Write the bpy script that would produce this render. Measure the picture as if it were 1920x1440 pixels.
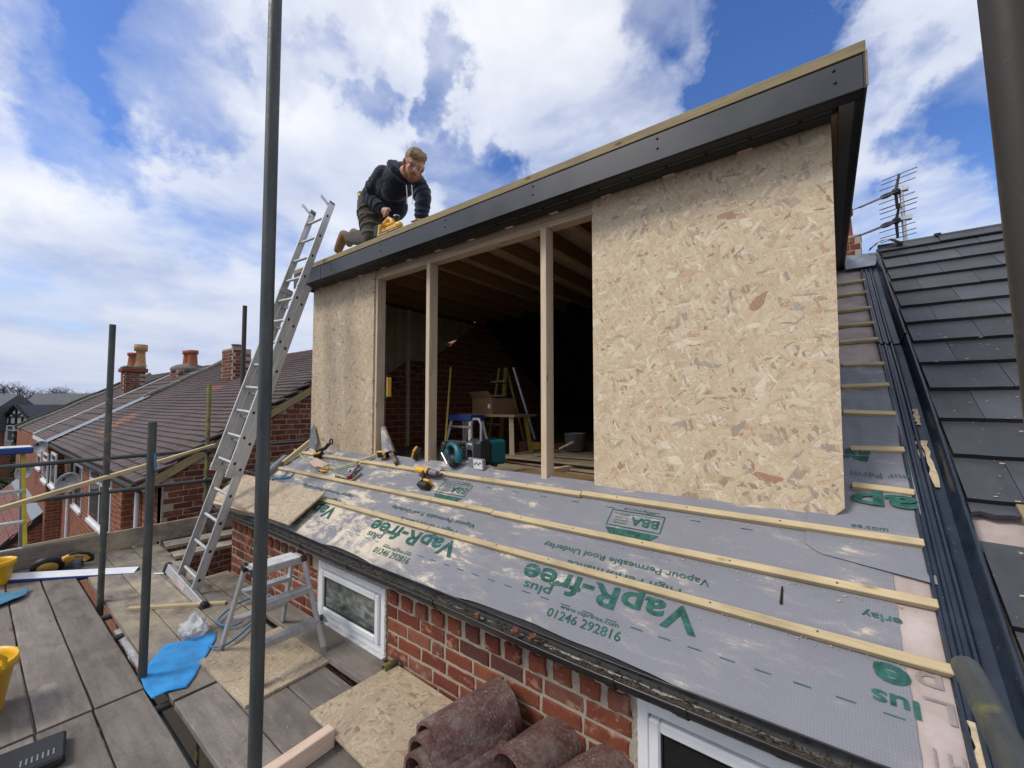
import bpy, math, random
from mathutils import Matrix, Vector, noise as mnoise
R = math.radians
for o in list(bpy.data.objects): bpy.data.objects.remove(o, do_unlink=True)
scn = bpy.context.scene
COL = scn.collection

# ------------------------------------------------------------------ camera
F = 776.0; PITCH = R(2.65); YAW = R(37.27); EYE = 1.87      # focal length in photo pixels (1920 wide)
cam_d = bpy.data.cameras.new('camera'); cam = bpy.data.objects.new('camera', cam_d); COL.objects.link(cam)
cam_d.sensor_width = 36; cam_d.lens = 36*F/1920; cam_d.clip_start = .03; cam_d.clip_end = 3000
cam.location = (0, 0, EYE); cam.rotation_euler = (math.pi/2+PITCH, 0, YAW)
scn.camera = cam

# ------------------------------------------------------------------ sky, sun, exposure
SUN_EL, SUN_AZ = R(48), R(214)       # azimuth measured from +Y towards +X
world = bpy.data.worlds.new('World'); scn.world = world; world.use_nodes = True
def build_world():
    nt = world.node_tree; nt.nodes.clear(); L = nt.links.new
    def nd(t, **k):
        n = nt.nodes.new(t)
        for a, b in k.items(): setattr(n, a, b)
        return n
    def mth(op, a, b=None, clamp=False):
        n = nd('ShaderNodeMath', operation=op, use_clamp=clamp)
        for i, s in enumerate((a, b)):
            if s is None: continue
            if isinstance(s, (int, float)): n.inputs[i].default_value = s
            else: L(s, n.inputs[i])
        return n.outputs[0]
    def ramp(f, st):
        n = nd('ShaderNodeValToRGB'); e = n.color_ramp.elements
        while len(e) < len(st): e.new(.5)
        for i, (p, c) in enumerate(st):
            e[i].position = p; e[i].color = (c, c, c, 1) if isinstance(c, (int, float)) else (*c, 1)
        L(f, n.inputs[0]); return n.outputs[0]
    def mix(f, a, b):
        n = nd('ShaderNodeMix', data_type='RGBA')
        L(f, n.inputs[0])
        for i, s in ((6, a), (7, b)):
            if isinstance(s, tuple): n.inputs[i].default_value = (*s, 1)
            else: L(s, n.inputs[i])
        return n.outputs[2]
    sky = nd('ShaderNodeTexSky', sky_type='NISHITA', sun_disc=False, sun_elevation=SUN_EL, sun_rotation=SUN_AZ,
             air_density=1.0, dust_density=.3, ozone_density=3.0)
    hsv = nd('ShaderNodeHueSaturation'); hsv.inputs['Hue'].default_value = .514; hsv.inputs['Saturation'].default_value = 1.22; hsv.inputs['Value'].default_value = 1.75
    L(sky.outputs[0], hsv.inputs['Color'])
    tc = nd('ShaderNodeTexCoord'); sx = nd('ShaderNodeSeparateXYZ'); L(tc.outputs['Generated'], sx.inputs[0])
    zz = mth('ADD', mth('MAXIMUM', sx.outputs[2], 0.0), .16)
    cx = nd('ShaderNodeCombineXYZ'); L(mth('DIVIDE', sx.outputs[0], zz), cx.inputs[0]); L(mth('DIVIDE', sx.outputs[1], zz), cx.inputs[1])
    mp = nd('ShaderNodeMapping'); mp.inputs['Location'].default_value = SKY_OFF; mp.inputs['Rotation'].default_value = (0, 0, R(25)); mp.inputs['Scale'].default_value = (1.0, 1.0, 1)
    L(cx.outputs[0], mp.inputs[0])
    def noi(scale, det, rough, dist=0.0, vec=mp.outputs[0]):
        n = nd('ShaderNodeTexNoise'); n.inputs['Scale'].default_value = scale; n.inputs['Detail'].default_value = det
        n.inputs['Roughness'].default_value = rough; n.inputs['Distortion'].default_value = dist; L(vec, n.inputs['Vector']); return n.outputs[0]
    big = noi(.95, 9, .52, .25); fine = noi(2.6, 8, .6, .2); shade = noi(1.5, 6, .5, .1)
    den = mth('ADD', mth('MULTIPLY', big, .78), mth('MULTIPLY', fine, .22))
    # breaks in the cloud, as directions in the sky
    def ray_(x, y):
        fw = Vector((-math.sin(YAW)*math.cos(PITCH), math.cos(YAW)*math.cos(PITCH), math.sin(PITCH))); rt = Vector((math.cos(YAW), math.sin(YAW), 0)); return (rt*((x-960)/F)+rt.cross(fw)*((720-y)/F)+fw).normalized()
    holes = None
    wn = nd('ShaderNodeTexNoise'); wn.inputs['Scale'].default_value = 5.5; wn.inputs['Detail'].default_value = 6; wn.inputs['Roughness'].default_value = .6; L(tc.outputs['Generated'], wn.inputs['Vector'])
    wv = nd('ShaderNodeVectorMath', operation='MULTIPLY_ADD'); L(wn.outputs['Color'], wv.inputs[0]); wv.inputs[1].default_value = (.42, .42, .42); L(tc.outputs['Generated'], wv.inputs[2])
    wo_ = nd('ShaderNodeVectorMath', operation='ADD'); L(wv.outputs[0], wo_.inputs[0]); wo_.inputs[1].default_value = (-.21, -.21, -.21)
    wd = nd('ShaderNodeVectorMath', operation='NORMALIZE'); L(wo_.outputs[0], wd.inputs[0])
    for px, py, deg, amt in ((320, 75, 8, .13), (165, 215, 6, .10), (60, 20, 6, .07), (560, 160, 5, .10), (700, 205, 4, .12), (826, 165, 3.5, .14), (870, 310, 5, .14), (1450, 60, 7, .17), (1345, 190, 4, .08), (1600, 150, 5, .06), (1860, 260, 6, .14), (90, 515, 6, .11), (330, 560, 5, .05), (1230, -80, 7, .10), (600, -80, 8, .09)):
        dp = nd('ShaderNodeVectorMath', operation='DOT_PRODUCT'); L(wd.outputs[0], dp.inputs[0]); dp.inputs[1].default_value = ray_(px, py)
        mr = nd('ShaderNodeMapRange', interpolation_type='SMOOTHERSTEP', clamp=True); L(dp.outputs['Value'], mr.inputs[0]); mr.inputs[1].default_value = math.cos(R(deg)*1.25); mr.inputs[2].default_value = 1.0; mr.inputs[3].default_value = 0; mr.inputs[4].default_value = amt
        holes = mr.outputs[0] if holes is None else mth('ADD', holes, mr.outputs[0])
    den = mth('ADD', mth('SUBTRACT', den, holes), .055)
    # more cover towards the horizon
    hz = ramp(sx.outputs[2], [(0.0, .20), (.12, .14), (.35, .06), (.7, 0.0)])
    cover = ramp(mth('ADD', den, hz), [(.40, 0.0), (.475, .36), (.55, .84), (.66, 1.0)])
    body = ramp(mth('ADD', mth('MULTIPLY', shade, .6), mth('MULTIPLY', den, .4)), [(.36, (4.9, 5.7, 7.9)), (.47, (7.4, 8.0, 9.5)), (.56, (9.2, 9.5, 10.3)), (.66, (10.6, 10.7, 10.9))])
    low = ramp(sx.outputs[2], [(0.0, 1.0), (.10, .75), (.30, 0.0)])
    body = mix(mth('MULTIPLY', low, .7), body, (4.6, 5.4, 7.6))
    out = mix(cover, hsv.outputs[0], body)
    bg = nd('ShaderNodeBackground'); bg.inputs['Strength'].default_value = .085; L(out, bg.inputs['Color'])
    wo = nd('ShaderNodeOutputWorld'); L(bg.outputs[0], wo.inputs[0])
SKY_OFF = (3.1, 1.7, 0.0)
build_world()
sd = bpy.data.lights.new('sun', 'SUN'); sd.energy = 2.0; sd.angle = R(18); sd.color = (1.0, .95, .88)
sun = bpy.data.objects.new('sun', sd); COL.objects.link(sun)
sdir = Vector((math.sin(SUN_AZ)*math.cos(SUN_EL), math.cos(SUN_AZ)*math.cos(SUN_EL), math.sin(SUN_EL)))
sun.rotation_euler = sdir.to_track_quat('Z', 'Y').to_euler(); sun.location = (0, 0, 30)
vs = scn.view_settings; vs.view_transform = 'Standard'; vs.look = 'None'; vs.exposure = 0.2; vs.gamma = 1.0; vs.use_curve_mapping = False
scn.render.engine = 'CYCLES'; scn.render.resolution_x = 1024; scn.render.resolution_y = 768

# ------------------------------------------------------------------ photo pixel -> place (a pixel gives a ray; the surface gives the distance)
FW = Vector((-math.sin(YAW)*math.cos(PITCH), math.cos(YAW)*math.cos(PITCH), math.sin(PITCH)))
RT = Vector((math.cos(YAW), math.sin(YAW), 0)); UP = RT.cross(FW); CAM = Vector((0, 0, EYE))
ZP = .07                                   # top of the scaffold boards
SL, RY0, RZ0 = .67, 1.75, .72              # roof plane z = RZ0 + SL*(y-RY0)
YW, YD, YF = 1.82, 2.62, 2.407             # brick wall, dormer front, dormer fascia
def ray(x, y): return RT*((x-960)/F)+UP*((720-y)/F)+FW
def onz(x, y, z=ZP):
    d = ray(x, y); return CAM+d*((z-EYE)/d.z)
def ony(x, y, Y):
    d = ray(x, y); return CAM+d*(Y/d.y)
def onx(x, y, X):
    d = ray(x, y); return CAM+d*(X/d.x)
def atd(x, y, dep): return CAM+ray(x, y)*dep
def zroof(y): return RZ0+SL*(y-RY0)
def onroof(x, y, off=0.0):
    d = ray(x, y); t = (RZ0+off-SL*RY0-EYE)/(d.z-SL*d.y); return CAM+d*t
RN = Vector((0, -SL, 1)).normalized(); RU = Vector((0, 1, SL)).normalized(); RX = Vector((1, 0, 0))
def roofp(x, y, h=0.0): return Vector((x, y, zroof(y)))+RN*h

# ------------------------------------------------------------------ objects
WM = {}
def link(o, M, parent=None):
    COL.objects.link(o); WM[o] = M
    if parent is not None:
        o.parent = parent; o.matrix_basis = WM[parent].inverted() @ M
    else: o.matrix_basis = M
    return o
def tag(o, label, cat, group=None, kind=None):
    if label: o['label'] = label
    if cat: o['category'] = cat
    if group: o['group'] = group
    if kind: o['kind'] = kind
    return o
def thing(name, label, cat, loc=(0, 0, 0), group=None, M=None):
    o = bpy.data.objects.new(name, None); o.empty_display_size = .1
    link(o, M if M is not None else Matrix.Translation(Vector(loc)))
    return tag(o, label, cat, group)
def frame(o, x, y=None, z=None):
    """matrix with origin o, local X along x, local Z near z"""
    x = Vector(x).normalized()
    if z is None: z = Vector((0, 0, 1))
    z = Vector(z)
    if abs(x.dot(z.normalized())) > .995: z = Vector((0, 1, 0))
    y = z.cross(x).normalized(); z = x.cross(y)
    M = Matrix((x, y, z)).transposed().to_4x4(); M.translation = Vector(o); return M
def T(*v): return Matrix.Translation(Vector(v if len(v) == 3 else v[0]))
def RZm(a): return Matrix.Rotation(a, 4, 'Z')
def RXm(a): return Matrix.Rotation(a, 4, 'X')
def RYm(a): return Matrix.Rotation(a, 4, 'Y')
def SC(x, y, z): return Matrix.Diagonal((x, y, z, 1))

class B:
    """collects shapes for ONE mesh"""
    def __init__(s): s.v = []; s.f = []; s.s = []
    def add(s, V, Fc, smooth=False, M=None):
        b = len(s.v)
        for p in V:
            p = Vector(p)
            if M is not None: p = M @ p
            s.v.append(p)
        for q in Fc: s.f.append([b+i for i in q]); s.s.append(smooth)
        return s
    def box(s, sx, sy, sz, M=None, c=0.0, jit=0.0, rng=random):
        x, y, z = sx/2, sy/2, sz/2
        if c <= 0:
            V = [(i*x, j*y, k*z) for i in (-1, 1) for j in (-1, 1) for k in (-1, 1)]
            Fc = [(0, 1, 3, 2), (4, 6, 7, 5), (0, 4, 5, 1), (2, 3, 7, 6), (0, 2, 6, 4), (1, 5, 7, 3)]
            if jit: V = [(a+rng.uniform(-jit, jit), b+rng.uniform(-jit, jit), d+rng.uniform(-jit, jit)) for a, b, d in V]
            return s.add(V, Fc, False, M)
        V = []; idx = {}
        for i in (-1, 1):
            for j in (-1, 1):
                for k in (-1, 1):
                    J = [rng.uniform(-jit, jit) for _ in range(3)] if jit else (0, 0, 0)
                    for ax in range(3):
                        p = [i*x, j*y, k*z]; sg = (i, j, k)
                        for a in range(3):
                            if a != ax: p[a] -= sg[a]*c
                            p[a] += J[a]
                        idx[(i, j, k, ax)] = len(V); V.append(p)
        Fc = []
        for ax in range(3):
            o1, o2 = [a for a in range(3) if a != ax]
            for sg in (-1, 1):
                q = []
                for a, b in ((-1, -1), (1, -1), (1, 1), (-1, 1)):
                    t = [0, 0, 0]; t[ax] = sg; t[o1] = a; t[o2] = b; q.append(idx[(*t, ax)])
                if (sg == 1) == (ax == 1): q.reverse()
                Fc.append(q)
            for a in (-1, 1):          # edges along ax
                for b in (-1, 1):
                    t0 = [0, 0, 0]; t0[o1] = a; t0[o2] = b; t1 = list(t0); t0[ax] = -1; t1[ax] = 1
                    q = [idx[(*t0, o1)], idx[(*t1, o1)], idx[(*t1, o2)], idx[(*t0, o2)]]
                    if (a*b == 1) != (ax == 1): q.reverse()
                    Fc.append(q)
        for i in (-1, 1):
            for j in (-1, 1):
                for k in (-1, 1):
                    q = [idx[(i, j, k, 0)], idx[(i, j, k, 1)], idx[(i, j, k, 2)]]
                    if i*j*k == -1: q.reverse()
                    Fc.append(q)
        return s.add(V, Fc, False, M)
    def bx(s, x0, x1, y0, y1, z0, z1, c=0.0, M=None):
        m = T((x0+x1)/2, (y0+y1)/2, (z0+z1)/2)
        return s.box(x1-x0, y1-y0, z1-z0, (M @ m) if M is not None else m, c)
    def tube(s, p0, p1, r0, r1=None, seg=14, caps=True, hollow=0.0, M=None):
        p0, p1 = Vector(p0), Vector(p1); r1 = r0 if r1 is None else r1
        m = frame(p0, p1-p0); Ln = (p1-p0).length; V = []; Fc = []
        for t, r in ((0, r0), (Ln, r1)):
            for i in range(seg):
                a = 2*math.pi*i/seg; V.append(m @ Vector((t, r*math.cos(a), r*math.sin(a))))
        for i in range(seg):
            j = (i+1) % seg; Fc.append((i, j, seg+j, seg+i))
        s.add(V, Fc, True, M)
        if caps:
            if hollow:
                for t, r, fl in ((0, r0, 1), (Ln, r1, 0)):
                    q = r*hollow; V2 = []
                    dp = .25*Ln if Ln < .3 else .07
                    ti = t+dp if t == 0 else t-dp
                    for tt, rr in ((t, r), (t, q), (ti, q)):
                        for i in range(seg):
                            a = 2*math.pi*i/seg; V2.append(m @ Vector((tt, rr*math.cos(a), rr*math.sin(a))))
                    F2 = []
                    for k in (0, 1):
                        for i in range(seg):
                            j = (i+1) % seg; q4 = (k*seg+i, (k+1)*seg+i, (k+1)*seg+j, k*seg+j)
                            F2.append(q4 if fl else q4[::-1])
                    F2.append(list(range(2*seg, 3*seg)))
                    s.add(V2, F2, False, M)
            else:
                s.add(V[:seg], [list(range(seg))[::-1]], False, M); s.add(V[seg:], [list(range(seg))], False, M)
        return s
    def path(s, pts, r, seg=8, closed=False, M=None, caps=True):
        pts = [Vector(p) for p in pts]; n = len(pts); V = []; Fc = []; prev = None
        rr = r if hasattr(r, '__len__') else [r]*n
        for i, p in enumerate(pts):
            a = pts[i-1] if (i > 0 or closed) else p; b = pts[(i+1) % n] if (i < n-1 or closed) else p
            d = (b-a).normalized()
            if prev is None:
                u = d.cross(Vector((0, 0, 1)))
                if u.length < .05: u = d.cross(Vector((0, 1, 0)))
            else: u = prev-d*prev.dot(d)
            u.normalize(); w = d.cross(u); prev = u
            for k in range(seg):
                t = 2*math.pi*k/seg; V.append(p+(u*math.cos(t)+w*math.sin(t))*rr[i])
        m = n if closed else n-1
        for i in range(m):
            for k in range(seg):
                a, b = i*seg, ((i+1) % n)*seg; l = (k+1) % seg
                Fc.append((a+k, a+l, b+l, b+k))
        s.add(V, Fc, True, M)
        if caps and not closed: s.add(V[:seg], [list(range(seg))[::-1]], False, M); s.add(V[-seg:], [list(range(seg))], False, M)
        return s
    def lathe(s, prof, seg=20, M=None, smooth=True, arc=2*math.pi, sx=1, sy=1):
        V = []; Fc = []; full = abs(arc-2*math.pi) < 1e-6; n = seg if full else seg+1
        for r, z in prof:
            for i in range(n):
                a = arc*i/seg; V.append((r*math.cos(a)*sx, r*math.sin(a)*sy, z))
        for k in range(len(prof)-1):
            for i in range(seg):
                j = (i+1) % n; Fc.append((k*n+i, k*n+j, (k+1)*n+j, (k+1)*n+i))
        return s.add(V, Fc, smooth, M)
    def ball(s, c, r, seg=14, ring=9, M=None):
        """r: scalar or (rx,ry,rz); M: rotation"""
        rx, ry, rz = r if hasattr(r, '__len__') else (r, r, r)
        m = T(c) @ (M if M is not None else Matrix()) @ SC(rx, ry, rz)
        prof = [(math.sin(math.pi*k/ring), -math.cos(math.pi*k/ring)) for k in range(ring+1)]
        prof[0] = (.001, -1); prof[-1] = (.001, 1)
        return s.lathe(prof, seg, m)
    def prism(s, poly, z0, z1, M=None, smooth=False):
        n = len(poly); V = [(x, y, z0) for x, y in poly]+[(x, y, z1) for x, y in poly]
        Fc = [list(range(n))[::-1], list(range(n, 2*n))]
        for i in range(n):
            j = (i+1) % n; Fc.append((i, j, n+j, n+i))
        a = sum(poly[i][0]*poly[(i+1) % n][1]-poly[(i+1) % n][0]*poly[i][1] for i in range(n))
        if (a < 0) != (z1 < z0): Fc = [q[::-1] for q in Fc]
        return s.add(V, Fc, smooth, M)
    def grid(s, fn, nu, nv, smooth=True, M=None):
        V = [fn(i/nu, j/nv) for j in range(nv+1) for i in range(nu+1)]
        Fc = [(j*(nu+1)+i, j*(nu+1)+i+1, (j+1)*(nu+1)+i+1, (j+1)*(nu+1)+i) for j in range(nv) for i in range(nu)]
        return s.add(V, Fc, smooth, M)
    def mesh(s, name='m', M=None):
        me = bpy.data.meshes.new(name)
        me.from_pydata([tuple((M @ p) if M is not None else p) for p in s.v], [], s.f)
        me.polygons.foreach_set('use_smooth', s.s); me.update(); return me
    def obj(s, name, mat, parent=None, M=None):
        """vertices are in local space of M (identity: world)"""
        me = s.mesh(name); me.materials.append(mat)
        o = bpy.data.objects.new(name, me); return link(o, M if M is not None else Matrix(), parent)
    def wobj(s, name, mat, parent=None, M=None):
        """vertices are in world space; M only sets the local frame"""
        M = M if M is not None else Matrix()
        me = s.mesh(name, M.inverted()); me.materials.append(mat)
        o = bpy.data.objects.new(name, me); return link(o, M, parent)
def put(name, me, M, parent=None):
    return link(bpy.data.objects.new(name, me), M, parent)
def beam(name, p0, p1, w, h, mat, parent=None, up=(0, 0, 1), c=.0025):
    """square timber from p0 to p1, w across, h along up; local X is the length"""
    p0, p1 = Vector(p0), Vector(p1); L = (p1-p0).length
    return B().box(L, w, h, None, c).obj(name, mat, parent, frame((p0+p1)/2, p1-p0, None, up))
def pipe(name, p0, p1, r, mat, parent=None, seg=16, hollow=.86):
    p0, p1 = Vector(p0), Vector(p1); L = (p1-p0).length
    return B().tube((-L/2, 0, 0), (L/2, 0, 0), r, seg=seg, hollow=hollow).obj(name, mat, parent, frame((p0+p1)/2, p1-p0))
def mod(o, t, **k):
    m = o.modifiers.new(t.lower(), t)
    for a, b in k.items(): setattr(m, a, b)
    return m
def fnoise(x, y=0.0, z=0.0): return mnoise.noise(Vector((x, y, z)))

# ------------------------------------------------------------------ materials
class N:
    def __init__(s, name):
        s.m = bpy.data.materials.new(name); s.m.use_nodes = True; s.nt = s.m.node_tree; s.nt.nodes.clear()
        s.out = s.nt.nodes.new('ShaderNodeOutputMaterial'); s.p = s.nt.nodes.new('ShaderNodeBsdfPrincipled')
        s.nt.links.new(s.p.outputs[0], s.out.inputs[0]); s.tc = s.nt.nodes.new('ShaderNodeTexCoord')
        s.obj = s.tc.outputs['Object']
    def nd(s, t, **k):
        n = s.nt.nodes.new(t)
        for a, b in k.items(): setattr(n, a, b)
        return n
    def set(s, sock, v):
        if v is None: return
        if isinstance(v, (int, float)):
            if sock.type == 'RGBA': sock.default_value = (v, v, v, 1)
            elif sock.type == 'VECTOR': sock.default_value = (v, v, v)
            else: sock.default_value = v
        elif isinstance(v, (tuple, list)):
            sock.default_value = (*v, 1) if sock.type == 'RGBA' and len(v) == 3 else v
        else: s.nt.links.new(v, sock)
    def pos(s): return s.nd('ShaderNodeNewGeometry').outputs['Position']
    def rnd(s): return s.nd('ShaderNodeObjectInfo').outputs['Random']
    def map(s, vec=None, scale=(1, 1, 1), rot=(0, 0, 0), loc=(0, 0, 0)):
        n = s.nd('ShaderNodeMapping'); s.set(n.inputs[0], vec or s.obj); s.set(n.inputs['Scale'], scale); s.set(n.inputs['Rotation'], rot); s.set(n.inputs['Location'], loc); return n.outputs[0]
    def off(s, vec=None, k=37.0):
        """per-object random shift so that alike pieces do not repeat"""
        v = s.nd('ShaderNodeVectorMath', operation='MULTIPLY_ADD'); s.set(v.inputs[0], s.rnd()); v.inputs[1].default_value = (k, k*.7, k*.4); s.set(v.inputs[2], vec or s.obj); return v.outputs[0]
    def noise(s, vec=None, scale=5.0, det=4.0, rough=.55, dist=0.0):
        n = s.nd('ShaderNodeTexNoise'); s.set(n.inputs['Vector'], vec or s.obj); s.set(n.inputs['Scale'], scale); s.set(n.inputs['Detail'], det); s.set(n.inputs['Roughness'], rough); s.set(n.inputs['Distortion'], dist); return n.outputs[0]
    def voro(s, vec=None, scale=5.0, feature='F1', rand=1.0, dims='3D'):
        n = s.nd('ShaderNodeTexVoronoi', feature=feature, voronoi_dimensions=dims); s.set(n.inputs['Vector'], vec or s.obj); s.set(n.inputs['Scale'], scale); s.set(n.inputs['Randomness'], rand); return n
    def ramp(s, f, st, interp='LINEAR'):
        n = s.nd('ShaderNodeValToRGB'); e = n.color_ramp.elements; n.color_ramp.interpolation = interp
        while len(e) < len(st): e.new(.5)
        for i, (p, c) in enumerate(st):
            e[i].position = p; e[i].color = (c, c, c, 1) if isinstance(c, (int, float)) else (*c, 1)
        s.set(n.inputs[0], f); return n.outputs[0]
    def mix(s, f, a, b, mode='MIX'):
        n = s.nd('ShaderNodeMix', data_type='RGBA', blend_type=mode); s.set(n.inputs[0], f); s.set(n.inputs[6], a); s.set(n.inputs[7], b); return n.outputs[2]
    def math(s, op, a, b=None, c=None):
        n = s.nd('ShaderNodeMath', operation=op); s.set(n.inputs[0], a); s.set(n.inputs[1], b); s.set(n.inputs[2], c); return n.outputs[0]
    def sep(s, vec=None):
        n = s.nd('ShaderNodeSeparateXYZ'); s.set(n.inputs[0], vec or s.obj); return n.outputs
    def bump(s, h, strength=.3, dist=.01, base=None):
        n = s.nd('ShaderNodeBump'); s.set(n.inputs['Height'], h); n.inputs['Strength'].default_value = strength; n.inputs['Distance'].default_value = dist
        if base: s.set(n.inputs['Normal'], base)
        s.nt.links.new(n.outputs[0], s.p.inputs['Normal']); return n.outputs[0]
    def fin(s, col=None, rough=None, metal=None, spec=None, **k):
        s.set(s.p.inputs['Base Color'], col); s.set(s.p.inputs['Roughness'], rough); s.set(s.p.inputs['Metallic'], metal)
        s.set(s.p.inputs['Specular IOR Level'], spec)
        for a, b in k.items(): s.set(s.p.inputs[a], b)
        return s.m
MAT = {}
def plain(name, col, rough=.5, metal=0.0, var=.18, scale=18.0, spec=.4, bump=.08):
    n = N(name); v = n.off(); f = n.noise(v, scale, 5, .6)
    lo = tuple(c*(1-var) for c in col); hi = tuple(min(1, c*(1+var)) for c in col)
    c = n.ramp(f, [(.3, lo), (.7, hi)]); r = n.ramp(f, [(.3, max(.05, rough-.08)), (.7, min(1, rough+.1))])
    if bump: n.bump(n.noise(v, scale*6, 3), bump, .002)
    MAT[name] = n.fin(c, r, metal, spec); return MAT[name]
def m_timber(name, pale, dark, knots=True, dirt=0.0):
    n = N(name); v = n.off(); g = n.map(v, (1.2, 22, 22)); f = n.noise(g, 3.2, 6, .6, .6)
    fine = n.noise(n.map(v, (6, 160, 160)), 1.0, 3, .5)
    c = n.ramp(f, [(.28, dark), (.46, tuple((a*.65+b*.35) for a, b in zip(pale, dark))), (.66, pale)])
    c = n.mix(n.math('MULTIPLY', fine, .22), c, tuple(x*.75 for x in dark), 'MIX')
    if knots:
        k = n.voro(n.map(v, (3.2, 9, 9)), 1.0).outputs['Distance']
        c = n.mix(n.ramp(k, [(.05, .85), (.10, .25), (.14, 0.0)]), c, (dark[0]*.45, dark[1]*.36, dark[2]*.28))
    if dirt:
        d = n.noise(v, 4.5, 5, .6); c = n.mix(n.ramp(d, [(.48, 0.0), (.72, dirt)]), c, (.16, .13, .10))
    tone = n.ramp(n.rnd(), [(0, .86), (1, 1.1)]); c = n.mix(1.0, c, tone, 'MULTIPLY')
    n.bump(n.math('ADD', f, n.math('MULTIPLY', fine, .5)), .25, .0015)
    MAT[name] = n.fin(c, .72, 0, .25)
m_timber('stud', (.70, .57, .41), (.52, .37, .23), dirt=.12)
m_timber('batten', (.62, .50, .30), (.44, .33, .17), dirt=.35)
m_timber('treated', (.36, .29, .16), (.22, .165, .085), dirt=.4)
m_timber('joist', (.34, .21, .10), (.21, .12, .055))
m_timber('pink_timber', (.70, .54, .42), (.55, .36, .25), knots=False, dirt=.2)

def m_osb(name, tone=1.0, size=1.0, dirt=0.0):
    n = N(name); base = n.off(k=19); best = col = gap = None
    wob = n.noise(base, 5, 2, .5)
    for i, a in enumerate((8, 41, 77, 112, 139, 168)):
        s = (10.5+3.5*(i % 3))/size
        mpv = n.map(n.map(base, (1, 1, 1), (0, 0, R(a+13*(i % 2)))), (s*(1.0, 1.3, .85)[i % 3], s*3.7*(1.0, .75, 1.2)[(i+1) % 3], 1), (0, 0, 0), (i*3.7, i*5.1, 0))
        w = n.nd('ShaderNodeVectorMath', operation='MULTIPLY_ADD'); n.set(w.inputs[0], n.noise(mpv, 2.2, 2, .5)); w.inputs[1].default_value = (.55, .55, 0); n.set(w.inputs[2], mpv)
        vo = n.voro(w.outputs[0], 1.0, dims='2D'); ed = n.voro(w.outputs[0], 1.0, 'DISTANCE_TO_EDGE', dims='2D').outputs['Distance']
        sp = n.sep(vo.outputs['Color']); pr, cc = sp[0], sp[1]
        if best is None: best, col, gap = pr, cc, ed
        else:
            m = n.math('GREATER_THAN', pr, best); col = n.mix(m, col, cc); gap = n.mix(m, gap, ed); best = n.math('MAXIMUM', best, pr)
    t = tone
    c = n.ramp(col, [(0.0, (.40*t, .20*t, .12*t)), (.05, (.38*t, .33*t, .275*t)), (.10, (.55*t, .42*t, .275*t)), (.28, (.68*t, .55*t, .375*t)), (.45, (.60*t, .465*t, .30*t)), (.62, (.74*t, .615*t, .435*t)), (.80, (.66*t, .52*t, .345*t)), (.93, (.82*t, .715*t, .55*t)), (1.0, (.55*t, .33*t, .19*t))])
    gr = n.noise(n.map(base, (30, 260, 1), (0, 0, R(20))), 1.0, 3, .6)
    c = n.mix(n.ramp(gr, [(.4, 0.0), (.75, .22)]), c, (.40*t, .27*t, .14*t))
    sp2 = n.noise(n.map(n.map(base, (1, 1, 1), (0, 0, R(63))), (9, 85, 1)), 1.8, 5, .72, .6); c = n.mix(n.ramp(sp2, [(.54, 0.0), (.66, .6)]), c, (.84*t, .73*t, .55*t)); sp3 = n.noise(n.map(n.map(base, (1, 1, 1), (0, 0, R(-38))), (10, 95, 1)), 1.7, 5, .72, .6); c = n.mix(n.ramp(sp3, [(.55, 0.0), (.67, .6)]), c, (.46*t, .33*t, .19*t)); sp4 = n.noise(n.map(n.map(base, (1, 1, 1), (0, 0, R(7))), (12, 110, 1)), 1.7, 5, .72, .6); c = n.mix(n.ramp(sp4, [(.56, 0.0), (.68, .55)]), c, (.50*t, .36*t, .21*t)); sp5 = n.noise(n.map(n.map(base, (1, 1, 1), (0, 0, R(96))), (12, 100, 1)), 1.7, 5, .72, .6); c = n.mix(n.ramp(sp5, [(.56, 0.0), (.68, .5)]), c, (.80*t, .68*t, .50*t))
    c = n.mix(n.ramp(gap, [(0.0, .45), (.05, 0.0)]), c, (.30*t, .20*t, .10*t))
    if dirt: c = n.mix(n.ramp(n.noise(base, 3.2, 6, .65), [(.42, 0.0), (.7, dirt)]), c, (.20, .16, .12))
    n.bump(n.math('ADD', best, n.ramp(gap, [(0, 0.0), (.12, .35)])), .45, .002)
    MAT[name] = n.fin(c, .6, 0, .3)
m_osb('osb'); m_osb('osb_fine', .88, .78, .12); m_osb('osb_floor', .72, .75, .40)

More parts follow.
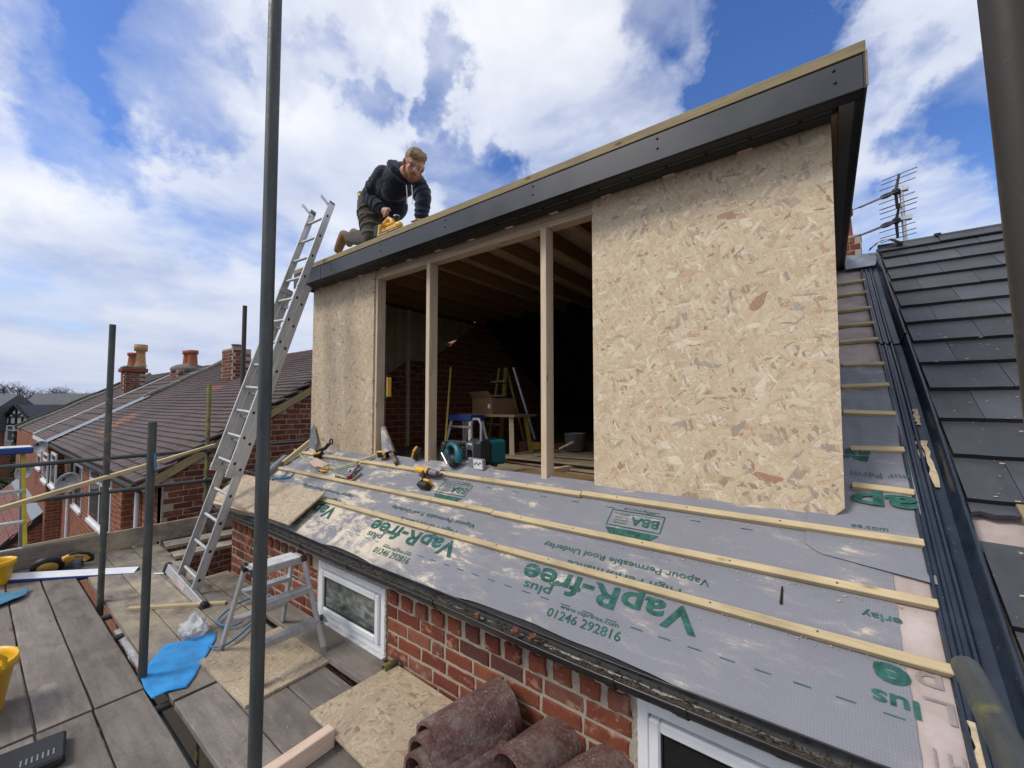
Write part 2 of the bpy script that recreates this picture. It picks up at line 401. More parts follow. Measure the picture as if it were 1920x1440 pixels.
def m_board():
    n = N('board'); v = n.off(k=23); g = n.noise(n.map(v, (1.0, 9, 9)), 2.6, 6, .62, .5); st = n.noise(n.map(v, (1.0, 2.2, 2.2)), 1.7, 6, .62, .3); fine = n.noise(v, 90, 4, .6)
    c = n.ramp(g, [(.25, (.165, .141, .119)), (.5, (.225, .195, .167)), (.75, (.275, .243, .210))])
    c = n.mix(n.ramp(st, [(.40, .5), (.50, 0.0)]), c, (.135, .117, .100))
    c = n.mix(n.ramp(st, [(.55, 0.0), (.72, .55)]), c, (.345, .305, .262))
    w = n.pos(); sp = n.sep(w)
    # sawdust trodden into the boards round the ladder foot
    zone = n.math('MULTIPLY', n.ramp(n.math('MULTIPLY', sp[0], -.1), [(.30, 0.0), (.45, 1.0)]), n.ramp(sp[1], [(.72, 0.0), (.88, 1.0)]))
    du = n.math('MULTIPLY', zone, n.ramp(n.noise(w, 3.0, 6, .68, .4), [(.42, 0.0), (.62, .62)]))
    c = n.mix(du, c, (.50, .42, .275))
    ch = n.voro(n.map(w, (1, 1.6, 1)), 55).outputs['Distance']
    c = n.mix(n.math('MULTIPLY', n.ramp(ch, [(.06, 1.0), (.12, 0.0)]), n.ramp(n.noise(w, 6, 2), [(.52, 0.0), (.6, .7)])), c, (.56, .49, .36))
    big = n.noise(n.map(v, (.8, 1.4, 1.4), (0, 0, .4)), 2.3, 7, .68, .8); c = n.mix(n.ramp(big, [(.56, 0.0), (.66, .55)]), c, (.105, .088, .073)); c = n.mix(n.ramp(big, [(.30, .5), (.40, 0.0)]), c, (.38, .34, .295))
    kn = n.voro(n.map(v, (1.6, 5, 5)), 1.0).outputs['Distance']; c = n.mix(n.ramp(kn, [(.04, .75), (.09, .2), (.13, 0.0)]), c, (.10, .078, .060))
    scr = n.noise(n.map(v, (3, 40, 40), (0, 0, .5)), 2.0, 3, .6); c = n.mix(n.ramp(scr, [(.68, 0.0), (.74, .35)]), c, (.36, .33, .29))
    c = n.mix(n.ramp(fine, [(.35, .35), (.5, 0.0)]), c, (.12, .10, .085))
    c = n.mix(1.0, c, n.ramp(n.rnd(), [(0, .78), (1, 1.18)]), 'MULTIPLY')
    n.bump(n.math('ADD', n.math('MULTIPLY', g, 1.2), n.math('MULTIPLY', fine, .5)), .35, .003)
    MAT['board'] = n.fin(c, .86, 0, .2)
m_board()

def m_tube(name, moss=0.0, rust=0.0, tone=1.0):
    n = N(name); v = n.off(); s = n.noise(n.map(v, (1.5, 9, 9)), 2.2, 6, .62); f = n.noise(v, 55, 4, .6)
    c = n.ramp(s, [(.3, (.050*tone, .054*tone, .052*tone)), (.55, (.085*tone, .090*tone, .086*tone)), (.8, (.135*tone, .137*tone, .128*tone))])
    c = n.mix(n.ramp(f, [(.62, 0.0), (.75, .5)]), c, (.16, .155, .14))
    if rust: c = n.mix(n.ramp(s, [(.35, rust), (.75, rust*.35)]), c, (.075, .056, .042))
    if moss: c = n.mix(n.ramp(n.noise(v, 9, 5, .65), [(.40 if moss > .6 else .55, 0.0), (.56 if moss > .6 else .66, moss)]), c, (.28, .28, .06))
    n.bump(n.math('ADD', s, n.math('MULTIPLY', f, .4)), .22, .002)
    MAT[name] = n.fin(c, n.ramp(f, [(.3, .42), (.7, .66)]), .35, .45)
m_tube('tube'); m_tube('tube_moss', .85); m_tube('tube_rust', 0, .7, .5); m_tube('tube_patch', .5, 0, 1.1)

def m_alu(name, tone=1.0, rough=.36):
    n = N(name); v = n.off(); s = n.noise(n.map(v, (2, 14, 14)), 2.4, 5, .6); f = n.noise(v, 30, 5, .65)
    c = n.ramp(s, [(.3, (.50*tone, .50*tone, .49*tone)), (.7, (.68*tone, .68*tone, .67*tone))])
    c = n.mix(n.ramp(f, [(.56, 0.0), (.78, .45)]), c, (.40, .38, .34))
    n.bump(f, .06, .001); MAT[name] = n.fin(c, n.ramp(f, [(.3, rough), (.7, rough+.22)]), .78, .5)
m_alu('alu'); m_alu('alu_dirty', .86, .46)

def m_brick(name, dark=0.0):
    n = N(name); v = n.off(k=51); r = n.rnd(); a = n.noise(v, 14, 5, .65); b = n.noise(n.map(v, (6, 3, 9)), 2.2, 5, .62, .2); f = n.noise(v, 130, 4, .65)
    c = n.ramp(r, [(0, (.120, .032, .021)), (.3, (.170, .046, .028)), (.55, (.205, .062, .034)), (.78, (.235, .086, .046)), (.92, (.21, .09, .06)), (1.0, (.085, .034, .031))])
    c = n.mix(n.ramp(a, [(.35, .5), (.55, 0.0)]), c, (.125, .032, .020))
    c = n.mix(n.ramp(f, [(.55, 0.0), (.8, .5)]), c, (.37, .17, .09))
    # worn faces where the pale core shows
    worn = n.math('MULTIPLY', n.ramp(b, [(.52, 0.0), (.64, .8)]), n.ramp(n.math('FRACT', n.math('MULTIPLY', r, 7.31)), [(.45, 0.0), (.6, .85)]))
    c = n.mix(worn, c, (.42, .25, .18))
    if dark: c = n.mix(dark, c, (.085, .045, .040))
    n.bump(n.math('ADD', n.math('MULTIPLY', a, .8), f), .55, .004)
    MAT[name] = n.fin(c, .9, 0, .2)
m_brick('brick'); m_brick('brick_old', .30)
def m_mortar():
    n = N('mortar'); p = n.pos(); a = n.noise(p, 6, 5, .6); f = n.noise(p, 120, 4, .6); z = n.sep(p)[2]
    c = n.ramp(f, [(.3, (.30, .255, .195)), (.7, (.44, .385, .305))])
    c = n.mix(n.ramp(a, [(.50, 0.0), (.66, .45)]), c, (.22, .205, .18))
    n.bump(n.math('ADD', f, a), .6, .004); MAT['mortar'] = n.fin(c, .95, 0, .15)
m_mortar()
def m_brickwall(name, scale=1.0, axis='y'):
    """far brickwork whose bricks are too small to tell apart"""
    n = N(name); p = n.pos(); s = n.sep(p); cx = n.nd('ShaderNodeCombineXYZ')
    n.set(cx.inputs[0], s[0] if axis == 'y' else s[1]); n.set(cx.inputs[1], s[2])
    bt = n.nd('ShaderNodeTexBrick'); n.set(bt.inputs['Vector'], cx.outputs[0]); bt.inputs['Scale'].default_value = 1.0
    bt.inputs['Brick Width'].default_value = .236; bt.inputs['Row Height'].default_value = .0895; bt.inputs['Mortar Size'].default_value = .0075; bt.inputs['Mortar Smooth'].default_value = .2
    bt.inputs['Color1'].default_value = (.20, .055, .030, 1); bt.inputs['Color2'].default_value = (.29, .095, .048, 1); bt.inputs['Mortar'].default_value = (.36, .28, .21, 1)
    c = n.mix(n.ramp(n.noise(p, 2.5, 5, .6), [(.4, 0.0), (.7, .45)]), bt.outputs['Color'], (.12, .05, .035))
    n.bump(n.math('MULTIPLY', bt.outputs['Fac'], -1.0), .5, .006); MAT[name] = n.fin(c, .92, 0, .15)
m_brickwall('brickwall_y', axis='y'); m_brickwall('brickwall_x', axis='x')

def m_underlay():
    n = N('underlay'); p = n.pos(); s = n.sep(p)
    wv = n.nd('ShaderNodeTexWave', wave_type='BANDS', bands_direction='X'); n.set(wv.inputs['Vector'], n.map(p, (1, 1, 0))); wv.inputs['Scale'].default_value = 33; wv.inputs['Distortion'].default_value = 1.4; wv.inputs['Detail'].default_value = 2
    w2 = n.nd('ShaderNodeTexWave', wave_type='BANDS', bands_direction='Y'); n.set(w2.inputs['Vector'], n.map(p, (1, 1, 0))); w2.inputs['Scale'].default_value = 38; w2.inputs['Distortion'].default_value = 1.2; w2.inputs['Detail'].default_value = 2
    wea = n.math('MULTIPLY', wv.outputs['Fac'], w2.outputs['Fac'])
    a = n.noise(p, 3.2, 5, .6); f = n.noise(p, 160, 3, .6)
    c = n.ramp(wea, [(.1, (.205, .205, .228)), (.7, (.245, .245, .272))])
    c = n.mix(n.ramp(a, [(.4, 0.0), (.7, .5)]), c, (.18, .18, .20))
    c = n.mix(n.ramp(f, [(.6, 0.0), (.75, .35)]), c, (.33, .33, .35))
    # sawdust drifts, thickest below the saw bench on the left
    zx = n.ramp(n.math('MULTIPLY', s[0], -.2), [(.05, 0.0), (.28, .15), (.48, .62), (.9, .8)])
    n1 = n.noise(n.map(p, (1.0, 3.4, 1.0), (0, 0, R(38))), 3.6, 8, .70, .3)
    thr = n.math('SUBTRACT', n1, n.math('MULTIPLY', zx, .115))
    # low n1 = dust
    du = n.ramp(thr, [(.285, 1.0), (.335, .7), (.385, .12), (.47, 0.0)])
    # the drift below the lowest batten, under the little saw bench
    drift = n.math('MULTIPLY', n.ramp(n.math('MULTIPLY', s[0], -.2), [(.44, 0.0), (.54, 1.0), (.82, 1.0), (.9, 0.0)]), n.ramp(n.math('MULTIPLY', s[1], .4), [(.69, 0.0), (.73, 1.0), (.82, 1.0), (.835, 0.0)]))
    du = n.math('MAXIMUM', du, n.math('MULTIPLY', drift, n.ramp(n.noise(p, 4.2, 6, .65, .4), [(.44, 0.0), (.54, 1.0)])))
    c = n.mix(n.math('MULTIPLY', du, .92), c, n.mix(f, (.60, .50, .36), (.74, .65, .50)))
    n.bump(n.math('ADD', n.math('MULTIPLY', wea, .55), n.math('ADD', n.math('MULTIPLY', a, .8), n.math('MULTIPLY', n.noise(n.map(p, (1.2, 3.0, 1), (0, 0, R(-24))), 2.6, 4, .55, .8), 3.0))), .42, .004)
    MAT['underlay'] = n.fin(c, .62, 0, .35)
m_underlay()
plain('print_green', (.030, .110, .088), .7, 0, .55, 26, .2, 0)
plain('print_grey', (.27, .235, .22), .8, 0, .2, 40, .2, 0)
def m_membrane():
    n = N('membrane'); p = n.pos(); a = n.noise(p, 7, 5, .6); f = n.noise(p, 90, 4, .6)
    c = n.ramp(a, [(.3, (.36, .285, .255)), (.7, (.52, .435, .40))]); c = n.mix(n.ramp(f, [(.55, 0.0), (.8, .3)]), c, (.30, .25, .23))
    n.bump(n.math('ADD', a, f), .25, .003); MAT['membrane'] = n.fin(c, .8, 0, .2)
m_membrane()
plain('felt', (.022, .021, .020), .75, 0, .4, 12)
def m_trough():
    n = N('trough'); p = n.pos(); a = n.noise(p, 10, 5, .6)
    c = n.ramp(a, [(.3, (.010, .016, .028)), (.7, (.022, .032, .050))]); c = n.mix(n.ramp(n.noise(p, 70, 3), [(.68, 0.0), (.76, .5)]), c, (.30, .27, .22))
    MAT['trough'] = n.fin(c, n.ramp(a, [(.3, .22), (.7, .36)]), 0, .6)
m_trough()
plain('adhesive', (.50, .40, .26), .9, 0, .25, 40, .2, .4)
def m_slate(name, base, rough, dust):
    n = N(name); v = n.off(k=41); a = n.noise(v, 5, 5, .6); f = n.noise(v, 120, 4, .65); r = n.ramp(n.rnd(), [(0, .75), (1, 1.25)])
    c = n.ramp(a, [(.3, tuple(x*.8 for x in base)), (.7, tuple(x*1.25 for x in base))]); c = n.mix(1.0, c, r, 'MULTIPLY')
    if dust:
        ch = n.voro(v, 24).outputs['Distance']; c = n.mix(n.math('MULTIPLY', n.ramp(ch, [(.05, 1.0), (.10, 0.0)]), dust), c, (.50, .42, .28))
        c = n.mix(n.ramp(f, [(.6, 0.0), (.78, .3)]), c, (.17, .165, .16))
    n.bump(n.math('ADD', a, n.math('MULTIPLY', f, .5)), .3, .003); MAT[name] = n.fin(c, n.ramp(f, [(.3, rough-.1), (.7, rough+.1)]), 0, .4)
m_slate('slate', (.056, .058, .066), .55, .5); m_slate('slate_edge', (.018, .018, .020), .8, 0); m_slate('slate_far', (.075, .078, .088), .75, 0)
def m_tile(name, cols):
    n = N(name); v = n.off(k=33); p = n.pos(); a = n.noise(v, 16, 4, .6)
    c = n.ramp(n.rnd(), [(i/(len(cols)-1), k) for i, k in enumerate(cols)]); c = n.mix(n.ramp(n.noise(p, .55, 4, .6), [(.42, 0.0), (.62, .35)]), c, (.15, .085, .065))
    c = n.mix(n.ramp(a, [(.4, 0.0), (.7, .4)]), c, (.055, .045, .045)); n.bump(a, .3, .004); MAT[name] = n.fin(c, .8, 0, .3)
m_tile('tile', [(.078, .060, .057), (.100, .076, .072), (.118, .092, .087), (.088, .070, .068)])
m_tile('tile_orange', [(.34, .13, .075), (.30, .12, .07)]); m_tile('tile_concrete', [(.075, .060, .054), (.088, .070, .062)]); m_tile('tile_red', [(.20, .075, .060), (.24, .095, .075), (.17, .07, .06)])
def m_ridge():
    n = N('clay_ridge'); v = n.off(); a = n.noise(v, 9, 6, .65); f = n.noise(v, 60, 5, .65); sp = n.voro(v, 60).outputs['Distance']; pt = n.noise(v, 4.5, 3, .5)
    c = n.ramp(a, [(.3, (.070, .030, .027)), (.48, (.125, .055, .046)), (.6, (.15, .105, .085)), (.75, (.21, .17, .14))])
    c = n.mix(n.ramp(f, [(.46, 0.0), (.70, .6)]), c, (.22, .195, .165))
    c = n.mix(n.math('MULTIPLY', n.ramp(sp, [(.16, 1.0), (.22, 0.0)]), n.ramp(pt, [(.50, 0.0), (.58, .75)])), c, (.36, .345, .30))
    n.bump(n.math('ADD', a, f), .5, .004); MAT['clay_ridge'] = n.fin(c, n.ramp(a, [(.3, .45), (.7, .85)]), 0, .4)
m_ridge()
plain('fascia', (.030, .033, .040), .36, 0, .08, 3, .5, 0); plain('fascia_dark', (.020, .021, .023), .5, 0, .1, 6, .4, 0)
plain('soffit', (.15, .14, .125), .6, 0, .12, 8); plain('vent', (.12, .12, .115), .6, 0, .1)
plain('gutter', (.016, .016, .018), .34, 0, .4, 20, .5, .15); plain('debris', (.060, .050, .036), .95, 0, .8, 70, .1, .6)
plain('pvc', (.74, .75, .76), .32, 0, .06, 10, .5, 0); plain('pvc_dirty', (.60, .60, .59), .5, 0, .2, 14); plain('black', (.018, .018, .019), .5, 0, .3, 30); plain('rubber', (.022, .022, .022), .7, 0, .2)
plain('dark_gap', (.012, .010, .009), .9, 0, .2); plain('interior_dark', (.018, .014, .012), .95, 0, .4, 6)  # near-black interior puts the loft's shade into wall and rafter colour
plain('lead', (.20, .22, .24), .5, .3, .25, 14); plain('stone_cap', (.17, .16, .145), .92, 0, .35, 9, .2, .5)
plain('terracotta', (.30, .095, .05), .85, 0, .3, 12); plain('buff_clay', (.40, .23, .10), .85, 0, .25, 12)
plain('yellow', (.72, .40, .035), .42, 0, .12, 20, .5); plain('tool_yellow', (.74, .42, .055), .42, 0, .08, 30, .5); plain('teal', (.008, .115, .135), .4, 0, .12, 30, .5); plain('bucket_yellow', (.74, .43, .015), .4, 0, .12, 12, .5)
plain('ladder_yellow', (.60, .46, .03), .55, 0, .2, 14); plain('blue_plastic', (.02, .055, .22), .5, 0, .15, 14); plain('blue_rope', (.045, .20, .36), .75, 0, .3, 80); plain('green_cord', (.50, .55, .16), .6, 0, .15, 60)
plain('steel', (.42, .42, .43), .32, .9, .15, 30); plain('dark_steel', (.10, .10, .105), .4, .8, .25, 30); plain('red_plastic', (.42, .03, .03), .45, 0, .1); plain('grey_plastic', (.20, .20, .21), .5, 0, .15); plain('white_paper', (.72, .71, .69), .8, 0, .1); plain('orange_sticker', (.70, .16, .03), .5, 0, .2, 40); plain('pink_sticker', (.60, .42, .42), .5, 0, .3, 60); plain('battery_blue', (.10, .19, .26), .4, 0, .1)
plain('cardboard', (.22, .125, .06), .85, 0, .15, 12); plain('ply', (.27, .21, .14), .8, 0, .25, 8); plain('shaded_yellow', (.26, .19, .02), .6, 0, .2, 14); plain('insulation', (.52, .50, .46), .8, 0, .15, 8)  # loft yellow is ladder_yellow darkened: the loft's shade put into its colour
plain('ground', (.060, .055, .046), .95, 0, .5, 1.2, .1, .5); plain('hedge', (.030, .042, .018), .9, 0, .6, 6); plain('bark', (.10, .080, .070), .95, 0, .3, 8); plain('dish', (.17, .175, .18), .5, .2, .1); plain('cream_render', (.66, .64, .56), .8, 0, .1, 6); plain('black_timber', (.018, .017, .016), .7, 0, .2)
def m_cloth(name, col, scale=260.0, fold=0.0):
    n = N(name); a = n.noise(None, 8, 4, .6); f = n.noise(None, scale, 3, .6)
    c = n.ramp(a, [(.3, tuple(x*.75 for x in col)), (.7, tuple(min(1, x*1.3) for x in col))]); h = n.math('ADD', n.math('MULTIPLY', f, .3), a)
    if fold: h = n.math('ADD', h, n.math('MULTIPLY', n.noise(n.map(None, (1, 1, 2.3), (.4, .3, 0)), 13, 3, .5, 1.6), fold))
    n.bump(h, .5, .008); MAT[name] = n.fin(c, .9, 0, .15, **{'Sheen Weight': .25})
m_cloth('hoodie', (.012, .016, .032), 300, 2.0); m_cloth('trousers', (.065, .056, .043), 300, 2.0); m_cloth('sheet_blue', (.016, .24, .56), 60, .2); m_cloth('teal_sheet', (.02, .16, .26), 60, .3)
def m_skin():
    n = N('skin'); a = n.noise(None, 30, 4, .6); c = n.ramp(a, [(.3, (.42, .205, .145)), (.7, (.56, .30, .22))]); MAT['skin'] = n.fin(c, .5, 0, .4, **{'Subsurface Weight': .15, 'Subsurface Scale': .01})
m_skin(); plain('hair', (.25, .17, .085), .6, 0, .45, 60, .3, .6); plain('beard', (.24, .105, .05), .75, 0, .4, 90, .2, .6); plain('boot', (.24, .135, .065), .75, 0, .25, 16); plain('eye_dark', (.03, .02, .018), .4, 0, .1); plain('lip', (.36, .13, .11), .55, 0, .1); plain('lace', (.62, .62, .64), .8, 0, .1)
def m_glass():
    n = N('frosted_glass'); p = n.pos(); a = n.noise(n.map(p, (2.2, 1, 5), (0, R(25), 0)), 2.4, 5, .6, 1.2)
    c = n.ramp(a, [(.32, (.045, .055, .050)), (.5, (.12, .14, .127)), (.70, (.30, .335, .31))]); n.bump(a, .12, .003)  # pale streaks put a greenish-grey reflection into the pane colour
    MAT['frosted_glass'] = n.fin(c, .08, 0, .6, **{'Coat Weight': .6, 'Coat Roughness': .03})
    n = N('dark_glass'); MAT['dark_glass'] = n.fin((.008, .009, .011), .05, 0, .6)
m_glass()
def m_bag():
    n = N('clear_plastic'); n.bump(n.noise(None, 40, 4, .6, 1.0), .8, .01); MAT['clear_plastic'] = n.fin((.80, .83, .86), .18, 0, .6, **{'Alpha': .55, 'Transmission Weight': .25})
m_bag()
rng = random.Random(7)
# ================================================================== ground
def ground():
    g = B().grid(lambda u, v: (-260+520*u, -260+520*v, -4.6+.0*u), 2, 2, False).obj('ground', MAT['ground']); tag(g, 'brown earth and rough yards between the brick houses', 'ground', kind='structure')
ground()

# ------------------------------------------------------------------ brick pieces, shared meshes
def brick_meshes(L, D, Hh, mat, k=6, seed=1, jit=.0035):
    r = random.Random(seed); out = []
    for _ in range(k):
        # front face is a ragged polygon: worn arrises
        b = B(); n = 5; pts = []
        for i in range(n): pts.append((-L/2+L*i/n+r.uniform(-1, 1)*jit*.6, -Hh/2+r.uniform(-jit, jit)))
        for i in range(2): pts.append((L/2+r.uniform(-jit, jit), -Hh/2+Hh*i/2+r.uniform(-jit, jit)*.5))
        for i in range(n): pts.append((L/2-L*i/n+r.uniform(-1, 1)*jit*.6, Hh/2+r.uniform(-jit, jit)))
        for i in range(2): pts.append((-L/2+r.uniform(-jit, jit), Hh/2-Hh*i/2+r.uniform(-jit, jit)*.5))
        m = len(pts); ins = [(x*(1-.007/L*2), y*(1-.006/Hh*2)) for x, y in pts]
        V = [(x, D, y) for x, y in pts]+[(x, .005, y) for x, y in pts]+[(x, 0, y) for x, y in ins]
        Fc = [list(range(2*m, 3*m))]
        for i in range(m):
            j = (i+1) % m; Fc += [(m+i, i, j, m+j)[::-1], (2*m+i, m+i, m+j, 2*m+j)[::-1]]
        b.add(V, Fc); me = b.mesh('brick'); me.materials.append(mat); out.append(me)
    return out
BR = {k: brick_meshes(L, .03, .0735, MAT['brick'], 6, i+1) for i, (k, L) in enumerate({'s': .219, 'h': .104}.items())}
BR['d'] = brick_meshes(.104, .05, .082, MAT['brick'], 5, 9, .005)
BR['so'] = brick_meshes(.223, .03, .077, MAT['brick_old'], 6, 21); BR['ho'] = brick_meshes(.108, .03, .077, MAT['brick_old'], 5, 22)
PX_, PZ_ = .236, .0895
def brick_panel(parent, M, u0, u1, v0, v1, ok, limit=300, kinds=('s', 'h'), seed=3, header_every=4, proud=.006):
    """bricks in the plane of M (local X along, Z up, -Y outwards); ok(u,v) tells if a brick centre may stand"""
    r = random.Random(seed); cells = []
    nr = int((v1-v0)/PZ_)
    for j in range(nr):
        v = v0+(j+.5)*PZ_; hd = header_every and j % header_every == header_every-1
        p = PX_/2 if hd else PX_; off = (.25*PX_ if hd else (.5*PX_ if j % 2 else 0))
        u = u0-off+p/2
        while u < u1:
            if ok(u, v, p): cells.append((u, v, hd))
            u += p
    d = [((M @ Vector((u, 0, v))-CAM).length, u, v, hd) for u, v, hd in cells]; d.sort()
    for i, (_, u, v, hd) in enumerate(d[:limit]):
        me = r.choice(BR[kinds[1] if hd else kinds[0]])
        put('brick', me, M @ T(u+r.uniform(-.002, .002), -proud+r.uniform(-.003, .002), v+r.uniform(-.002, .002)) @ RYm(r.uniform(-.006, .006)), parent)
    rest = d[limit:]
    if rest:
        b = B()
        for _, u, v, hd in rest: b.box(.108 if hd else .223, .03, .077, T(u, .015-proud, v), 0)
        o = b.obj('bricks', MAT['brick_old'], parent, M); o['kind'] = 'stuff'

# ================================================================== the house being converted
HX0, HX1 = -5.28, 3.2
house = thing('brick_house', 'red brick house with stripped rear roof, grey underlay and battens below the dormer', 'house', (-2.4, YW, -4.6))
W1 = (ony(597, 1100, YW).x, ony(722, 1180, YW).x, .117, .567); W2 = (ony(1194, 1330, YW).x, .62, .117, .592)
def near_wall():
    b = B(); yb0, yb1 = YW+.008, YW+.26
    xs = [HX0, W1[0], W1[1], W2[0], W2[1], HX1]
    for i in range(5):
        if i in (1, 3):
            w = W1 if i == 1 else W2
            b.bx(xs[i], xs[i+1], yb0, yb1, -4.6, w[2]); b.bx(xs[i], xs[i+1], yb0, yb1, w[3], .70)
        else: b.bx(xs[i], xs[i+1], yb0, yb1, -4.6, .70)
    wall = b.obj('wall', MAT['mortar'], house)
    def ok(u, v, p):
        h = p/2-.012
        for w in (W1, W2):
            if u+h > w[0]-.006 and u-h < w[1]+.006 and v+.05 > w[2] and v-.045 < w[3]: return False
        return HX0 < u-h+.02 and u+h < 1.3
    M = T(0, YW+.008, 0); vtop = .475
    v0 = vtop-11*PZ_
    r0 = random.Random(4); segs_all = [(HX0, W1[0]-.012), (W1[1]+.012, W2[0]-.012)]
    for j in range(11):
        v = v0+(j+.5)*PZ_
        segs = [(HX0, W2[0]-.012)] if v < W1[2]-.02 else segs_all
        for a, c in segs:
            u = a+(0 if j % 2 else -PX_/2)+r0.uniform(-.02, .02)
            while u < c-.03:
                pw = PX_/2 if r0.random() < .22 else PX_
                l, h_ = max(u, a), min(u+pw, c); wd = h_-l-.016
                if wd > .035:
                    big = wd > .16; k = wd/(.219 if big else .104)
                    put('brick', r0.choice(BR['s' if big else 'h']), M @ T((l+h_)/2, -.006+r0.uniform(-.003, .002), v+r0.uniform(-.003, .003)) @ RYm(r0.uniform(-.008, .008)) @ SC(k, 1, 1), wall)
                u += pw
    # half bricks beside the openings
    r = random.Random(11)
    # dentil course of headers under the gutter
    u = HX0+.07
    while u < 1.2:
        if not (W1[0]-.07 < u < W1[1]+.07 or W2[0]-.07 < u < W2[1]+.07): put('brick', r.choice(BR['d']), M @ T(u, -.016+r.uniform(-.008, .004), .532+r.uniform(-.004, .004)), wall)
        u += .148+r.uniform(-.006, .006)
    g = B().bx(HX0, HX0+.24, YW+.26, 9.2, -4.6, 1.0); g.add([(HX0, YW+.2, .8), (HX0, 5.8, 3.44), (HX0, 9.4, 1.0), (HX0+.2, YW+.2, .8), (HX0+.2, 5.8, 3.44), (HX0+.2, 9.4, 1.0)], [(0, 1, 2), (5, 4, 3), (0, 3, 4, 1), (1, 4, 5, 2)])
    g.obj('gable_wall', MAT['brickwall_x'], house)
    return wall
wall = near_wall()
def window(parent, w, glass, y=YW):
    x0, x1, z0, z1 = w; fo = .05
    fr = B(); d0, d1 = y-.004, y+.06
    fr.bx(x0, x0+fo, d0, d1, z0, z1, .004); fr.bx(x1-fo, x1, d0, d1, z0, z1, .004); fr.bx(x0+fo, x1-fo, d0+.001, d1, z1-fo, z1, .004); fr.bx(x0+fo, x1-fo, d0+.001, d1, z0, z0+fo, .004)
    win = fr.obj('window', MAT['pvc'], parent)
    s = B(); a = fo+.006; q = .048; e0, e1 = y-.020, y+.03
    s.bx(x0+a, x0+a+q, e0, e1, z0+a, z1-a, .008); s.bx(x1-a-q, x1-a, e0, e1, z0+a, z1-a, .008); s.bx(x0+a+q, x1-a-q, e0+.001, e1, z1-a-q, z1-a, .008); s.bx(x0+a+q, x1-a-q, e0+.001, e1, z0+a, z0+a+q, .008)
    s.obj('sash', MAT['pvc'], win)
    k = a+q-.003; g = B(); g.bx(x0+k, x1-k, y-.004, y-.001, z0+k, z0+k+.010); g.bx(x0+k, x1-k, y-.004, y-.001, z1-k-.010, z1-k); g.bx(x0+k, x0+k+.01, y-.004, y-.001, z0+k+.01, z1-k-.01); g.bx(x1-k-.01, x1-k, y-.004, y-.001, z0+k+.01, z1-k-.01)
    g.obj('gasket', MAT['rubber'], win)
    B().bx(x0+k, x1-k, y+.004, y+.022, z0+k, z1-k).obj('pane', MAT[glass], win)
    r = random.Random(5); e = B(); n = 26                              # ragged mortar left round the frame
    for i in range(n):
        z = z0+(z1-z0)*(i+.5)/n
        for xx in (x0-.006, x1+.006): e.box(.016+r.uniform(-.004, .008), .012, (z1-z0)/n*1.15, T(xx, y+.001+r.uniform(-.002, .003), z) @ RYm(r.uniform(-.25, .25)), .002)
    e.obj('mortar_edge', MAT['mortar'], win)
    return win
win1 = window(house, W1, 'frosted_glass'); win2 = window(house, W2, 'dark_glass')
B().bx(W1[0]-.01, W1[1]+.01, YW-.03, YW+.05, W1[2]-.03, W1[2]-.004, .004).obj('window_sill', MAT['pvc_dirty'], win1)

def gutter():
    # half-round gutter with a little sag, full of grit
    cy, cz, r = 1.700, .742, .055
    def sag(x): return .006*math.sin(x*1.3)+.004*math.sin(x*3.1+1)
    b = B(); nu = 60; prof = [(math.pi+math.pi*k/10) for k in range(11)]
    for rr in (r, r-.004): b.grid(lambda u, v, rr=rr: (HX0-.06+(6.3)*u, cy+rr*math.cos(math.pi+math.pi*v), cz+sag(HX0+6.3*u)+rr*math.sin(math.pi+math.pi*v)), nu, 10)
    o = b.obj('gutter', MAT['gutter'], house)
    lip = B().path([(HX0-.06+6.3*i/nu, cy-r, cz+sag(HX0+6.3*i/nu)) for i in range(nu+1)], .0065, 8); lip.path([(HX0-.06+6.3*i/nu, cy+r, cz+sag(HX0+6.3*i/nu)) for i in range(nu+1)], .004, 6); lip.obj('gutter_lip', MAT['gutter'], o)
    for px in (560, 648, 808, 1272, 1140, 470):
        x = ony(px, 1100, cy-r).x
        k = B().grid(lambda u, v: (x-.022+.044*u, cy+(r+.004)*math.cos(math.pi+math.pi*v), cz+sag(x)+(r+.004)*math.sin(math.pi+math.pi*v)), 2, 10); k.bx(x-.022, x+.022, cy-r-.010, cy-r+.004, cz+sag(x)-.012, cz+sag(x)+.010, .002); k.bx(x-.018, x+.018, cy+.03, YW+.02, cz-.075, cz-.035, .003)
        k.obj('gutter_bracket', MAT['gutter'], o)
    r_ = random.Random(3)
    d = B().grid(lambda u, v: (HX0+6.2*u, cy-.043+.086*v, cz+sag(HX0+6.2*u)-.034+.012*fnoise(u*60, v*4)+.006*fnoise(u*300, v*20, 3)), 320, 5)
    for _ in range(900):
        x = r_.uniform(HX0, .9); s = r_.uniform(.002, .007); d.box(s*2.4, s, s*.6, T(x, cy+r_.uniform(-.04, .04), cz-.018+r_.uniform(-.004, .008)) @ RZm(r_.uniform(0, 6)) @ RXm(r_.uniform(-1, 1)))
    dd = d.obj('gutter_debris', MAT['debris'], o); dd['kind'] = 'stuff'
    for px, py in ((897, 1160), (968, 1186), (1000, 1200)): 
        p = ony(px, py, cy); B().box(.034, .026, .02, None, .004, .006).obj('brick_crumb', MAT['brick_old'], o, T(p.x, cy-.005, cz-.004) @ RZm(px) @ RXm(.3))
gutter()

